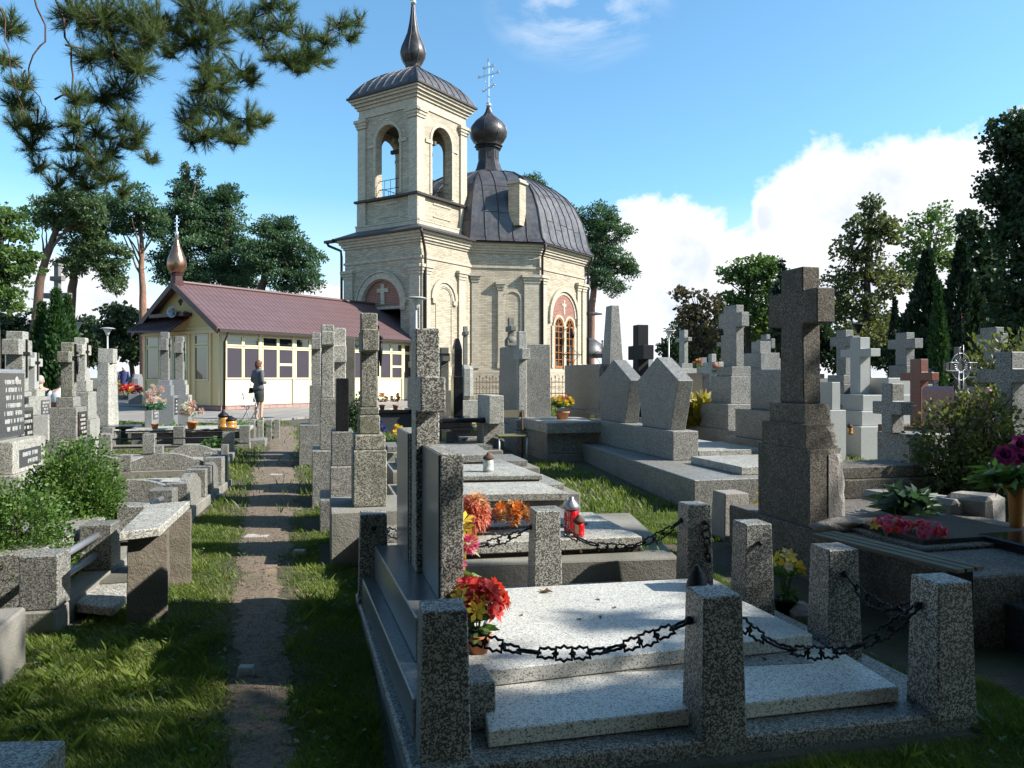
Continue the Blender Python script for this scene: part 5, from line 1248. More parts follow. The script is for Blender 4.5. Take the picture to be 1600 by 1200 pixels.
m.prism([P2(p-c) for p in (Vector((c.x-.55, c.y-.02, 0)), Vector((c.x, c.y, 0)), Vector((c.x+.06, c.y-.45, 0)), Vector((c.x-.5, c.y-.5, 0)))], -.34, 0); o = m.build('grave_block', TZ_GREY, None, .006, (c.x, c.y, .30)); tag(o, 'smooth grey terrazzo block in the bottom left corner', 'stone block')
EXCL.append((c.x-.25, c.y-.2, .35, .3, 0))
for px, py, s, lb in ((385, 1055, .10, 'small half buried stone at the near end of the path'), (432, 742, .2, 'flat half buried stone far along the path'), (468, 868, .12, 'little grey stone in the grass right of the path'), (338, 778, .16, 'broken pale stone lying at the edge of the path'), (402, 838, .24, 'flat pale stone step set in the trodden path')):
    p = GP(px, py); m = MB(); m.cbox(s, s*.7, -.03, .05 if s < .2 else .012, t=.01); o = m.build('loose_stone', CONC_PALE, None, .008, p, jit=.006); tag(o, lb, 'stone')
def arch_frame(px, D, w, label, l=1.6):
    X = XD(px, D); r = empty('grave_border', (X, D, gz(D)), GA, label, 'grave', 'graves with arched end boards left of the path')
    m = MB(); m.box(-w/2-.08, w/2+.08, 0, l, -.1, .14); m.build('kerb', CONC, r, .01)
    m = MB(); n = 14; m.yprism([(-w/2, .142), (w/2, .142)]+[(w/2-w*i/n, .24+.13*math.sin(math.pi*i/n)) for i in range(n+1)], .02, .10); m.build('arched_board', TZ_GREY, r, .004)
    m = MB(); m.box(-w/2+.05, w/2-.05, .2, l-.1, .142, .20); m.build('slab', TZ_PALE2, r, .005)
    for s in (-1, 1):
        m = MB(); m.box(s*(w/2+.055)-.05, s*(w/2+.055)+.05, .0, .12, .142, .36); m.build('corner_block', TZ_GREY, r, .004)
    EXCL.append((X-.2, D+.8, w/2+.04, .8, GA))
arch_frame(258, 10.3, .95, 'arched end board nearest the box grave left of the path')
arch_frame(205, 7.9, .95, 'arched end board half hidden behind the larger boxwood bush')
arch_frame(152, 10.1, .6, 'smaller arched end board behind the boxwood bushes')
arch_frame(300, 11.4, .8, 'low arched border just before the small stone posts')
def rail_plot(pxs, D, label):
    X0 = XD(pxs[0], D); r = empty('railed_plot', (X0, D, gz(D)), GA, label, 'grave enclosure', 'plots fenced with stone posts and iron rails')
    xs = [(XD(p, D)-X0)/CA for p in pxs]
    m = MB(); m.box(-.1, xs[-1]+.1, -.08, .08, -.1, .12); m.build('kerb', CONC, r, .01)
    for x in xs: m = MB(); m.cbox(.18, .18, .122, .44, x, 0); m.build('post', TZ_GREY, r, .006)
    for z in (.22, .36): m = MB(); m.tube([(xs[0], 0, z), (xs[-1], 0, z)], .013, 6); m.build('rail', IRON, r)
    EXCL.append(((X0+XD(pxs[-1], D))/2, D, 1, .1, GA))
rail_plot((95, 158, 219, 335), 12.2, 'nearer row of stone posts joined by iron rails before the box grave')
rail_plot((62, 157, 259, 357), 13.5, 'farther row of stone posts joined by iron rails before the box grave')
# box grave with stele and flowers
D = 14.3; X = XD(296, D); r = empty('box_grave', (X, D, gz(D)), GA, 'long low grey box grave covered with plants and lanterns in front of the shop', 'grave')
m = MB(); m.box(-1.0, 1.0, 0, .9, -.05, .30); m.build('body', TZ_GREY, r, .01); m = MB(); m.box(-1.08, 1.06, -.06, .95, .302, .37); m.build('slab', TZ_PALE2, r, .008)
m = MB(); m.box(.98, 1.35, -.05, .6, -.05, .14); m.build('step', TZ_GREY, r, .01)
EXCL.append((X, D+.4, 1.1, .6, GA))
zs = gz(D)+.372
r2 = empty('stele', (XD(226, 14.6), 14.6, zs), GA, 'grey granite stele with swept top at the left end of the box grave', 'gravestone')
m = MB(); m.xprism([(0, 0), (.62, 0), (.62, .66), (.5, .60), (.3, .74), (.12, .60), (0, .70)], 0, .13); m.build('stone', GREY_GR, r2, .006); plaque(r2, 'plaque', DARK_GR, .13, .31, .42, .14, .52, 1, .01, 5, PALE_LET, 4)
bouquet('artificial_bouquet', 'tall spray of pastel cloth flowers beside the swept stele', 'flowers', (XD(242, 14.2), 14.2, zs), .20, .56, [('pink_flowers', P_BLUSH, 'pom', 9, .07), ('white_flowers', P_WHITE, 'pom', 6, .06), ('yellow_flowers', P_YEL, 'rose', 4, .05)], True, TERRA, leaf('teal_leaf', (.03, .10, .07), (.10, .22, .14), .3, 8), 90, (.16, .05))
bouquet('artificial_bouquet', 'pot of pale pink and white flowers in the middle of the box grave', 'flowers', (XD(300, 14.2), 14.2, zs), .22, .26, [('pink_flowers', P_BLUSH, 'pom', 7, .08), ('white_flowers', P_WHITE, 'pom', 5, .08)], True, POT_ORANGE, HERB, 30, poth=.14, potr=.09)
lantern('grave_lantern', 'brown glass lantern on the right end of the box grave', (XD(349, 14.2), 14.2, zs), .34, .10, AMBER_GL, 'lanterns on the box grave', IRON)
lantern('grave_lantern', 'wide amber lantern next to the brown one on the box grave', (XD(360, 14.25), 14.25, zs), .24, .12, AMBER_GL, 'lanterns on the box grave', IRON)
for i, (px, py, D, rr, hh, lb) in enumerate(((280, 655, 15.2, .35, .22, 'light green border plants behind the pink flowers'), (330, 655, 15.4, .4, .28, 'light green leafy plants before the shop plinth'), (385, 658, 16.0, .45, .34, 'leafy plants at the feet of the woman'), (340, 695, 12.9, .28, .16, 'yellow green hosta between the stone posts'), (265, 652, 16, .25, .3, 'pale shrubby plant right of the pastel spray'))):
    o = npmesh('border_plant', leafset((0, 0, hh*.4), 170, rr*1.6, hh, .06, .15), 4, HERB); o.location = (XD(px, D), D, gz(D)+(.0 if i != 3 else .12)); tag(o, lb, 'plant', 'border plants round the box grave')
# small kerb blocks at the end of the path
for i, (px, py, lb) in enumerate(((405, 680, 'cut stone posts leaning together at the far end of the path'),)):
    r = empty('stone_posts', (XD(px, 15.6), 15.6, gz(15.6)), GA, lb, 'stone kerb')
    for k in range(4): m = MB(); m.cbox(.12, .2, -.05, .42, -.14+k*.15, .2*k); m.build('block', TZ_GREY, r, .008)
    m = MB(); m.cbox(.5, .6, -.05, .3, -.3, -.3); m.build('base', CONC_DARK, r, .01)
# monuments
r, X, g = stack('inscribed_stele', 'dark polished inscribed headstone with oval portrait at the left edge', 'gravestone', 8, 7.9,
    [('b', 'base', TZ_PALE2, .60, 1.0, 735), ('b', 'base', TZ_PALE2, .46, .9, 686), ('b', 'stone', GREY_GR, .12, .72, 577, {'bevel': .02})])
z0, z1 = ZD(682, 7.9)-g, ZD(583, 7.9)-g
p = plaque(r, 'inscription_panel', DARK_GR, .06, 0, .66, z0, z1, 1, .008, 7, PALE_LET, 11)
m = MB(); m.M = Matrix.Translation((.07, .1, z1-.08)) @ Matrix.Rotation(R(90), 4, 'Y'); m.lathe([(.045, 0), (.045, .006), (.035, .009)], 16); m.build('portrait', MARBLE, r)
plaque(r, 'name_plate', DARK_GR, .23, 0, .6, z0-.30, z0-.12, 1, .006, 2, PALE_LET, 3)
r, X, g = stack('stele', 'small black headstone standing right of the inscribed stele', 'gravestone', 30, 8.3, [('b', 'base', TZ_PALE2, .3, .5, 690), ('b', 'stone', DARK_GR, .14, .42, 637)])
plaque(r, 'inscription_panel', BLACK_GR, .07, 0, .38, ZD(684, 8.3)-g, ZD(642, 8.3)-g, 1, .004, 4, PALE_LET, 5)
r, X, g = stack('cross_monument', 'broad granite cross with thin black crucifix at the left edge', 'gravestone', 27, 10.0,
    [('b', 'base', TZ_GREY, .5, .7, 650), ('b', 'pedestal', TZ_PALE2, .36, .5, 620), ('b', 'block', TZ_PALE2, .24, .3, 612), ('c', 'cross', TZ_PALE2, .18, .2, 518, .46, 531, 555, {'e': .02})])
crucifix(r, .10, 0, ZD(553, 10)-g, .5, 1, False)
r, X, g = stack('cross_monument', 'small white cross with dark crucifix behind the broad granite cross', 'gravestone', 49, 13.2,
    [('b', 'base', TZ_PALE2, .62, .9, 657), ('b', 'pedestal', TZ_PALE2, .42, .6, 620), ('b', 'block', TZ_PALE2, .3, .4, 608), ('c', 'cross', MARBLE, .16, .2, 551, .55, 560, 573, {'e': .02})])
crucifix(r, .09, 0, ZD(567, 13.2)-g, .5, 1, False); plaque(r, 'plaque', DARK_GR, .21, 0, .4, ZD(648, 13.2)-g, ZD(625, 13.2)-g, 1, .01, 4, PALE_LET, 9)
r, X, g = stack('cross_monument', 'weathered cross with hanging figure on tall pedestal with dark plaque', 'gravestone', 107, 9.6,
    [('b', 'base', TZ_GREY, .40, .50, 687), ('b', 'pedestal', TZ_GREY, .30, .42, 636), ('b', 'block', TZ_GREY, .20, .28, 620), ('c', 'cross', TZ_MOSS, .115, .15, 535, .44, 550, 567, {'e': .02})])
crucifix(r, .07, 0, ZD(560, 9.6)-g, .48, 1, True); plaque(r, 'plaque', BLACK_GR, .15, 0, .34, ZD(681, 9.6)-g, ZD(643, 9.6)-g, 1, .012, 5, PALE_LET, 2)
r, X, g = stack('leaning_plate', 'loose dark inscription plate leaning on the kerb under the weathered cross', 'gravestone', 133, 9.4, [('b', 'stone', DARK_GR, .05, .34, 686)], excl=False); glyphs(MB(), .0255, -.14, .14, .05, .26, 4, 1, 8).build('inscription', PALE_LET, r)
r, X, g = stack('cross_monument', 'pale cross on stepped pedestal just right of the weathered cross', 'gravestone', 127, 12.6,
    [('b', 'base', TZ_PALE2, .42, .55, 655), ('b', 'pedestal', TZ_PALE2, .34, .46, 612), ('b', 'block', TZ_PALE2, .26, .34, 594), ('c', 'cross', TZ_PALE2, .15, .17, 528, .5, 539, 555, {'e': .02})])
crucifix(r, .085, 0, ZD(550, 12.6)-g, .4, 1, False)
# white pentagonal pillar
D = 16.5; X = XD(166, D); g = gz(D); r = empty('white_pillar', (X, D, g), GA, 'white stone pillar with cube top standing between the crosses and the shop', 'gravestone')
m = MB(); m.prism([(-.17, -.2), (.10, -.24), (.2, -.1), (.2, .25), (-.17, .25)], -.05, ZD(568, D)-g, .78); m.build('pillar', TZ_PALE2, r, .006); m = MB(); m.cbox(.30, .34, ZD(568, D)-g+.002, ZD(545, D)-g, .03, 0); m.build('cube', TZ_PALE2, r, .008)
m = MB(); m.cbox(.8, .8, -.05, .08); m.build('base', TZ_PALE2, r, .008)
r, X, g = stack('cross_monument', 'left of the twin granite crosses in front of the shop door', 'gravestone', 258, 19.0,
    [('b', 'base', GREY_GR, .50, .55, 618), ('b', 'block', GREY_GR, .34, .42, 602), ('b', 'block', GREY_GR, .28, .34, 594), ('c', 'cross', TZ_GREY, .17, .2, 519, .62, 530, 548, {'e': .02})], group='twin crosses before the shop')
plaque(r, 'plaque', BLACK_GR, .25, 0, .42, ZD(648, 19)-g, ZD(622, 19)-g, 1, .012, 4, PALE_LET, 2); crucifix(r, .10, 0, ZD(540, 19)-g, .5, 1, False)
r, X, g = stack('cross_monument', 'right of the twin granite crosses in front of the shop door', 'gravestone', 281, 19.6,
    [('b', 'base', GREY_GR, .50, .55, 617), ('b', 'block', GREY_GR, .36, .44, 601), ('b', 'block', GREY_GR, .30, .36, 594), ('c', 'cross', TZ_GREY, .17, .2, 526, .58, 536, 552, {'e': .02})], group='twin crosses before the shop')
plaque(r, 'plaque', BLACK_GR, .25, 0, .42, ZD(646, 19.6)-g, ZD(620, 19.6)-g, 1, .012, 4, PALE_LET, 6); crucifix(r, .10, 0, ZD(546, 19.6)-g, .5, 1, False)
# turned stone baluster and low table behind the boxwood
D = 14.8; r = empty('stone_urn', (XD(145, D), D, gz(D)), 0, 'brown turned stone urn on a kerb before the white pillar', 'urn')
m = MB(); m.lathe([(.12, -.05), (.12, .25), (.09, .3), (.13, .42), (.10, .55), (.05, .62), (.08, .70), (.04, .80), (.01, .84)], 16); m.build('body', CONC, r)
r, X, g = stack('table_grave', 'dark table grave beside the turned stone urn', 'grave', 165, 15.4, [('b', 'leg', DARK_GR, .12, .5, .28, {'dx': -.4})]); m = MB(); m.cbox(.12, .5, -.05, .28, .4); m.build('leg', DARK_GR, r); m = MB(); m.cbox(1.2, .7, .282, .34); m.build('slab', DARK_GR, r, .01)
m = MB(); m.box(-.9, .9, -.4, .4, -.05, .34); o = m.build('grave_block', TZ_GREY, None, .01, (XD(95, 13.8), 13.8, gz(13.8))); o.rotation_euler.z = GA; tag(o, 'long low grey block between the weathered cross and the benches', 'grave')
# boxwood bushes
def bush(name, label, c, ells, n, lf, mm, core=True, cat='bush', group=None, wood=BARK_DK):
    r = empty(name, c, 0, label, cat, group); out = []
    vol = [e[3]*e[4] for e in ells]; tot = sum(vol)
    for e, v in zip(ells, vol):
        for k in range(int(n*v/tot)):
            d = rvec(); rad = rng.uniform(.3, 1.1)**.5; w = 1+.13*math.sin(7*d[0]+3*d[2]*2)+.1*math.sin(11*d[1]+5*d[2])
            p = np.array(e[:3])+d*np.array(e[3:6])*rad*w
            dd = d+rvec()*.9; dd, a, b = frame(dd); s = a*math.cos(k)+b*math.sin(k); L = lf*rng.uniform(.7, 1.25)
            out += [p, p+dd*L*.5-s*L*.28, p+dd*L, p+dd*L*.5+s*L*.28]
    npmesh('foliage', out, 4, mm, r)
    m = MB(); rr = random.Random(len(out))
    for e in ells:
        for k in range(5): m.tube([(e[0]*.3, e[1]*.3, -.05), (e[0]+rr.uniform(-.3, .3)*e[3], e[1]+rr.uniform(-.3, .3)*e[4], e[2]), (e[0]+rr.uniform(-.7, .7)*e[3], e[1]+rr.uniform(-.7, .7)*e[4], e[2]+e[5]*.8)], [.016, .010, .004], 5)
    m.build('stems', wood, r); return r
c = Vector((XD(128, 6.0)-.1, 6.1, gz(6))); bush('boxwood', 'farther rounded boxwood bush behind the granite bench', c, [(0, 0, .52, .30, .28, .42), (-.22, .05, .42, .22, .25, .34), (.17, -.02, .40, .18, .2, .28), (.0, 0, .22, .3, .28, .22)], 26000, .030, BOX_LEAF, group='boxwood bushes')
c = Vector((XD(45, 5.0)-.10, 5.0, gz(5))); bush('boxwood', 'nearer boxwood bush cut by the left edge behind the square blocks', c, [(0, 0, .42, .30, .30, .34), (-.35, 0, .48, .3, .3, .36), (.14, .0, .22, .22, .25, .22), (-.2, -.1, .2, .4, .3, .22)], 30000, .028, BOX_LEAF, group='boxwood bushes')
c = Vector((XD(1500, 7.6), 7.6, gz(7.6))); bush('leafy_bush', 'loose olive green bush with bare twigs right of the grey terrazzo cross', c, [(-.1, 0, .75, .34, .35, .45), (.22, 0, .95, .28, .3, .36), (-.28, -.1, .5, .25, .3, .3), (.1, -.1, .35, .4, .35, .35), (.38, .1, .62, .25, .3, .4)], 6500, .06, LEAF_OLIVE)
c = Vector((XD(1575, 9.5), 9.5, gz(9.5))); bush('leafy_bush', 'taller yellow green shrub at the right edge behind the granite cross', c, [(0, 0, 1.3, .55, .5, .6), (-.2, 0, .8, .5, .5, .6), (.4, 0, 1.0, .5, .5, .8)], 5000, .08, LEAF_OLIVE)
c = Vector((XD(540, 13), 13, gz(13))); bush('dwarf_spruce', 'small dark green shrub between the black stele and the lichened cross', (XD(556, 12), 12, gz(12)), [(0, 0, .45, .22, .22, .42), (0, 0, .8, .1, .1, .3)], 1800, .06, THUJA)
o = npmesh('fern', leafset((0, 0, .25), 260, .7, .75, .10, .7), 4, FERN_Y); o.location = (XD(1092, 13.8), 13.8, gz(13.8)+.25); tag(o, 'yellowing fern left of the tall grey granite cross', 'plant')
o = npmesh('border_plant', leafset((0, 0, .25), 120, .5, .5, .16, .5), 4, LEAF_OLIVE); o.location = (XD(1360, 15), 15, gz(15)+.2); tag(o, 'leafy light green plant between the granite cross and the white stone cross', 'plant')
# small flowers near the shop and right of the front cross
for i, (px, D, zz, mm, lb) in enumerate(((745, 13.3, .3, P_WHITE, 'white flowers with green leaves right of the pointed stele'), (597, 17.5, .55, P_ORANGE, 'left orange flower pot before the shop wall'), (618, 17.5, .55, P_ORANGE, 'right orange flower pot before the shop wall'), (626, 11.5, .3, P_YEL, 'pale yellow green posy just left of the front cross'), (594, 12.2, .28, P_BLUE, 'blue glass flower cup before the shop wall'))):
    bouquet('artificial_bouquet', lb, 'flowers', (XD(px, D), D, gz(D)+zz), .12, .2, [('flowers', mm, 'pom', 6, .06)], i != 0, TERRA if i != 4 else CLOTH_BLUE, HERB, 30)
for i, (px, D, w, l, h, lb) in enumerate(((608, 17.6, 1.7, .8, .55, 'dark granite box grave before the shop carrying orange flowers'), (598, 12.3, 1.5, .8, .28, 'dark grey slab grave carrying a blue cup'), (745, 13.4, .5, .3, .3, 'low stone ledge with white flowers'))):
    r = empty('box_grave', (XD(px, D), D, gz(D)), GA, lb, 'grave'); m = MB(); m.cbox(w, l, -.05, h-.08); m.build('body', DARK_GR, r, .01); m = MB(); m.cbox(w+.1, l+.1, h-.078, h); m.build('slab', BLACK_GR if i == 0 else TZ_GREY, r, .01)
r, X, g = stack('cross_monument', 'dark stone cross behind the pointed black stele', 'gravestone', 694, 17.5, [('b', 'base', CONC_DARK, .5, .6, 610), ('c', 'cross', CONC_DARK, .18, .22, 543, .6, 553, 565)])
r, X, g = stack('cross_monument', 'rusty orthodox iron cross left of the dark stone cross', 'gravestone', 684, 16.2, [('b', 'base', CONC_DARK, .3, .3, 640)]); z = lambda y: ZD(y, 16.2)-g
m = MB(); m.box(-.02, .02, -.02, .02, 0, z(541)); m.box(-.24, .24, -.02, .021, z(556), z(552)); m.tube([(-.14, 0, z(582)), (.16, 0, z(570))], .02, 5); m.build('cross', IRON, r)
r, X, g = stack('headstone', 'pale rounded headstone between the pointed stele and the chapel', 'gravestone', 727, 18.5, [('b', 'base', TZ_PALE2, .6, .5, 625), ('b', 'stone', TZ_PALE2, .34, .5, 570, {'bevel': .10}), ('c', 'cross', CONC, .10, .12, 510, .4, 518, 524)])
# wrought iron fence along the chapel plinth, two iron grave crosses beside it
def fence(x0, x1, D, label):
    r = empty('iron_fence', (XD(x0, D), D, gz(D)), R(10), label, 'fence', 'rusty wrought iron fences by the chapel'); w = XD(x1, D)-XD(x0, D); n = int(w/.11)
    m = MB(); zt = ZD(592, D)-gz(D)
    for k in range(n+1):
        x = w*k/n; t = zt+(.06 if k % 2 else 0); m.tube([(x, 0, -.05), (x, 0, t)], .010, 4); m.lathe([(.002, t-.04), (.022, t-.01), (.002, t+.07)], 5, (x, 0, 0))
        if k % 2: m.box(x-.035, x+.035, -.004, .004, t+.02, t+.032)
    for z in (.15, zt*.55, zt-.12): m.box(-.02, w+.02, -.008, .008, z, z+.022)
    for k in range(n): x = w*(k+.5)/n; m.tube([(x+.04*math.cos(a*math.pi/4), 0, zt*.75+.05*math.sin(a*math.pi/4)) for a in range(9)], .006, 4)
    m.build('railing', RUST, r)
    for x in (0, w): m = MB(); m.box(x-.025, x+.025, -.025, .025, -.05, zt+.12); m.build('post', RUST, r)
fence(734, 786, 25.5, 'rusty spiked iron fence under the chapel chamfer'); fence(850, 886, 25.5, 'rusty spiked iron fence under the chapel windows')
for px, D, yt, yb, lb in ((893, 20, 535, 600, 'scrolled wrought iron grave cross in front of the chapel windows'), (941, 18, 533, 600, 'scrolled wrought iron grave cross at the right corner of the chapel')):
    g = gz(D); r = empty('iron_cross', (XD(px, D), D, g), R(5), lb, 'gravestone', 'scrolled iron crosses'); z0 = ZD(yt, D)-g; m = MB(); m.tube([(0, 0, -.05), (0, 0, z0)], .016, 5); za = z0-.32; m.tube([(-.26, 0, za), (.26, 0, za)], .014, 5)
    for s in (-1, 1):
        m.tube([(s*.04, 0, za-.22), (s*.10, 0, za-.12), (s*.22, 0, za-.02)], .008, 4); m.tube([(s*.03, 0, za+.18), (s*.1, 0, za+.08), (s*.2, 0, za+.02)], .008, 4); m.blob((s*.27, 0, za), (.025, .02, .025), 1, 0, 6, 4)
    m.blob((0, 0, z0), (.025, .02, .03), 1, 0, 6, 4); m.build('cross', IRON, r); m = MB(); m.cbox(.3, .3, -.05, .25); m.build('base', CONC, r, .01)
# folding chair
def chair():
    D = 12.3; g = gz(D); r = empty('folding_chair', (XD(799, D), D, g), R(8), 'worn folding chair of old boards and pale metal legs on the grass', 'chair')
    m = MB()
    for k in range(3): m.box(-.24, .24, -.22+k*.145, -.09+k*.145, .42, .44)
    m.build('seat', plain('mossy_board', (.12, .115, .045), .8, 0, .4, 9), r, .004)
    m = MB(); m.add([(-.24, .28, .70), (.26, .28, .70), (.26, .31, .82), (-.24, .31, .82), (-.24, .295, .70), (.26, .295, .70), (.26, .325, .82), (-.24, .325, .82)], [(3, 2, 1, 0), (4, 5, 6, 7), (0, 1, 5, 4), (1, 2, 6, 5), (2, 3, 7, 6), (3, 0, 4, 7)]); m.build('backrest', OLDWOOD, r)
    for s in (-1, 1):
        m = MB(); m.tube([(s*.22, -.20, -.02), (s*.22, -.18, .43)], .016, 6); m.build('leg', LAMP_POST, r)
        m = MB(); m.tube([(s*.20, .16, -.02), (s*.20, .12, .2), (s*.21, .18, .44), (s*.22, .30, .80)], .014, 6); m.build('leg', RUST, r)
chair()
# street lamps
def lamp(px, D, yt, label, dark=False):
    g = gz(D); r = empty('street_lamp', (XD(px, D), D, g), 0, label, 'street lamp', 'mushroom topped street lamps'); z = ZD(yt, D)-g
    m = MB(); m.tube([(0, 0, -.1), (0, 0, z-.28)], [.05, .035], 8); m.build('pole', STEEL if dark else LAMP_POST, r)
    m = MB(); m.lathe([(.05, z-.36), (.07, z-.28), (.17, z-.07), (.165, z-.055)], 16); m.build('lamp_glass', CLEAR_GL if not dark else IRON, r)
    m = MB(); m.lathe([(.31, z-.055), (.31, z-.035), (.20, z), (.02, z+.02)], 20); m.build('lamp_shade', MARBLE if not dark else IRON, r)
lamp(650, 21.5, 464, 'pale mushroom topped lamp standing in front of the chapel tower')
lamp(168, 34, 512, 'mushroom topped lamp between the thujas and the shop'); lamp(121, 37, 504, 'mushroom topped lamp just right of the thujas')
lamp(1045, 40, 516, 'mushroom topped lamp on open sky right of the black granite cross'); lamp(1218, 62, 562, 'tiny distant mushroom topped lamp left of the broken cross', ); lamp(1341, 30, 506, 'dark lantern lamp in front of the trees right of the broken cross', True)
# wooden cross among thujas
def wood_cross():
    D = 23.0; g = gz(D); r = empty('wooden_cross', (XD(90, D), D, g), R(-8), 'tall weathered wooden cross rising out of the thujas', 'cross'); z = lambda y: ZD(y, D)-g
    m = MB(); m.cbox(.15, .13, -.1, z(415)); m.build('post', GREYWOOD, r, .006); m = MB(); m.box(-.38, .38, -.08, -.066, z(466)+.001, z(458)); m.box(-.42, .42, -.066, .08, z(466), z(458)-.0); m.build('beam', GREYWOOD, r, .004)
    m = MB(); m.box(-.19, .19, -.09, .09, z(439), z(432)); m.build('beam', GREYWOOD, r, .004); m = MB(); m.cbox(.22, .2, z(415)+.001, z(412)); m.build('cap', GREYWOOD, r)
wood_cross()
# distant gravestones and flowers, each a small thing of its own
proto = {}
def far_stone(kind, px, D, w, yt, mm, label, grp):
    g = gz(D); X = XD(px, D); h = ZD(yt, D)-g; r = empty('distant_gravestone', (X, D, g), GA, label, 'gravestone', grp)
    if kind == 'c':
        m = MB(); o = [(-.09, .4), (.09, .4), (.09, h*.66), (w/2, h*.66), (w/2, h*.78), (.09, h*.78), (.09, h), (-.09, h), (-.09, h*.78), (-w/2, h*.78), (-w/2, h*.66), (-.09, h*.66)]; m.xprism(o, -.08, .08); m.build('cross', mm, r, .01)
    else:
        m = MB(); m.xprism([(-w/2, .4), (w/2, .4), (w/2, h*.85), (w*.25, h), (-w*.25, h), (-w/2, h*.85)], -.09, .09); m.build('stone', mm, r, .01)
    m = MB(); m.cbox(.5, w+.2, -.05, .398); m.build('base', mm, r, .01)
rr = random.Random(5)
far_extra = [(1052, 25, 'c'), (1098, 22, 'c'), (1248, 19, 's'), (1275, 30, 'c'), (1336, 21, 's'), (1436, 26, 's'), (1512, 25, 's'), (1540, 23, 'c'), (1572, 21, 's')]
mats = [TZ_PALE2, TZ_GREY, MARBLE, DARK_GR, GREY_GR]
far = [(15, 20, 'c'), (36, 26, 's'), (130, 24, 's'), (205, 36, 's'), (216, 31, 's'), (186, 44, 'c'), (1022, 30, 's'), (1062, 33, 's'), (1240, 28, 'c'), (1262, 24, 's'), (1302, 34, 's'), (1345, 26, 'c'), (1362, 38, 's'), (1450, 22, 's'), (1470, 28, 'c'), (1525, 20, 's'), (1590, 24, 'c'), (1015, 22, 'c'), (1125, 34, 's'), (1150, 27, 's'), (1160, 40, 'c'), (1000, 40, 's'), (1035, 46, 's')]
far += far_extra
near_to = {1052: 'left of the slim pale cross', 1098: 'above the yellow fern', 1248: 'left of the broken cross shaft', 1275: 'glimpsed under the left arm of the broken cross', 1336: 'right of the dark lantern lamp', 1436: 'between the white block and the red cross', 1512: 'behind the rayed iron cross', 1540: 'above the leafy bush', 1572: 'between the yellow green shrub and the big tree', 15: 'behind the broad granite cross at the left edge', 36: 'behind the small white cross', 130: 'behind the pale cross with stepped pedestal', 205: 'left of the shop beside the paved road', 216: 'close to the shop corner', 186: 'far along the paved road', 1022: 'right of the black granite cross', 1062: 'behind the slim pale cross', 1240: 'directly behind the broken cross arms', 1262: 'behind the shaft of the broken cross', 1302: 'between the broken cross and the white pillar', 1345: 'under the dark lantern lamp', 1362: 'beyond the white stone cross', 1450: 'behind the red granite cross', 1470: 'left of the rayed iron cross', 1525: 'behind the pink granite headstone', 1590: 'at the right edge under the big tree', 1015: 'just behind the black granite cross', 1125: 'left of the small grey cross', 1150: 'behind the tall grey granite cross', 1160: 'between the tall granite cross and the stepped monument', 1000: 'far beyond the obelisk', 1035: 'far beside the street lamp'}
cn = {'c': 'cross', 's': 'headstone'}
for i, (px, D, k) in enumerate(far):
    mm = mats[i % 5]; nm = {0: 'pale', 1: 'grey', 2: 'white', 3: 'dark', 4: 'smooth grey'}[i % 5]
    far_stone(k, px, D, rr.uniform(.6, .9), 590-(rr.uniform(-.25, .35)/D*F) if k == 's' else 590-(rr.uniform(.3, .7)/D*F), mm, 'distant %s %s %s' % (nm, cn[k], near_to[px]), 'distant gravestones')
fl = [(203, 33, P_WHITE, 'white'), (210, 33.5, P_RED, 'red'), (218, 34, P_PINK, 'pink'), (224, 33, P_WHITE, 'white'), (213, 32, P_YEL, 'yellow'), (207, 30, P_RED, 'red'), (196, 35, P_ORANGE, 'orange'), (180, 40, P_YEL, 'yellow')]
wh = ['leftmost by the road', 'behind the yellow ones', 'second from the shop wall', 'nearest the shop wall', 'lowest of the heap', 'on the kerb in front', 'near the woman in blue', 'far behind the white pillar']
for i, (px, D, mm, cn_) in enumerate(fl):
    bouquet('distant_flowers', 'distant %s grave flowers, %s' % (cn_, wh[i]), 'flowers', (XD(px, D), D, gz(D)+.1+.1*(i % 3)), .35, .4, [('flowers', mm, 'pom', 9, .14)], False, nleaf=20, leaf=(.2, .08), group='distant grave flowers left of the shop')
# garden bench pair
for i, (px, D, lb) in enumerate(((68, 16.6, 'left dark red garden bench under the seated person in a dark coat'), (96, 15.6, 'right dark red garden bench under the person in a white shirt'), )):
    g = gz(D); r = empty('garden_bench', (XD(px, D), D, g), R(14), lb, 'bench', 'dark red garden benches')
    m = MB(); [m.box(-.6, .6, -.18+k*.12, -.08+k*.12, .43, .46) for k in range(4)]; m.build('seat', BENCHWOOD, r)
    m = MB(); [m.box(-.6, .6, -.24, -.215, .58+k*.13, .68+k*.13) for k in range(2)]; m.build('backrest', BENCHWOOD, r)
    for s in (-1, 1): m = MB(); m.box(s*.5-.03, s*.5+.03, -.215, -.18, -.05, .84); m.box(s*.5-.03, s*.5+.03, .22, .28, -.05, .43); m.build('leg', IRON, r)
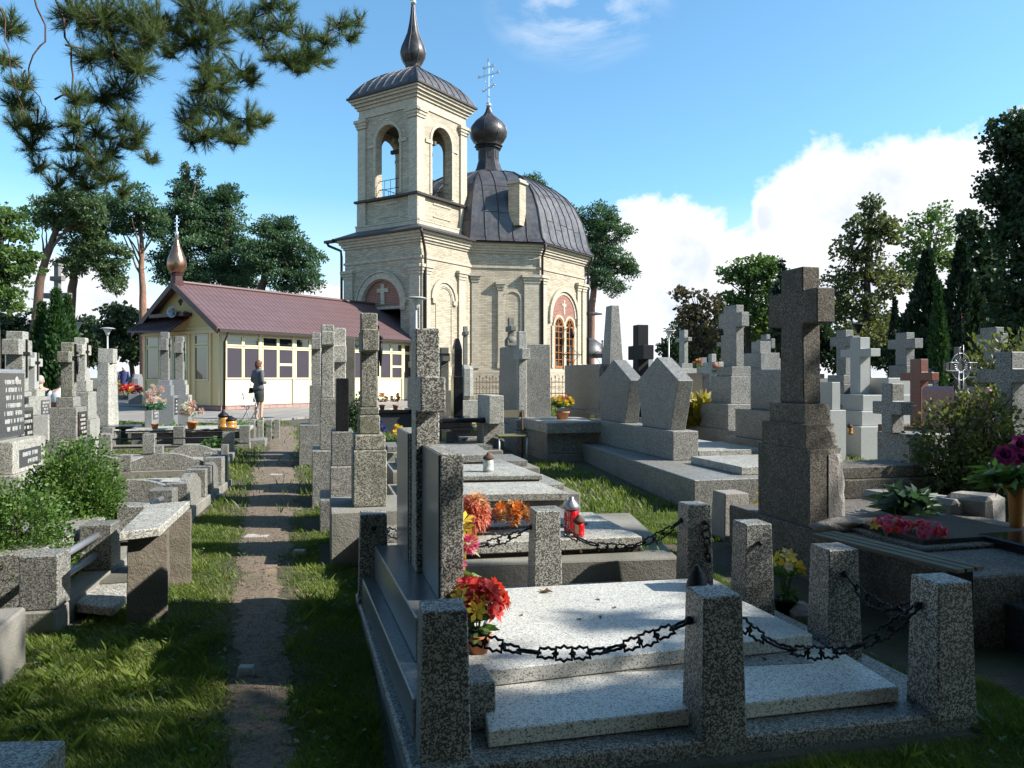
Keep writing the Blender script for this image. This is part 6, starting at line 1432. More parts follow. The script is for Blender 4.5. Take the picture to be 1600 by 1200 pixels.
# ------------------------------------------------------------------ trees
def crown_pts(ells, dens, sub=9, subr=.34, flat=.75):
    """ells: (x, y, z, rx, ry, rz); many small clumps inside each, leaves inside each clump"""
    P = []; Nn = []
    for (x, y, z, rx, ry, rz) in ells:
        k = max(3, int(sub)); c = np.array((x, y, z))
        for i in range(k):
            d = rvec(); cc = c+d*np.array((rx, ry, rz))*rng.uniform(.35, .95); r = subr*min(rx, rz)*rng.uniform(.6, 1.35)
            n = int(dens*r*r*rng.uniform(.7, 1.3)); 
            if n < 4: n = 4
            q = rng.normal(size=(n, 3)); q /= np.linalg.norm(q, axis=1)[:, None]; rad = rng.uniform(.25, 1.05, size=(n, 1))**.6
            P.append(cc+q*rad*np.array((r*1.25, r*1.25, r*flat))); Nn.append(q)
    return np.concatenate(P), np.concatenate(Nn)
def leaf_quads(P, Nn, size, aspect=.5, rnd=.9):
    n = len(P); a = Nn+rng.normal(size=(n, 3))*rnd; a /= np.linalg.norm(a, axis=1)[:, None]; b = np.cross(a, rng.normal(size=(n, 3))); b /= np.linalg.norm(b, axis=1)[:, None]
    L = size*rng.uniform(.6, 1.3, size=(n, 1)); return np.stack([P, P+a*L*.5-b*L*aspect, P+a*L, P+a*L*.5+b*L*aspect], axis=1)
def limb(m, p, q, r0, r1, seed, n=7, w=.06):
    r = random.Random(seed); p, q = Vector(p), Vector(q); L = (q-p).length; pts = []; off = Vector((0, 0, 0))
    for i in range(n+1):
        f = i/n; off += Vector((r.uniform(-1, 1), r.uniform(-1, 1), r.uniform(-.5, .5)))*L*w*.4
        pts.append(p.lerp(q, f)+off*math.sin(math.pi*f)**.5)
    m.tube(pts, [r0+(r1-r0)*i/n for i in range(n+1)], 7); return pts
def tree(name, label, D, trunk, ells_px, mat_, barkm=BARK_DK, leafs=.2, dens=150, group=None, depth=1.0, sub=10, subr=.36, r0=.22, cat='tree', limbs=9, flat=.75, aspect=.5, dj=.5):
    """trunk: [(px, py), ...] from the ground up; ells_px: (px, py, half width px, half height px) of crown masses"""
    s = D/F; X0 = XD(trunk[0][0], D); g = gz(D); root = empty(name, (X0, D, g), 0, label, cat, group); rr = random.Random(int(trunk[0][0]*7+D))
    loc = lambda px, py: Vector((XD(px, D)-X0, 0, ZD(py, D)-g))
    pts = [Vector((0, 0, -.3))]+[loc(*p) for p in trunk[1:]]; n = len(pts); m = MB()
    fine = []
    for i in range(n-1):
        for k in range(4): fine.append(pts[i].lerp(pts[i+1], k/4)+Vector((rr.uniform(-.06, .06), rr.uniform(-.06, .06), 0)))
    fine.append(pts[-1]); m.tube(fine, [r0*(1-.75*i/len(fine)) for i in range(len(fine))], 9)
    el = []
    for (px, py, rx, ry) in ells_px:
        c = loc(px, py); ryd = rx*s*depth; el.append((c.x, rr.uniform(-dj, dj)*ryd, c.z, rx*s*1.1, ryd*1.1, ry*s*1.1))
    for i, e in enumerate(el):
        for k in range(max(1, limbs//len(el)+1)):
            f = rr.uniform(.45, .98); a = fine[int(f*(len(fine)-1))]
            b = Vector((e[0]+rr.uniform(-.7, .7)*e[3], e[1]+rr.uniform(-.6, .6)*e[4], e[2]+rr.uniform(-.5, .7)*e[5]))
            limb(m, a, b, r0*.32*(1.1-f*.5), r0*.05, i*31+k)
    m.build('trunk', barkm, root)
    P, Nn = crown_pts(el, dens/(leafs*leafs)*(.13 if name == 'pine_tree' else .10), int(sub*2.2), subr, flat); npmesh('crown', leaf_quads(P, Nn, leafs, aspect).reshape(-1, 3), 4, mat_, root)
    return root
PB = dict(leafs=.21, aspect=.20, dens=200, sub=26, subr=.27, flat=.45)
tree('pine_tree', 'tall leaning pine with bare reddish trunk at the far left', 44, [(42, 560), (62, 440), (84, 370), (95, 330)], [(95, 330, 38, 34), (125, 320, 35, 28), (75, 345, 25, 18), (150, 335, 22, 24)], NEEDLE_FAR2, BARK, r0=.3, **PB)
tree('pine_tree', 'pine with two stemmed crown just right of the leaning pine', 46, [(110, 560), (112, 450), (122, 400), (130, 370)], [(130, 370, 42, 40), (165, 400, 34, 34), (120, 415, 26, 22), (180, 440, 18, 22)], NEEDLE_FAR2, BARK, r0=.32, **PB)
tree('pine_tree', 'pine with curved pinkish trunk and side branch left of the cupola', 47, [(226, 560), (224, 470), (221, 420), (222, 372), (212, 330)], [(215, 320, 42, 26), (190, 345, 30, 26), (235, 350, 24, 26), (172, 320, 18, 20)], NEEDLE_FAR, BARK_PINK, r0=.26, **PB)
tree('pine_tree', 'dense dark pine with twin spiky tops above the cupola', 49, [(285, 560), (285, 400), (292, 330), (292, 258)], [(290, 300, 26, 24), (275, 340, 42, 34), (300, 380, 48, 34), (262, 410, 34, 30), (310, 330, 30, 28), (290, 268, 8, 16), (312, 270, 7, 16), (288, 430, 50, 26)], NEEDLE_FAR, BARK, r0=.36, **PB)
tree('pine_tree', 'broad pine with visible orange trunk behind the shop ridge', 50, [(355, 560), (355, 440), (352, 390), (358, 310)], [(355, 315, 26, 28), (350, 360, 44, 36), (365, 405, 46, 34), (335, 430, 46, 28), (375, 440, 40, 26), (352, 300, 16, 12)], NEEDLE_FAR, BARK_PINK, r0=.34, **PB)
tree('pine_tree', 'rounded pine with forked trunk between the broad pine and the bell tower', 48, [(406, 560), (408, 450), (425, 400), (430, 360)], [(430, 365, 34, 28), (462, 395, 36, 34), (410, 400, 30, 30), (480, 430, 26, 34), (442, 440, 30, 24), (445, 350, 18, 14)], NEEDLE_FAR, BARK, r0=.34, **PB)
tree('pine_tree', 'tall pine with reddish trunk right of the chapel', 56, [(922, 570), (924, 480), (930, 420), (935, 360)], [(935, 340, 30, 24), (952, 365, 34, 26), (925, 385, 30, 28), (960, 405, 32, 24), (935, 430, 30, 22), (985, 420, 18, 14), (900, 340, 16, 18), (960, 450, 24, 14)], NEEDLE_FAR, BARK_PINK, r0=.34, **PB)
tree('pine_tree', 'pine tops showing behind the chapel dome', 66, [(830, 560), (832, 400), (835, 275)], [(834, 282, 17, 14), (822, 295, 14, 12), (880, 330, 16, 14), (845, 300, 16, 10)], NEEDLE_FAR, BARK, r0=.3, **PB)
tree('broadleaf_tree', 'feathery pale tree cut by the left edge', 33, [(-10, 580), (-5, 480), (5, 330)], [(5, 350, 38, 40), (15, 400, 36, 34), (0, 440, 40, 30), (25, 470, 24, 22), (-30, 400, 40, 90)], LEAF_MID, leafs=.17, dens=110, sub=16, subr=.3, flat=.4)
DK = dict(leafs=.30, aspect=.4, dens=170, sub=12, subr=.42)
tree('dark_tree', 'dark round tree behind the shop end and the lamps', 55, [(208, 570), (206, 520)], [(208, 500, 40, 28), (185, 525, 28, 26), (232, 520, 26, 30), (215, 545, 34, 22)], LEAF_DARK, group='dark trees closing the view on the left', **DK)
tree('dark_tree', 'dark tree low at the left edge behind the crosses', 50, [(15, 580), (15, 530)], [(10, 520, 34, 30), (30, 550, 26, 28), (-20, 520, 40, 60)], LEAF_DARK, group='dark trees closing the view on the left', **DK)
tree('dark_tree', 'dark tree visible between the thujas and the white pillar', 58, [(135, 580), (135, 530)], [(132, 515, 26, 22), (145, 540, 26, 24), (155, 560, 20, 14), (120, 545, 30, 26)], LEAF_DARK, group='dark trees closing the view on the left', **DK)
tree('bronze_tree', 'bronze leaved tree with drooping left branch behind the street lamp', 42, [(1100, 570), (1098, 520), (1090, 480)], [(1090, 480, 32, 26), (1110, 510, 36, 30), (1078, 520, 22, 26), (1065, 460, 16, 12), (1100, 545, 34, 22)], LEAF_RED, leafs=.24, dens=120, sub=12, subr=.34)
tree('broadleaf_tree', 'bright green tree between the bronze tree and the broken cross', 47, [(1170, 570), (1168, 480), (1170, 430)], [(1165, 430, 32, 26), (1190, 425, 26, 26), (1145, 430, 24, 18), (1185, 470, 40, 30), (1150, 485, 34, 30), (1195, 510, 34, 34), (1200, 410, 12, 12)], LEAF_MID, leafs=.18, dens=120, sub=18, subr=.28)
tree('spruce_tree', 'narrow dark spruce just left of the broken cross', 40, [(1221, 580), (1221, 500), (1221, 405)], [(1221, 425, 5, 18), (1221, 460, 12, 18), (1221, 490, 17, 20), (1221, 525, 20, 24), (1221, 560, 22, 18)], THUJA_DK, leafs=.2, dens=200, sub=14)
tree('broadleaf_tree', 'tallest olive tree with pointed top right of the broken cross', 40, [(1355, 585), (1354, 480), (1356, 400), (1362, 310)], [(1362, 320, 16, 22), (1355, 350, 36, 24), (1375, 365, 26, 26), (1335, 385, 34, 26), (1355, 420, 46, 28), (1320, 440, 34, 24), (1385, 440, 34, 26), (1345, 475, 50, 26), (1310, 480, 22, 24), (1375, 510, 38, 28), (1330, 520, 34, 24)], LEAF_OLIVE, leafs=.17, dens=110, sub=18, subr=.26, r0=.24, limbs=26)
tree('broadleaf_tree', 'airy green tree behind the tall thujas', 48, [(1450, 590), (1448, 450), (1452, 380), (1455, 340)], [(1440, 345, 28, 18), (1470, 335, 24, 18), (1425, 375, 26, 18), (1465, 370, 30, 18), (1450, 400, 34, 22), (1420, 420, 26, 26), (1485, 410, 26, 24)], LEAF_MID, leafs=.20, dens=100, sub=14, subr=.28, r0=.2, limbs=20)
tree('dark_tree', 'dark airy tree between the airy green tree and the big right hand tree', 34, [(1528, 590), (1528, 450), (1518, 360)], [(1512, 350, 20, 24), (1528, 385, 26, 26), (1545, 420, 26, 30), (1525, 450, 34, 34), (1550, 480, 34, 30), (1530, 520, 40, 30)], LEAF_DARK, leafs=.22, dens=140, sub=15, subr=.34, r0=.2)
tree('dark_tree', 'big dark maple filling the upper right edge', 24, [(1650, 620), (1640, 400), (1630, 200)], [(1600, 215, 46, 40), (1610, 290, 50, 50), (1602, 370, 44, 44), (1608, 440, 50, 40), (1612, 500, 52, 40), (1660, 200, 60, 50), (1680, 320, 80, 90), (1680, 460, 80, 80), (1620, 545, 60, 30)], LEAF_DARK, leafs=.14, dens=130, sub=30, subr=.30, r0=.3, limbs=24)
for i, (px, D, w, lb) in enumerate(((1265, 60, 60, 'dark tree mass low behind the broken cross'), (1395, 56, 50, 'dark tree mass low behind the white stone cross'), (1080, 70, 46, 'low dark tree behind the slim pale cross'), (1500, 44, 56, 'dark tree mass low behind the pink headstone'), (1150, 62, 50, 'dark tree low behind the tall grey granite cross'))):
    tree('dark_tree', lb, D, [(px, 590), (px, 540)], [(px, 525, w*.6, 34), (px-w*.6, 550, w*.5, 26), (px+w*.6, 545, w*.5, 30), (px, 562, w, 18)], LEAF_DARK, group='dark trees closing the view on the right', **DK)
def thuja(name, label, px, D, w, ytop, mm, n, group=None, lf=.09, seed=0):
    g = gz(D); h = ZD(ytop, D)-g; r = empty(name, (XD(px, D), D, g), 0, label, 'tree', group); R0 = w*D/F/2; rr = np.random.default_rng(seed)
    f = rr.uniform(0, 1, n)**1.15; prof = np.sin(np.clip(f*.93+.10, 0, 1)*math.pi)**.5*np.where(f > .55, (1-f)/.45*.65+.35*np.sqrt(np.clip((1-f)/.45, 0, 1)), 1)
    ph = rr.uniform(0, 6.283, n); lump = 1+.12*np.sin(3*ph+f*7+seed)+.09*np.sin(7*ph-f*19)
    rad = R0*prof*lump*rr.uniform(.72, 1.05, n); P = np.stack([rad*np.cos(ph), rad*np.sin(ph), f*h], 1)
    Nn = np.stack([np.cos(ph)*.35, np.sin(ph)*.35, np.full(n, 1.0)], 1); npmesh('foliage', leaf_quads(P, Nn, lf*2.2, .22, .35).reshape(-1, 3), 4, mm, r)
    m = MB(); m.tube([(0, 0, -.1), (0, 0, h*.9)], [.09, .02], 6); m.build('trunk', BARK, r)
TJ = 'thujas round the wooden cross'
thuja('thuja', 'tallest thuja right in front of the wooden cross', 88, 22.0, 42, 458, THUJA, 9000, TJ, .08, 1); thuja('thuja', 'thuja right of the wooden cross', 105, 22.6, 34, 468, THUJA, 6500, TJ, .08, 2); thuja('thuja', 'shorter darker thuja left of the wooden cross', 66, 22.8, 34, 478, THUJA, 6500, TJ, .08, 3)
TK = 'tall dark thujas on the right'
thuja('thuja', 'broad dark thuja right of the white stone cross', 1448, 30, 66, 396, THUJA_DK, 8000, TK, .12, 4); thuja('thuja', 'dark thuja with brownish tips nearest the big maple', 1502, 29, 62, 380, THUJA_DK, 8000, TK, .12, 5)
thuja('thuja', 'slender bluish columnar thuja in front of the dark pair', 1466, 22, 24, 446, THUJA, 5000, TK, .07, 6); thuja('thuja', 'thin dark columnar thuja above the white stone cross', 1398, 33, 18, 468, THUJA_DK, 3000, TK, .08, 7)
# ---- overhanging pine, its trunk out of the picture to the left
def tufts(P, Dr, n=26, ln=.075, wd=.0032):
    k = len(P); d = Dr[:, None, :]+rng.normal(size=(k, n, 3))*.55; d /= np.linalg.norm(d, axis=2)[..., None]
    base = P[:, None, :]+Dr[:, None, :]*rng.uniform(-.05, .03, size=(k, n, 1)); s = np.cross(d, rng.normal(size=(k, n, 3))); s /= np.linalg.norm(s, axis=2)[..., None]
    L = ln*rng.uniform(.7, 1.15, size=(k, n, 1)); return np.stack([base-s*wd, base+s*wd, base+d*L], axis=2).reshape(-1, 3)
def near_pine():
    root = empty('overhanging_pine', (-8.0, 4.2, gz(4)), 0, 'large pine whose needled branches hang into the upper left of the view, its unseen crown added to block sky light', 'tree'); O = root.location
    m = MB(); limb(m, (0, 0, -.3), (.3, .2, 10.5), .34, .16, 1, 10, .02); m.build('trunk', BARK, root)
    P = lambda px, py, D: Vector((XD(px, D), D, ZD(py, D)))-O
    main = [  # branch, then the foliage clumps it carries (px, py, radius px, depth)
        ([(-60, -180, 6.2), (60, -60, 6.4), (105, 60, 6.5), (112, 130, 6.5), (120, 200, 6.5), (116, 280, 6.5)], .030),
        ([(-60, -180, 6.2), (40, -40, 6.0), (75, 60, 6.0), (40, 110, 6.0), (60, 160, 6.0), (85, 200, 6.0)], .022),
        ([(60, -60, 6.4), (150, -10, 6.6), (175, 60, 6.6), (185, 120, 6.6), (200, 190, 6.6)], .020),
        ([(-60, -180, 6.2), (200, -90, 6.8), (310, -30, 7.0), (325, 60, 7.0), (330, 150, 7.0), (345, 200, 7.0)], .030),
        ([(200, -90, 6.8), (380, -40, 7.2), (420, 20, 7.2), (470, 60, 7.2), (520, 50, 7.2), (568, 28, 7.2)], .026),
        ([(380, -40, 7.2), (430, -10, 7.3), (465, 40, 7.3), (480, 95, 7.3)], .016),
        ([(-60, -180, 6.2), (-20, -20, 5.8), (10, 40, 5.8), (20, 130, 5.8), (35, 190, 5.8)], .018)]
    m = MB()
    for i, (br, r0) in enumerate(main):
        pts = [P(*b) for b in br]; fine = []; rr = random.Random(i)
        for a, b in zip(pts, pts[1:]):
            for k in range(4): fine.append(a.lerp(b, k/4)+Vector((rr.uniform(-.03, .03), rr.uniform(-.04, .04), rr.uniform(-.03, .03))))
        fine.append(pts[-1]); m.tube(fine, [r0*.42*(1-.8*k/len(fine)) for k in range(len(fine))], 6)
    m.tube([Vector((.2, .1, 7.2)), (Vector((.2, .1, 7.2))+P(-60, -180, 6.2))/2+Vector((0, 0, .25)), P(-60, -180, 6.2)], [.10, .07, .045], 7)
    clumps = [(15, 40, 26), (8, 90, 20), (120, 20, 40), (160, 30, 44), (205, 25, 44), (235, 60, 34), (180, 80, 40), (215, 100, 34), (245, 30, 34), (140, 85, 26), (35, 130, 20), (30, 160, 26), (22, 190, 20), (58, 195, 26), (50, 225, 22), (62, 258, 16),
              (118, 150, 24), (125, 190, 26), (160, 150, 30), (190, 140, 28), (150, 205, 26), (195, 185, 26), (215, 205, 22), (235, 245, 14), (115, 225, 24), (170, 235, 26), (205, 225, 20), (110, 262, 24), (135, 285, 24), (168, 275, 26), (190, 295, 16), (88, 290, 16), (150, 250, 24),
              (300, 10, 30), (275, 40, 24), (300, 60, 30), (270, 80, 20), (315, 20, 34), (350, 30, 34), (330, 60, 30), (325, 100, 26), (320, 130, 28), (345, 130, 30), (375, 110, 26), (310, 165, 28), (345, 170, 26), (292, 185, 22), (320, 205, 26), (350, 205, 26), (385, 185, 28), (412, 185, 14), (300, 215, 18), (370, 215, 22), (395, 120, 18),
              (390, 30, 30), (410, 60, 28), (430, 85, 22), (440, 40, 26), (455, 95, 24), (480, 85, 26), (475, 55, 22), (500, 90, 22), (510, 60, 22), (530, 35, 20), (545, 55, 16), (560, 30, 14), (420, 5, 24), (470, 105, 18), (448, 12, 16)]
    PP = []; DD = []; tw = m
    sk = [P(*b) for br, _ in main for b in br if b[1] > -100]
    for i, (px, py, r) in enumerate(clumps):
        rr = random.Random(i+50); D = 6.1+px/560*1.1+rr.uniform(-.35, .35); c = P(px, py, D); R_ = r*D/F
        n = int(6+r*r/26)
        hub = min(sk, key=lambda q: (q-c).length); hub = c.lerp(hub, min(1, R_*1.3/max(.01, (hub-c).length)))
        tw.tube([hub, hub.lerp(c, .5)+Vector((rr.uniform(-.03, .03), rr.uniform(-.03, .03), .02)), c], [.009, .007, .005], 5)
        for k in range(n):
            d = Vector((rr.gauss(0, 1), rr.gauss(0, 1), rr.gauss(-.15, .8))).normalized(); e = c+d*R_*rr.uniform(.55, 1.05)
            mid = c.lerp(e, .5)+Vector((0, 0, -.02)); tw.tube([c, mid, e], [.004, .003, .002], 3, False, False)
            dd = (e-mid).normalized()
            for t in (0, .09, .18):
                q = e-dd*t*R_*2.2; PP.append(tuple(q)); DD.append(tuple((dd+Vector((0, 0, .35))).normalized()))
    m.build('branches', BARK, root)
    npmesh('needles', tufts(np.array(PP), np.array(DD), 20, .080, .0017), 3, NEEDLE, root)
    # crown clumps added high over the viewer, out of view, to block sky light
    el = []; m = MB(); rr = random.Random(8)
    for i in range(84):
        x, y = rr.uniform(-9, 6.0), rr.uniform(-8, 8.5); z = 7.2+.18*max(0, y)+rr.uniform(0, 2.2)
        if y < 1.5: x = rr.uniform(-9, 12)
        if y > 4.2 and -1.5 < x < 8: continue
        el.append((x-O.x, y-O.y, z, 1.5, 1.5, .55)); limb(m, (.2, .1, z-1.0), (x-O.x, y-O.y, z-.1), .07, .015, i, 8)
    m.build('limbs', BARK, root)
    Pq, Nq = crown_pts(el, 300, 26, .9, .5); npmesh('crown', leaf_quads(Pq, Nq, .20, .30).reshape(-1, 3), 4, NEEDLE_FAR, root)
near_pine()
# ---- the tree standing right of the picture: its crown shades the front graves
def shade_tree():
    base = Vector((12.5, 4.0, gz(4))); root = empty('pine_tree', base, 0, 'tall tree outside the right edge that shades the nearest graves', 'tree')
    m = MB(); limb(m, (0, 0, -.3), (.4, -.2, 10.5), .32, .12, 1, 10, .02); el = []
    s = SUN_DIR
    targets = [  # x, y, z on the ground, radius, height of the clump
        (2.2, 4.2, .6, .75, 8.2), (2.9, 4.6, .6, .8, 8.8), (3.6, 4.2, .6, .9, 8.2), (2.1, 3.1, .5, .75, 7.6), (2.9, 3.4, .5, .8, 8.4), (3.5, 5.2, .8, .7, 9.2), (2.7, 6.0, 1.6, .42, 9.0), (4.5, 5.0, .8, .9, 9.0), (4.3, 3.6, .5, 1.0, 8.0),
        (1.6, 2.5, .3, .62, 7.2), (.7, 2.35, .3, .62, 7.4), (-.1, 2.3, .4, .6, 7.2), (-.9, 2.15, .1, .62, 7.6), (-1.7, 2.4, .1, .42, 7.5), (1.6, 1.7, .3, .8, 8.6), (0, 1.5, .3, .9, 8.8), (2.4, 1.9, .4, .9, 8.0),
        (.35, 2.95, .4, .28, 7.8), (1.1, 3.1, .5, .34, 7.0), (-.35, 2.9, .5, .34, 8.3), (-.25, 2.75, .2, .4, 8.0), (-.26, 2.92, .45, .26, 7.0), (.80, 3.08, .42, .27, 8.6), (1.8, 3.3, .4, .36, 7.8), (1.85, 3.25, .6, .3, 9.0), (.85, 3.05, .2, .22, 9.2), (1.75, 3.55, .5, .38, 7.4), (.5, 4.0, .3, .12, 7.9), (-.3, 3.3, .6, .22, 8.4), (-1.2, 2.75, .1, .34, 7.2),
        (5.5, 6.5, 1.0, .8, 8.6), (4.6, 7.0, 1.0, .6, 9.4), (6.5, 8.5, 1.0, .9, 9.0), (-2.4, 2.0, .1, .5, 8.0), (2.35, 5.1, .3, .4, 8.4)]
    for i, (x, y, z, r, h) in enumerate(targets):
        t = (h-z)/s.z; c = Vector((x, y, z))+s*t-base; el.append((c.x, c.y, c.z, r, r, r*.75)); limb(m, (.2, -.1, c.z*.85), c, .06, .012, i)
    m.build('trunk', BARK, root)
    P, Nn = crown_pts(el, 560, 18, .46, .8); npmesh('crown', leaf_quads(P, Nn, .14, .42).reshape(-1, 3), 4, LEAF_DARK, root)
shade_tree()
def rear_sky_blockers():  # unseen row added behind the viewer to darken the front stones
    for i, (x, y, h, w) in enumerate(((-9, -5, 13, 4.2), (-2.5, -6.5, 14, 4.2), (4.5, -6.5, 13, 4.2), (11, -5, 11, 3.9))):
        root = empty('dark_tree', (x, y, 0), 0, ('unseen dark tree added behind the viewer to block sky light, farthest left', 'unseen dark tree added behind the viewer to block sky light, left of the path', 'unseen dark tree added behind the viewer to block sky light, right of the path', 'unseen dark tree added behind the viewer to block sky light, farthest right')[i], 'tree', 'unseen trees added to block sky light')
        m = MB(); limb(m, (0, 0, -.3), (.2, .1, h*.8), .3, .08, i, 9, .02); m.build('trunk', BARK_DK, root)
        P, Nn = crown_pts([(0, 0, h*.55, w, w*.6, h*.42), (0, 0, h*.25, w, w*.5, h*.2)], 110, 110, .42, .9); npmesh('crown', leaf_quads(P, Nn, .34, .42).reshape(-1, 3), 4, LEAF_DARK, root)
rear_sky_blockers()

# ------------------------------------------------------------------ people
def skin_mesh(verts, edges, name, mm, parent, sub=1):
    """verts: (x, y, z, radius); grown with a skin modifier and baked to one mesh"""
    me = bpy.data.meshes.new(name); me.from_pydata([v[:3] for v in verts], edges, []); o = bpy.data.objects.new(name, me); COL.objects.link(o)
    md = o.modifiers.new('skin', 'SKIN'); md.use_smooth_shade = True
    for i, v in enumerate(verts):
        sv = me.skin_vertices[0].data[i]; sv.radius = (v[3], v[4] if len(v) > 4 else v[3]); sv.use_root = (i == 0)
    ms = o.modifiers.new('sub', 'SUBSURF'); ms.levels = ms.render_levels = sub+1
    dg = bpy.context.evaluated_depsgraph_get(); nm = bpy.data.meshes.new_from_object(o.evaluated_get(dg)); bpy.data.objects.remove(o)
    nm.name = name; nm.materials.clear(); nm.materials.append(mm); o = bpy.data.objects.new(name, nm); COL.objects.link(o); o.parent = parent
    for p in nm.polygons: p.use_smooth = True
    return o
def loft(name, mm, parent, rings, n=18, caps=True):
    """rings: (x, y, z, rx, ry)"""
    m = MB(); vs = [(x+rx*math.cos(2*math.pi*k/n), y+ry*math.sin(2*math.pi*k/n), z) for x, y, z, rx, ry in rings for k in range(n)]
    fs = [(i*n+k, i*n+(k+1) % n, (i+1)*n+(k+1) % n, (i+1)*n+k) for i in range(len(rings)-1) for k in range(n)]
    if caps: fs += [tuple(range(n))[::-1], tuple(range((len(rings)-1)*n, len(rings)*n))]
    m.add(vs, fs, True); return m.build(name, mm, parent)
def head(mb, x, y, z, s=1.0, f=(0, 1)):
    """skull, jaw, nose, ears; f = facing direction"""
    mb.blob((x, y, z), (.075*s, .092*s, .108*s), 1, 0, 14, 10); fx, fy = f
    mb.blob((x+fx*.035*s, y+fy*.035*s, z-.06*s), (.052*s, .055*s, .06*s), 1, 0, 10, 7); mb.blob((x+fx*.10*s, y+fy*.10*s, z-.015*s), (.013*s, .018*s, .026*s), 1, 0, 6, 5)
    for q in (-1, 1): mb.blob((x-fy*q*.077*s, y+fx*q*.077*s, z-.01*s), (.014*s, .018*s, .03*s), 1, 0, 6, 5)
def woman():
    b = GP(404, 657); r = empty('person', b, R(-38), 'woman in grey jacket and dark skirt with handbag, standing before the shop windows', 'person')
    # faces +y (toward the shop); body as one skinned figure
    V = [(0, 0, .93, .13, .11), (0, .0, 1.08, .105, .09), (0, -.01, 1.25, .14, .10), (0, -.01, 1.38, .10, .08), (0, .0, 1.45, .05, .05), (0, .02, 1.56, .068, .08), (0, .02, 1.63, .055, .06),
         (-.085, .0, .86, .095), (-.09, .01, .50, .058), (-.09, -.02, .28, .052), (-.09, -.02, .07, .034), (-.095, .09, .03, .028),
         (.085, .0, .86, .095), (.10, .04, .50, .058), (.11, .01, .28, .052), (.12, -.0, .07, .034), (.14, .10, .03, .028),
         (-.165, -.01, 1.36, .055), (-.21, -.04, 1.12, .042), (-.13, .14, 1.06, .033), (-.06, .20, 1.10, .026), (-.03, .23, 1.11, .016),
         (.165, -.01, 1.36, .055), (.22, -.04, 1.12, .042), (.14, .14, 1.05, .033), (.06, .20, 1.08, .026), (.03, .23, 1.09, .016)]
    E = [(0, 1), (1, 2), (2, 3), (3, 4), (4, 5), (5, 6), (0, 7), (7, 8), (8, 9), (9, 10), (10, 11), (0, 12), (12, 13), (13, 14), (14, 15), (15, 16), (3, 17), (17, 18), (18, 19), (19, 20), (20, 21), (3, 22), (22, 23), (23, 24), (24, 25), (25, 26)]
    body = skin_mesh(V, E, 'body', SKIN, r)
    m = MB(); head(m, 0, .03, 1.565, 1.0)
    for s in (-1, 1):          # fingers folded on the handbag strap
        for k in range(4): m.tube([(s*.05+s*.012*k, .205, 1.10-.012*k), (s*.03+s*.006*k, .235, 1.095-.012*k), (s*.02, .225, 1.075-.012*k)], [.009, .008, .006], 5)
        m.tube([(s*.06, .19, 1.12), (s*.03, .21, 1.135)], [.010, .008], 5)
    m.build('head_and_hands', SKIN, body)
    loft('jacket', CLOTH_GREY, r, [(0, 0, .86, .185, .145), (0, 0, .95, .175, .14), (0, 0, 1.06, .145, .12), (0, -.01, 1.2, .17, .125), (0, -.015, 1.32, .185, .12), (0, -.01, 1.40, .15, .10), (0, 0, 1.445, .075, .07)])
    for s in (-1, 1): m = MB(); m.tube([(s*.15, -.01, 1.40), (s*.185, -.015, 1.34), (s*.23, -.05, 1.12), (s*.21, -.02, 1.09), (s*.14, .13, 1.06)], [.05, .066, .055, .052, .042], 10); m.build('sleeve', CLOTH_GREY, r)
    m = MB(); m.tube([(0, -.01, 1.44), (0, 0, 1.475)], [.082, .072], 12); m.build('collar', CLOTH_GREY, r)
    loft('skirt', CLOTH_DK, r, [(0, .0, .52, .165, .135), (0, .0, .56, .17, .14), (0, 0, .72, .175, .145), (0, 0, .87, .172, .138)])
    m = MB(); m.blob((0, .0, 1.60), (.092, .105, .10), 5, .06, 14, 9); m.blob((0, -.03, 1.55), (.088, .085, .095), 6, .06, 12, 8); m.build('hair', HAIR_R, r)
    for s in (-1, 1): m = MB(); x = -.095 if s < 0 else .13; m.blob((x, .04, .03), (.042, .12, .035), 1, 0, 10, 6); m.box(x-.015, x+.015, -.06, -.03, -.005, .05); m.build('shoe', LEATHER, r)
    bg = empty('handbag', b+Matrix.Rotation(R(-38), 3, 'Z') @ Vector((-.26, -.02, .72)), R(-38), 'dark handbag hanging at the left side of the woman in grey', 'handbag')
    m = MB(); m.add([(-.05, -.13, -.02), (.05, -.13, -.02), (.05, .13, -.02), (-.05, .13, -.02), (-.03, -.10, .20), (.03, -.10, .20), (.03, .10, .20), (-.03, .10, .20)], [(3, 2, 1, 0), (4, 5, 6, 7), (0, 1, 5, 4), (1, 2, 6, 5), (2, 3, 7, 6), (3, 0, 4, 7)]); m.build('pouch', LEATHER, bg, .015)
    m = MB(); m.tube([(0, -.09, .19), (.02, -.05, .38), (.03, 0, .44), (.02, .05, .38), (0, .09, .19)], .009, 5); m.build('strap', LEATHER, bg)
woman()
def folding_seat():   # pale folding chair beside the woman
    D = 20.6; X = XD(391, D); r = empty('folding_chair', (X, D, gz(D)), R(60), 'pale metal folding chair beside the woman in the grey jacket', 'chair')
    for s in (-1, 1):
        m = MB(); m.tube([(s*.18, -.2, 0), (s*.18, .1, .82)], .014, 6); m.build('leg', LAMP_POST, r); m = MB(); m.tube([(s*.15, .22, 0), (s*.15, -.15, .46)], .014, 6); m.build('leg', LAMP_POST, r)
    m = MB(); m.box(-.19, .19, -.2, .15, .44, .46); m.build('seat', GREYWOOD, r, .004); m = MB(); m.box(-.19, .19, .055, .075, .64, .80); m.build('backrest', CONC_PALE, r, .004)
folding_seat()
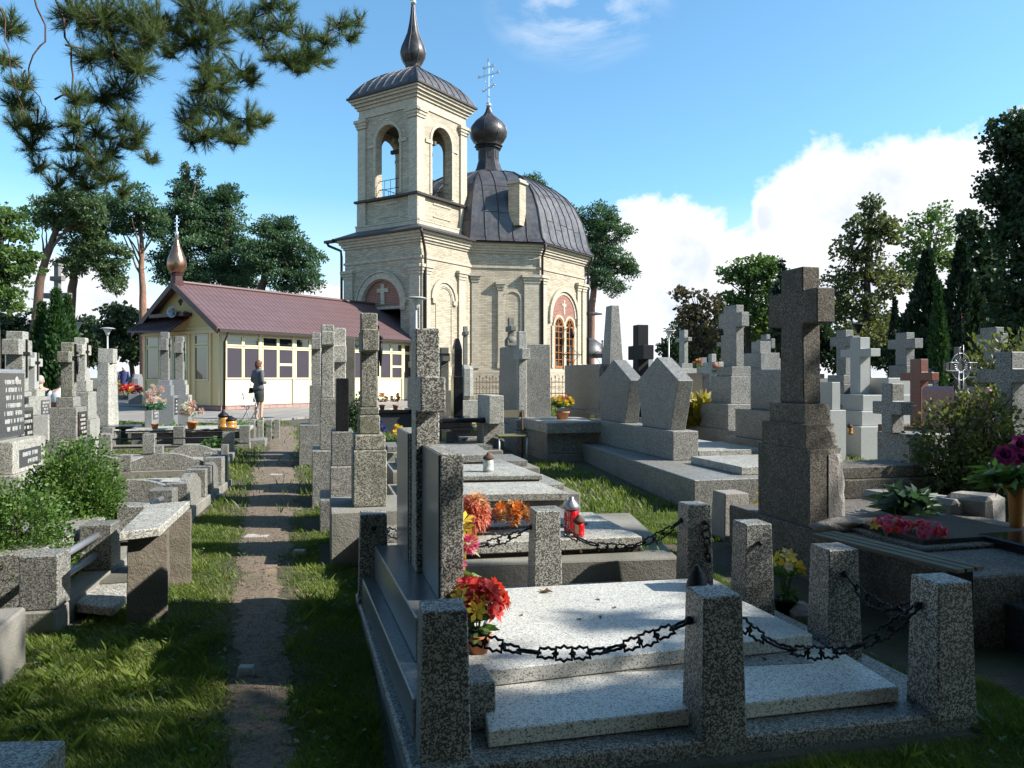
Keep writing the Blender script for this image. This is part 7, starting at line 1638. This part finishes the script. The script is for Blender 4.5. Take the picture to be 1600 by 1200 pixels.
def sitter(px, D, label, top, hair, lean=.0):
    g = gz(D); r = empty('person', (XD(px, D), D, g), R(14), label, 'person'); z0 = .47
    V = [(0, .0, z0+.10, .16, .13), (0, -.01, z0+.28, .14, .11), (0, .0, z0+.45, .165, .11), (0, .02, z0+.55, .10, .08), (0, .03, z0+.62, .052), (0, .06, z0+.74, .07, .085), (0, .06, z0+.81, .05),
         (-.10, .08, z0+.07, .085), (-.11, .45, z0+.05, .062), (-.11, .46, z0-.22, .05), (-.11, .46, .07, .036), (-.11, .56, .03, .032), (.10, .08, z0+.07, .085), (.11, .45, z0+.05, .062), (.11, .46, z0-.22, .05), (.11, .46, .07, .036), (.11, .56, .03, .032),
         (-.19, .0, z0+.52, .06), (-.25, .02, z0+.28, .046), (-.15, .22, z0+.19, .036), (-.06, .30, z0+.18, .026), (.19, .0, z0+.52, .06), (.25, .02, z0+.28, .046), (.15, .22, z0+.19, .036), (.06, .30, z0+.18, .026)]
    E = [(0, 1), (1, 2), (2, 3), (3, 4), (4, 5), (5, 6), (0, 7), (7, 8), (8, 9), (9, 10), (10, 11), (0, 12), (12, 13), (13, 14), (14, 15), (15, 16), (3, 17), (17, 18), (18, 19), (19, 20), (3, 21), (21, 22), (22, 23), (23, 24)]
    b = skin_mesh(V, E, 'body', SKIN, r); m = MB(); head(m, 0, .06, z0+.745)
    for s in (-1, 1):
        for k in range(4): m.tube([(s*.05, .30+.012*k, z0+.18), (s*.02, .33+.008*k, z0+.165)], [.009, .007], 5)
    m.build('head_and_hands', SKIN, b)
    loft('shirt', top, r, [(0, 0, z0+.02, .20, .165), (0, -.01, z0+.2, .185, .15), (0, -.01, z0+.4, .205, .145), (0, .0, z0+.52, .19, .12), (0, .015, z0+.59, .10, .08), (0, .02, z0+.62, .065, .06)])
    for s in (-1, 1): m = MB(); m.tube([(s*.17, 0, z0+.54), (s*.21, .0, z0+.48), (s*.26, .02, z0+.28), (s*.15, .21, z0+.19)], [.055, .07, .06, .045], 9); m.build('sleeve', top, r); m = MB(); m.tube([(s*.10, .05, z0+.08), (s*.11, .46, z0+.06), (s*.11, .47, z0-.2), (s*.11, .46, .08)], [.10, .08, .07, .06], 9); m.build('trouser_leg', CLOTH_BLACK, r)
    m = MB(); m.blob((0, .05, z0+.785), (.084, .098, .085), 3, .05, 12, 8); m.blob((0, .01, z0+.745), (.078, .07, .085), 3, .05, 10, 7); m.build('hair', hair, r)
sitter(61, 16.6, 'person in a dark coat with fair hair sitting with back turned at the far left', CLOTH_BLACK, HAIR_G); sitter(97, 15.6, 'person in a white shirt sitting with back turned beside the weathered cross', CLOTH_WHITE, HAIR_R)
def walker():
    D = 40; r = empty('person', (XD(194, D), D, gz(D)), R(200), 'elderly woman in a navy blue dress and pale headscarf walking by the road', 'person')
    V = [(0, 0, .85, .14), (0, .02, 1.1, .14, .12), (0, .06, 1.22, .09), (0, .10, 1.29, .05), (0, .14, 1.38, .07), (0, .14, 1.44, .05), (-.08, 0, .75, .09), (-.08, .03, .4, .06), (-.08, -.02, .06, .04), (-.08, .06, .03, .035), (.08, 0, .75, .09), (.09, -.03, .4, .06), (.09, -.1, .07, .04), (.09, -.02, .03, .035), (-.18, .05, 1.2, .055), (-.22, .08, .95, .042), (-.20, .18, .75, .03), (.18, .05, 1.2, .055), (.22, .08, .95, .042), (.20, .18, .75, .03)]
    E = [(0, 1), (1, 2), (2, 3), (3, 4), (4, 5), (0, 6), (6, 7), (7, 8), (8, 9), (0, 10), (10, 11), (11, 12), (12, 13), (2, 14), (14, 15), (15, 16), (2, 17), (17, 18), (18, 19)]
    b = skin_mesh(V, E, 'body', SKIN, r); m = MB(); head(m, 0, .14, 1.38); m.build('head', SKIN, b)
    loft('dress', CLOTH_BLUE, r, [(0, 0, .28, .22, .19), (0, 0, .6, .2, .17), (0, 0, .85, .185, .155), (0, .01, 1.05, .19, .15), (0, .04, 1.2, .18, .13), (0, .08, 1.28, .08, .07)])
    for s in (-1, 1): m = MB(); m.tube([(s*.16, .05, 1.22), (s*.23, .08, .95), (s*.2, .17, .78)], [.065, .055, .045], 8); m.build('sleeve', CLOTH_BLUE, r)
    m = MB(); m.blob((0, .12, 1.40), (.095, .105, .11), 3, .03, 12, 8); m.build('headscarf', CLOTH_WHITE, r)
walker()

# ------------------------------------------------------------------ grass
def inside(x, y):
    q = np.zeros(len(x), bool)
    for cx, cy, hw, hl, a in EXCL:
        c, s = math.cos(a), math.sin(a); dx, dy = x-cx, y-cy; u = dx*c+dy*s; v = -dx*s+dy*c; q |= (abs(u) < hw) & (abs(v) < hl)
    return q
def blades(name, label, n, y0, y1, h, w, mm, seed, dens=None, onpath=.0, xr=None):
    r = np.random.default_rng(seed); k = int(n*2.2)
    Y = y0*(y1/y0)**r.uniform(0, 1, k); Y = np.where(r.random(k) < .5, Y, np.sqrt(r.uniform(y0**2, y1**2, k))); X = r.uniform(-.72, .72, k)*Y
    if xr: X = r.uniform(xr[0], xr[1], k)
    px = np.array([path_x(y) for y in Y]); pw = np.array([path_w(y) for y in Y]); d = np.abs(X-px)/pw
    patch = .5+.5*np.sin(X*2.7+1.3*np.sin(Y*1.9))*np.sin(Y*2.3+1.7*np.sin(X*1.6)); fine = .5+.5*np.sin(X*9.1+Y*3)*np.sin(Y*8.3-X*4)
    keep = (~inside(X, Y)) & (r.random(k) < np.clip((d-.72)*.8, onpath, 1)*(.5+.5*np.clip(patch*1.2+fine*.35, 0, 1)))
    keep &= ~((Y > 21) & (X < -3))
    X, Y = X[keep][:n], Y[keep][:n]; m = len(X); Z = np.array([gz(y) for y in Y])
    H_ = h*r.uniform(.35, 1.15, m)*(.65+.6*fine[keep][:n]); a = r.uniform(0, 6.283, m); ln = r.uniform(.1, .75, m)*H_
    P = np.stack([X, Y, Z], 1); sd_ = np.stack([np.cos(a), np.sin(a), np.zeros(m)], 1)*(w/2)*(1+Y[:, None]*.06); dr = np.stack([-np.sin(a)*ln, np.cos(a)*ln, H_], 1)
    Q = np.stack([P-sd_, P+sd_, P+dr*.55+sd_*.7+np.array((0, 0, .0)), P+dr*np.array((1.2, 1.2, .92))], 1)
    tag(npmesh(name, Q.reshape(-1, 3), 4, mm), label, 'grass', kind='stuff')
blades('grass', 'short green grass between the nearest graves and along the path', 300000, 1.9, 8.0, .040, .0036, GRASS, 1, onpath=.06)
blades('grass', 'green grass among the farther graves', 120000, 8.0, 32.0, .09, .010, GRASS, 2, onpath=.06)
def tufts_grass():
    r = np.random.default_rng(9); out = []
    spots = [(-1.55, 3.7, .5, 60), (-2.0, 4.05, .4, 60), (-2.4, 3.9, .3, 50), (-1.9, 3.2, .5, 70), (-2.2, 2.9, .4, 60), (1.25, 5.6, .35, 60), (1.9, 5.4, .3, 70), (1.75, 6.1, .4, 60), (2.2, 2.8, .4, 60), (1.5, 9.5, .8, 60), (1.9, 4.6, .12, 20), (-1.2, 5.6, .2, 30), (-1.3, 4.9, .2, 30)]
    for cx, cy, rad, n in spots:
        for k in range(n//2):
            x, y = cx+r.normal()*rad*.6, cy+r.normal()*rad*.6
            if abs(x-path_x(y)) < path_w(y)*1.15: continue
            a = r.uniform(0, 6.28)
            for j in range(7):
                a2 = a+r.uniform(-1.5, 1.5); h = r.uniform(.03, .11); l = h*r.uniform(.2, .8); p = np.array((x+r.normal()*.01, y+r.normal()*.01, gz(y))); s = np.array((math.cos(a2), math.sin(a2), 0))*.0019; d = np.array((-math.sin(a2)*l, math.cos(a2)*l, h))
                out += [p-s, p+s, p+d*.6+s*.7, p+d*np.array((1.3, 1.3, .9))]
    o = np.array(out); c = o.reshape(-1, 4, 3)[:, 0]; k = ~inside(c[:, 0], c[:, 1]); tag(npmesh('grass_tufts', o.reshape(-1, 4, 3)[k].reshape(-1, 3), 4, GRASS), 'longer grass tufts growing against kerbs and bench feet', 'grass', kind='stuff')
tufts_grass()
def weeds():
    r = np.random.default_rng(4); n = 2600; Y = r.uniform(2.2, 9, n); X = r.uniform(-.7, .7, n)*Y; k = ~inside(X, Y); X, Y = X[k], Y[k]; P = []; 
    for x, y in zip(X, Y):
        d = abs(x-path_x(y))/path_w(y)
        if d < .7 and r.random() < .85: continue
        if r.random() > .45+.4*math.sin(x*2+y*3): continue
        for j in range(4):
            a = j*1.57+r.uniform(-.4, .4); L = r.uniform(.012, .028); c = np.array((x, y, gz(y)+.012+r.uniform(0, .03))); dr = np.array((math.cos(a), math.sin(a), .35))*L; s = np.array((-math.sin(a), math.cos(a), 0))*L*.38; P += [c, c+dr*.6-s, c+dr, c+dr*.6+s]
    tag(npmesh('clover', np.array(P), 4, HERB), 'low broadleaf weeds and clover scattered in the grass', 'ground cover', kind='stuff')
weeds()
def litter():
    r = np.random.default_rng(6); P = []
    for k in range(900):
        y = r.uniform(2.3, 12); x = path_x(y)+r.normal()*path_w(y)*1.6
        if inside(np.array([x]), np.array([y]))[0]: continue
        a = r.uniform(0, 6.28); L = r.uniform(.008, .028); c = np.array((x, y, gz(y)+.014)); dr = np.array((math.cos(a), math.sin(a), r.uniform(-.05, .35)))*L; s = np.array((-math.sin(a), math.cos(a), r.uniform(-.2, .2)))*L*.35; P += [c-dr, c-s, c+dr, c+s]
    tag(npmesh('leaf_litter', np.array(P), 4, DRYLEAF), 'scattered dry leaves and bits on the trodden path', 'leaf litter', kind='stuff')
litter()
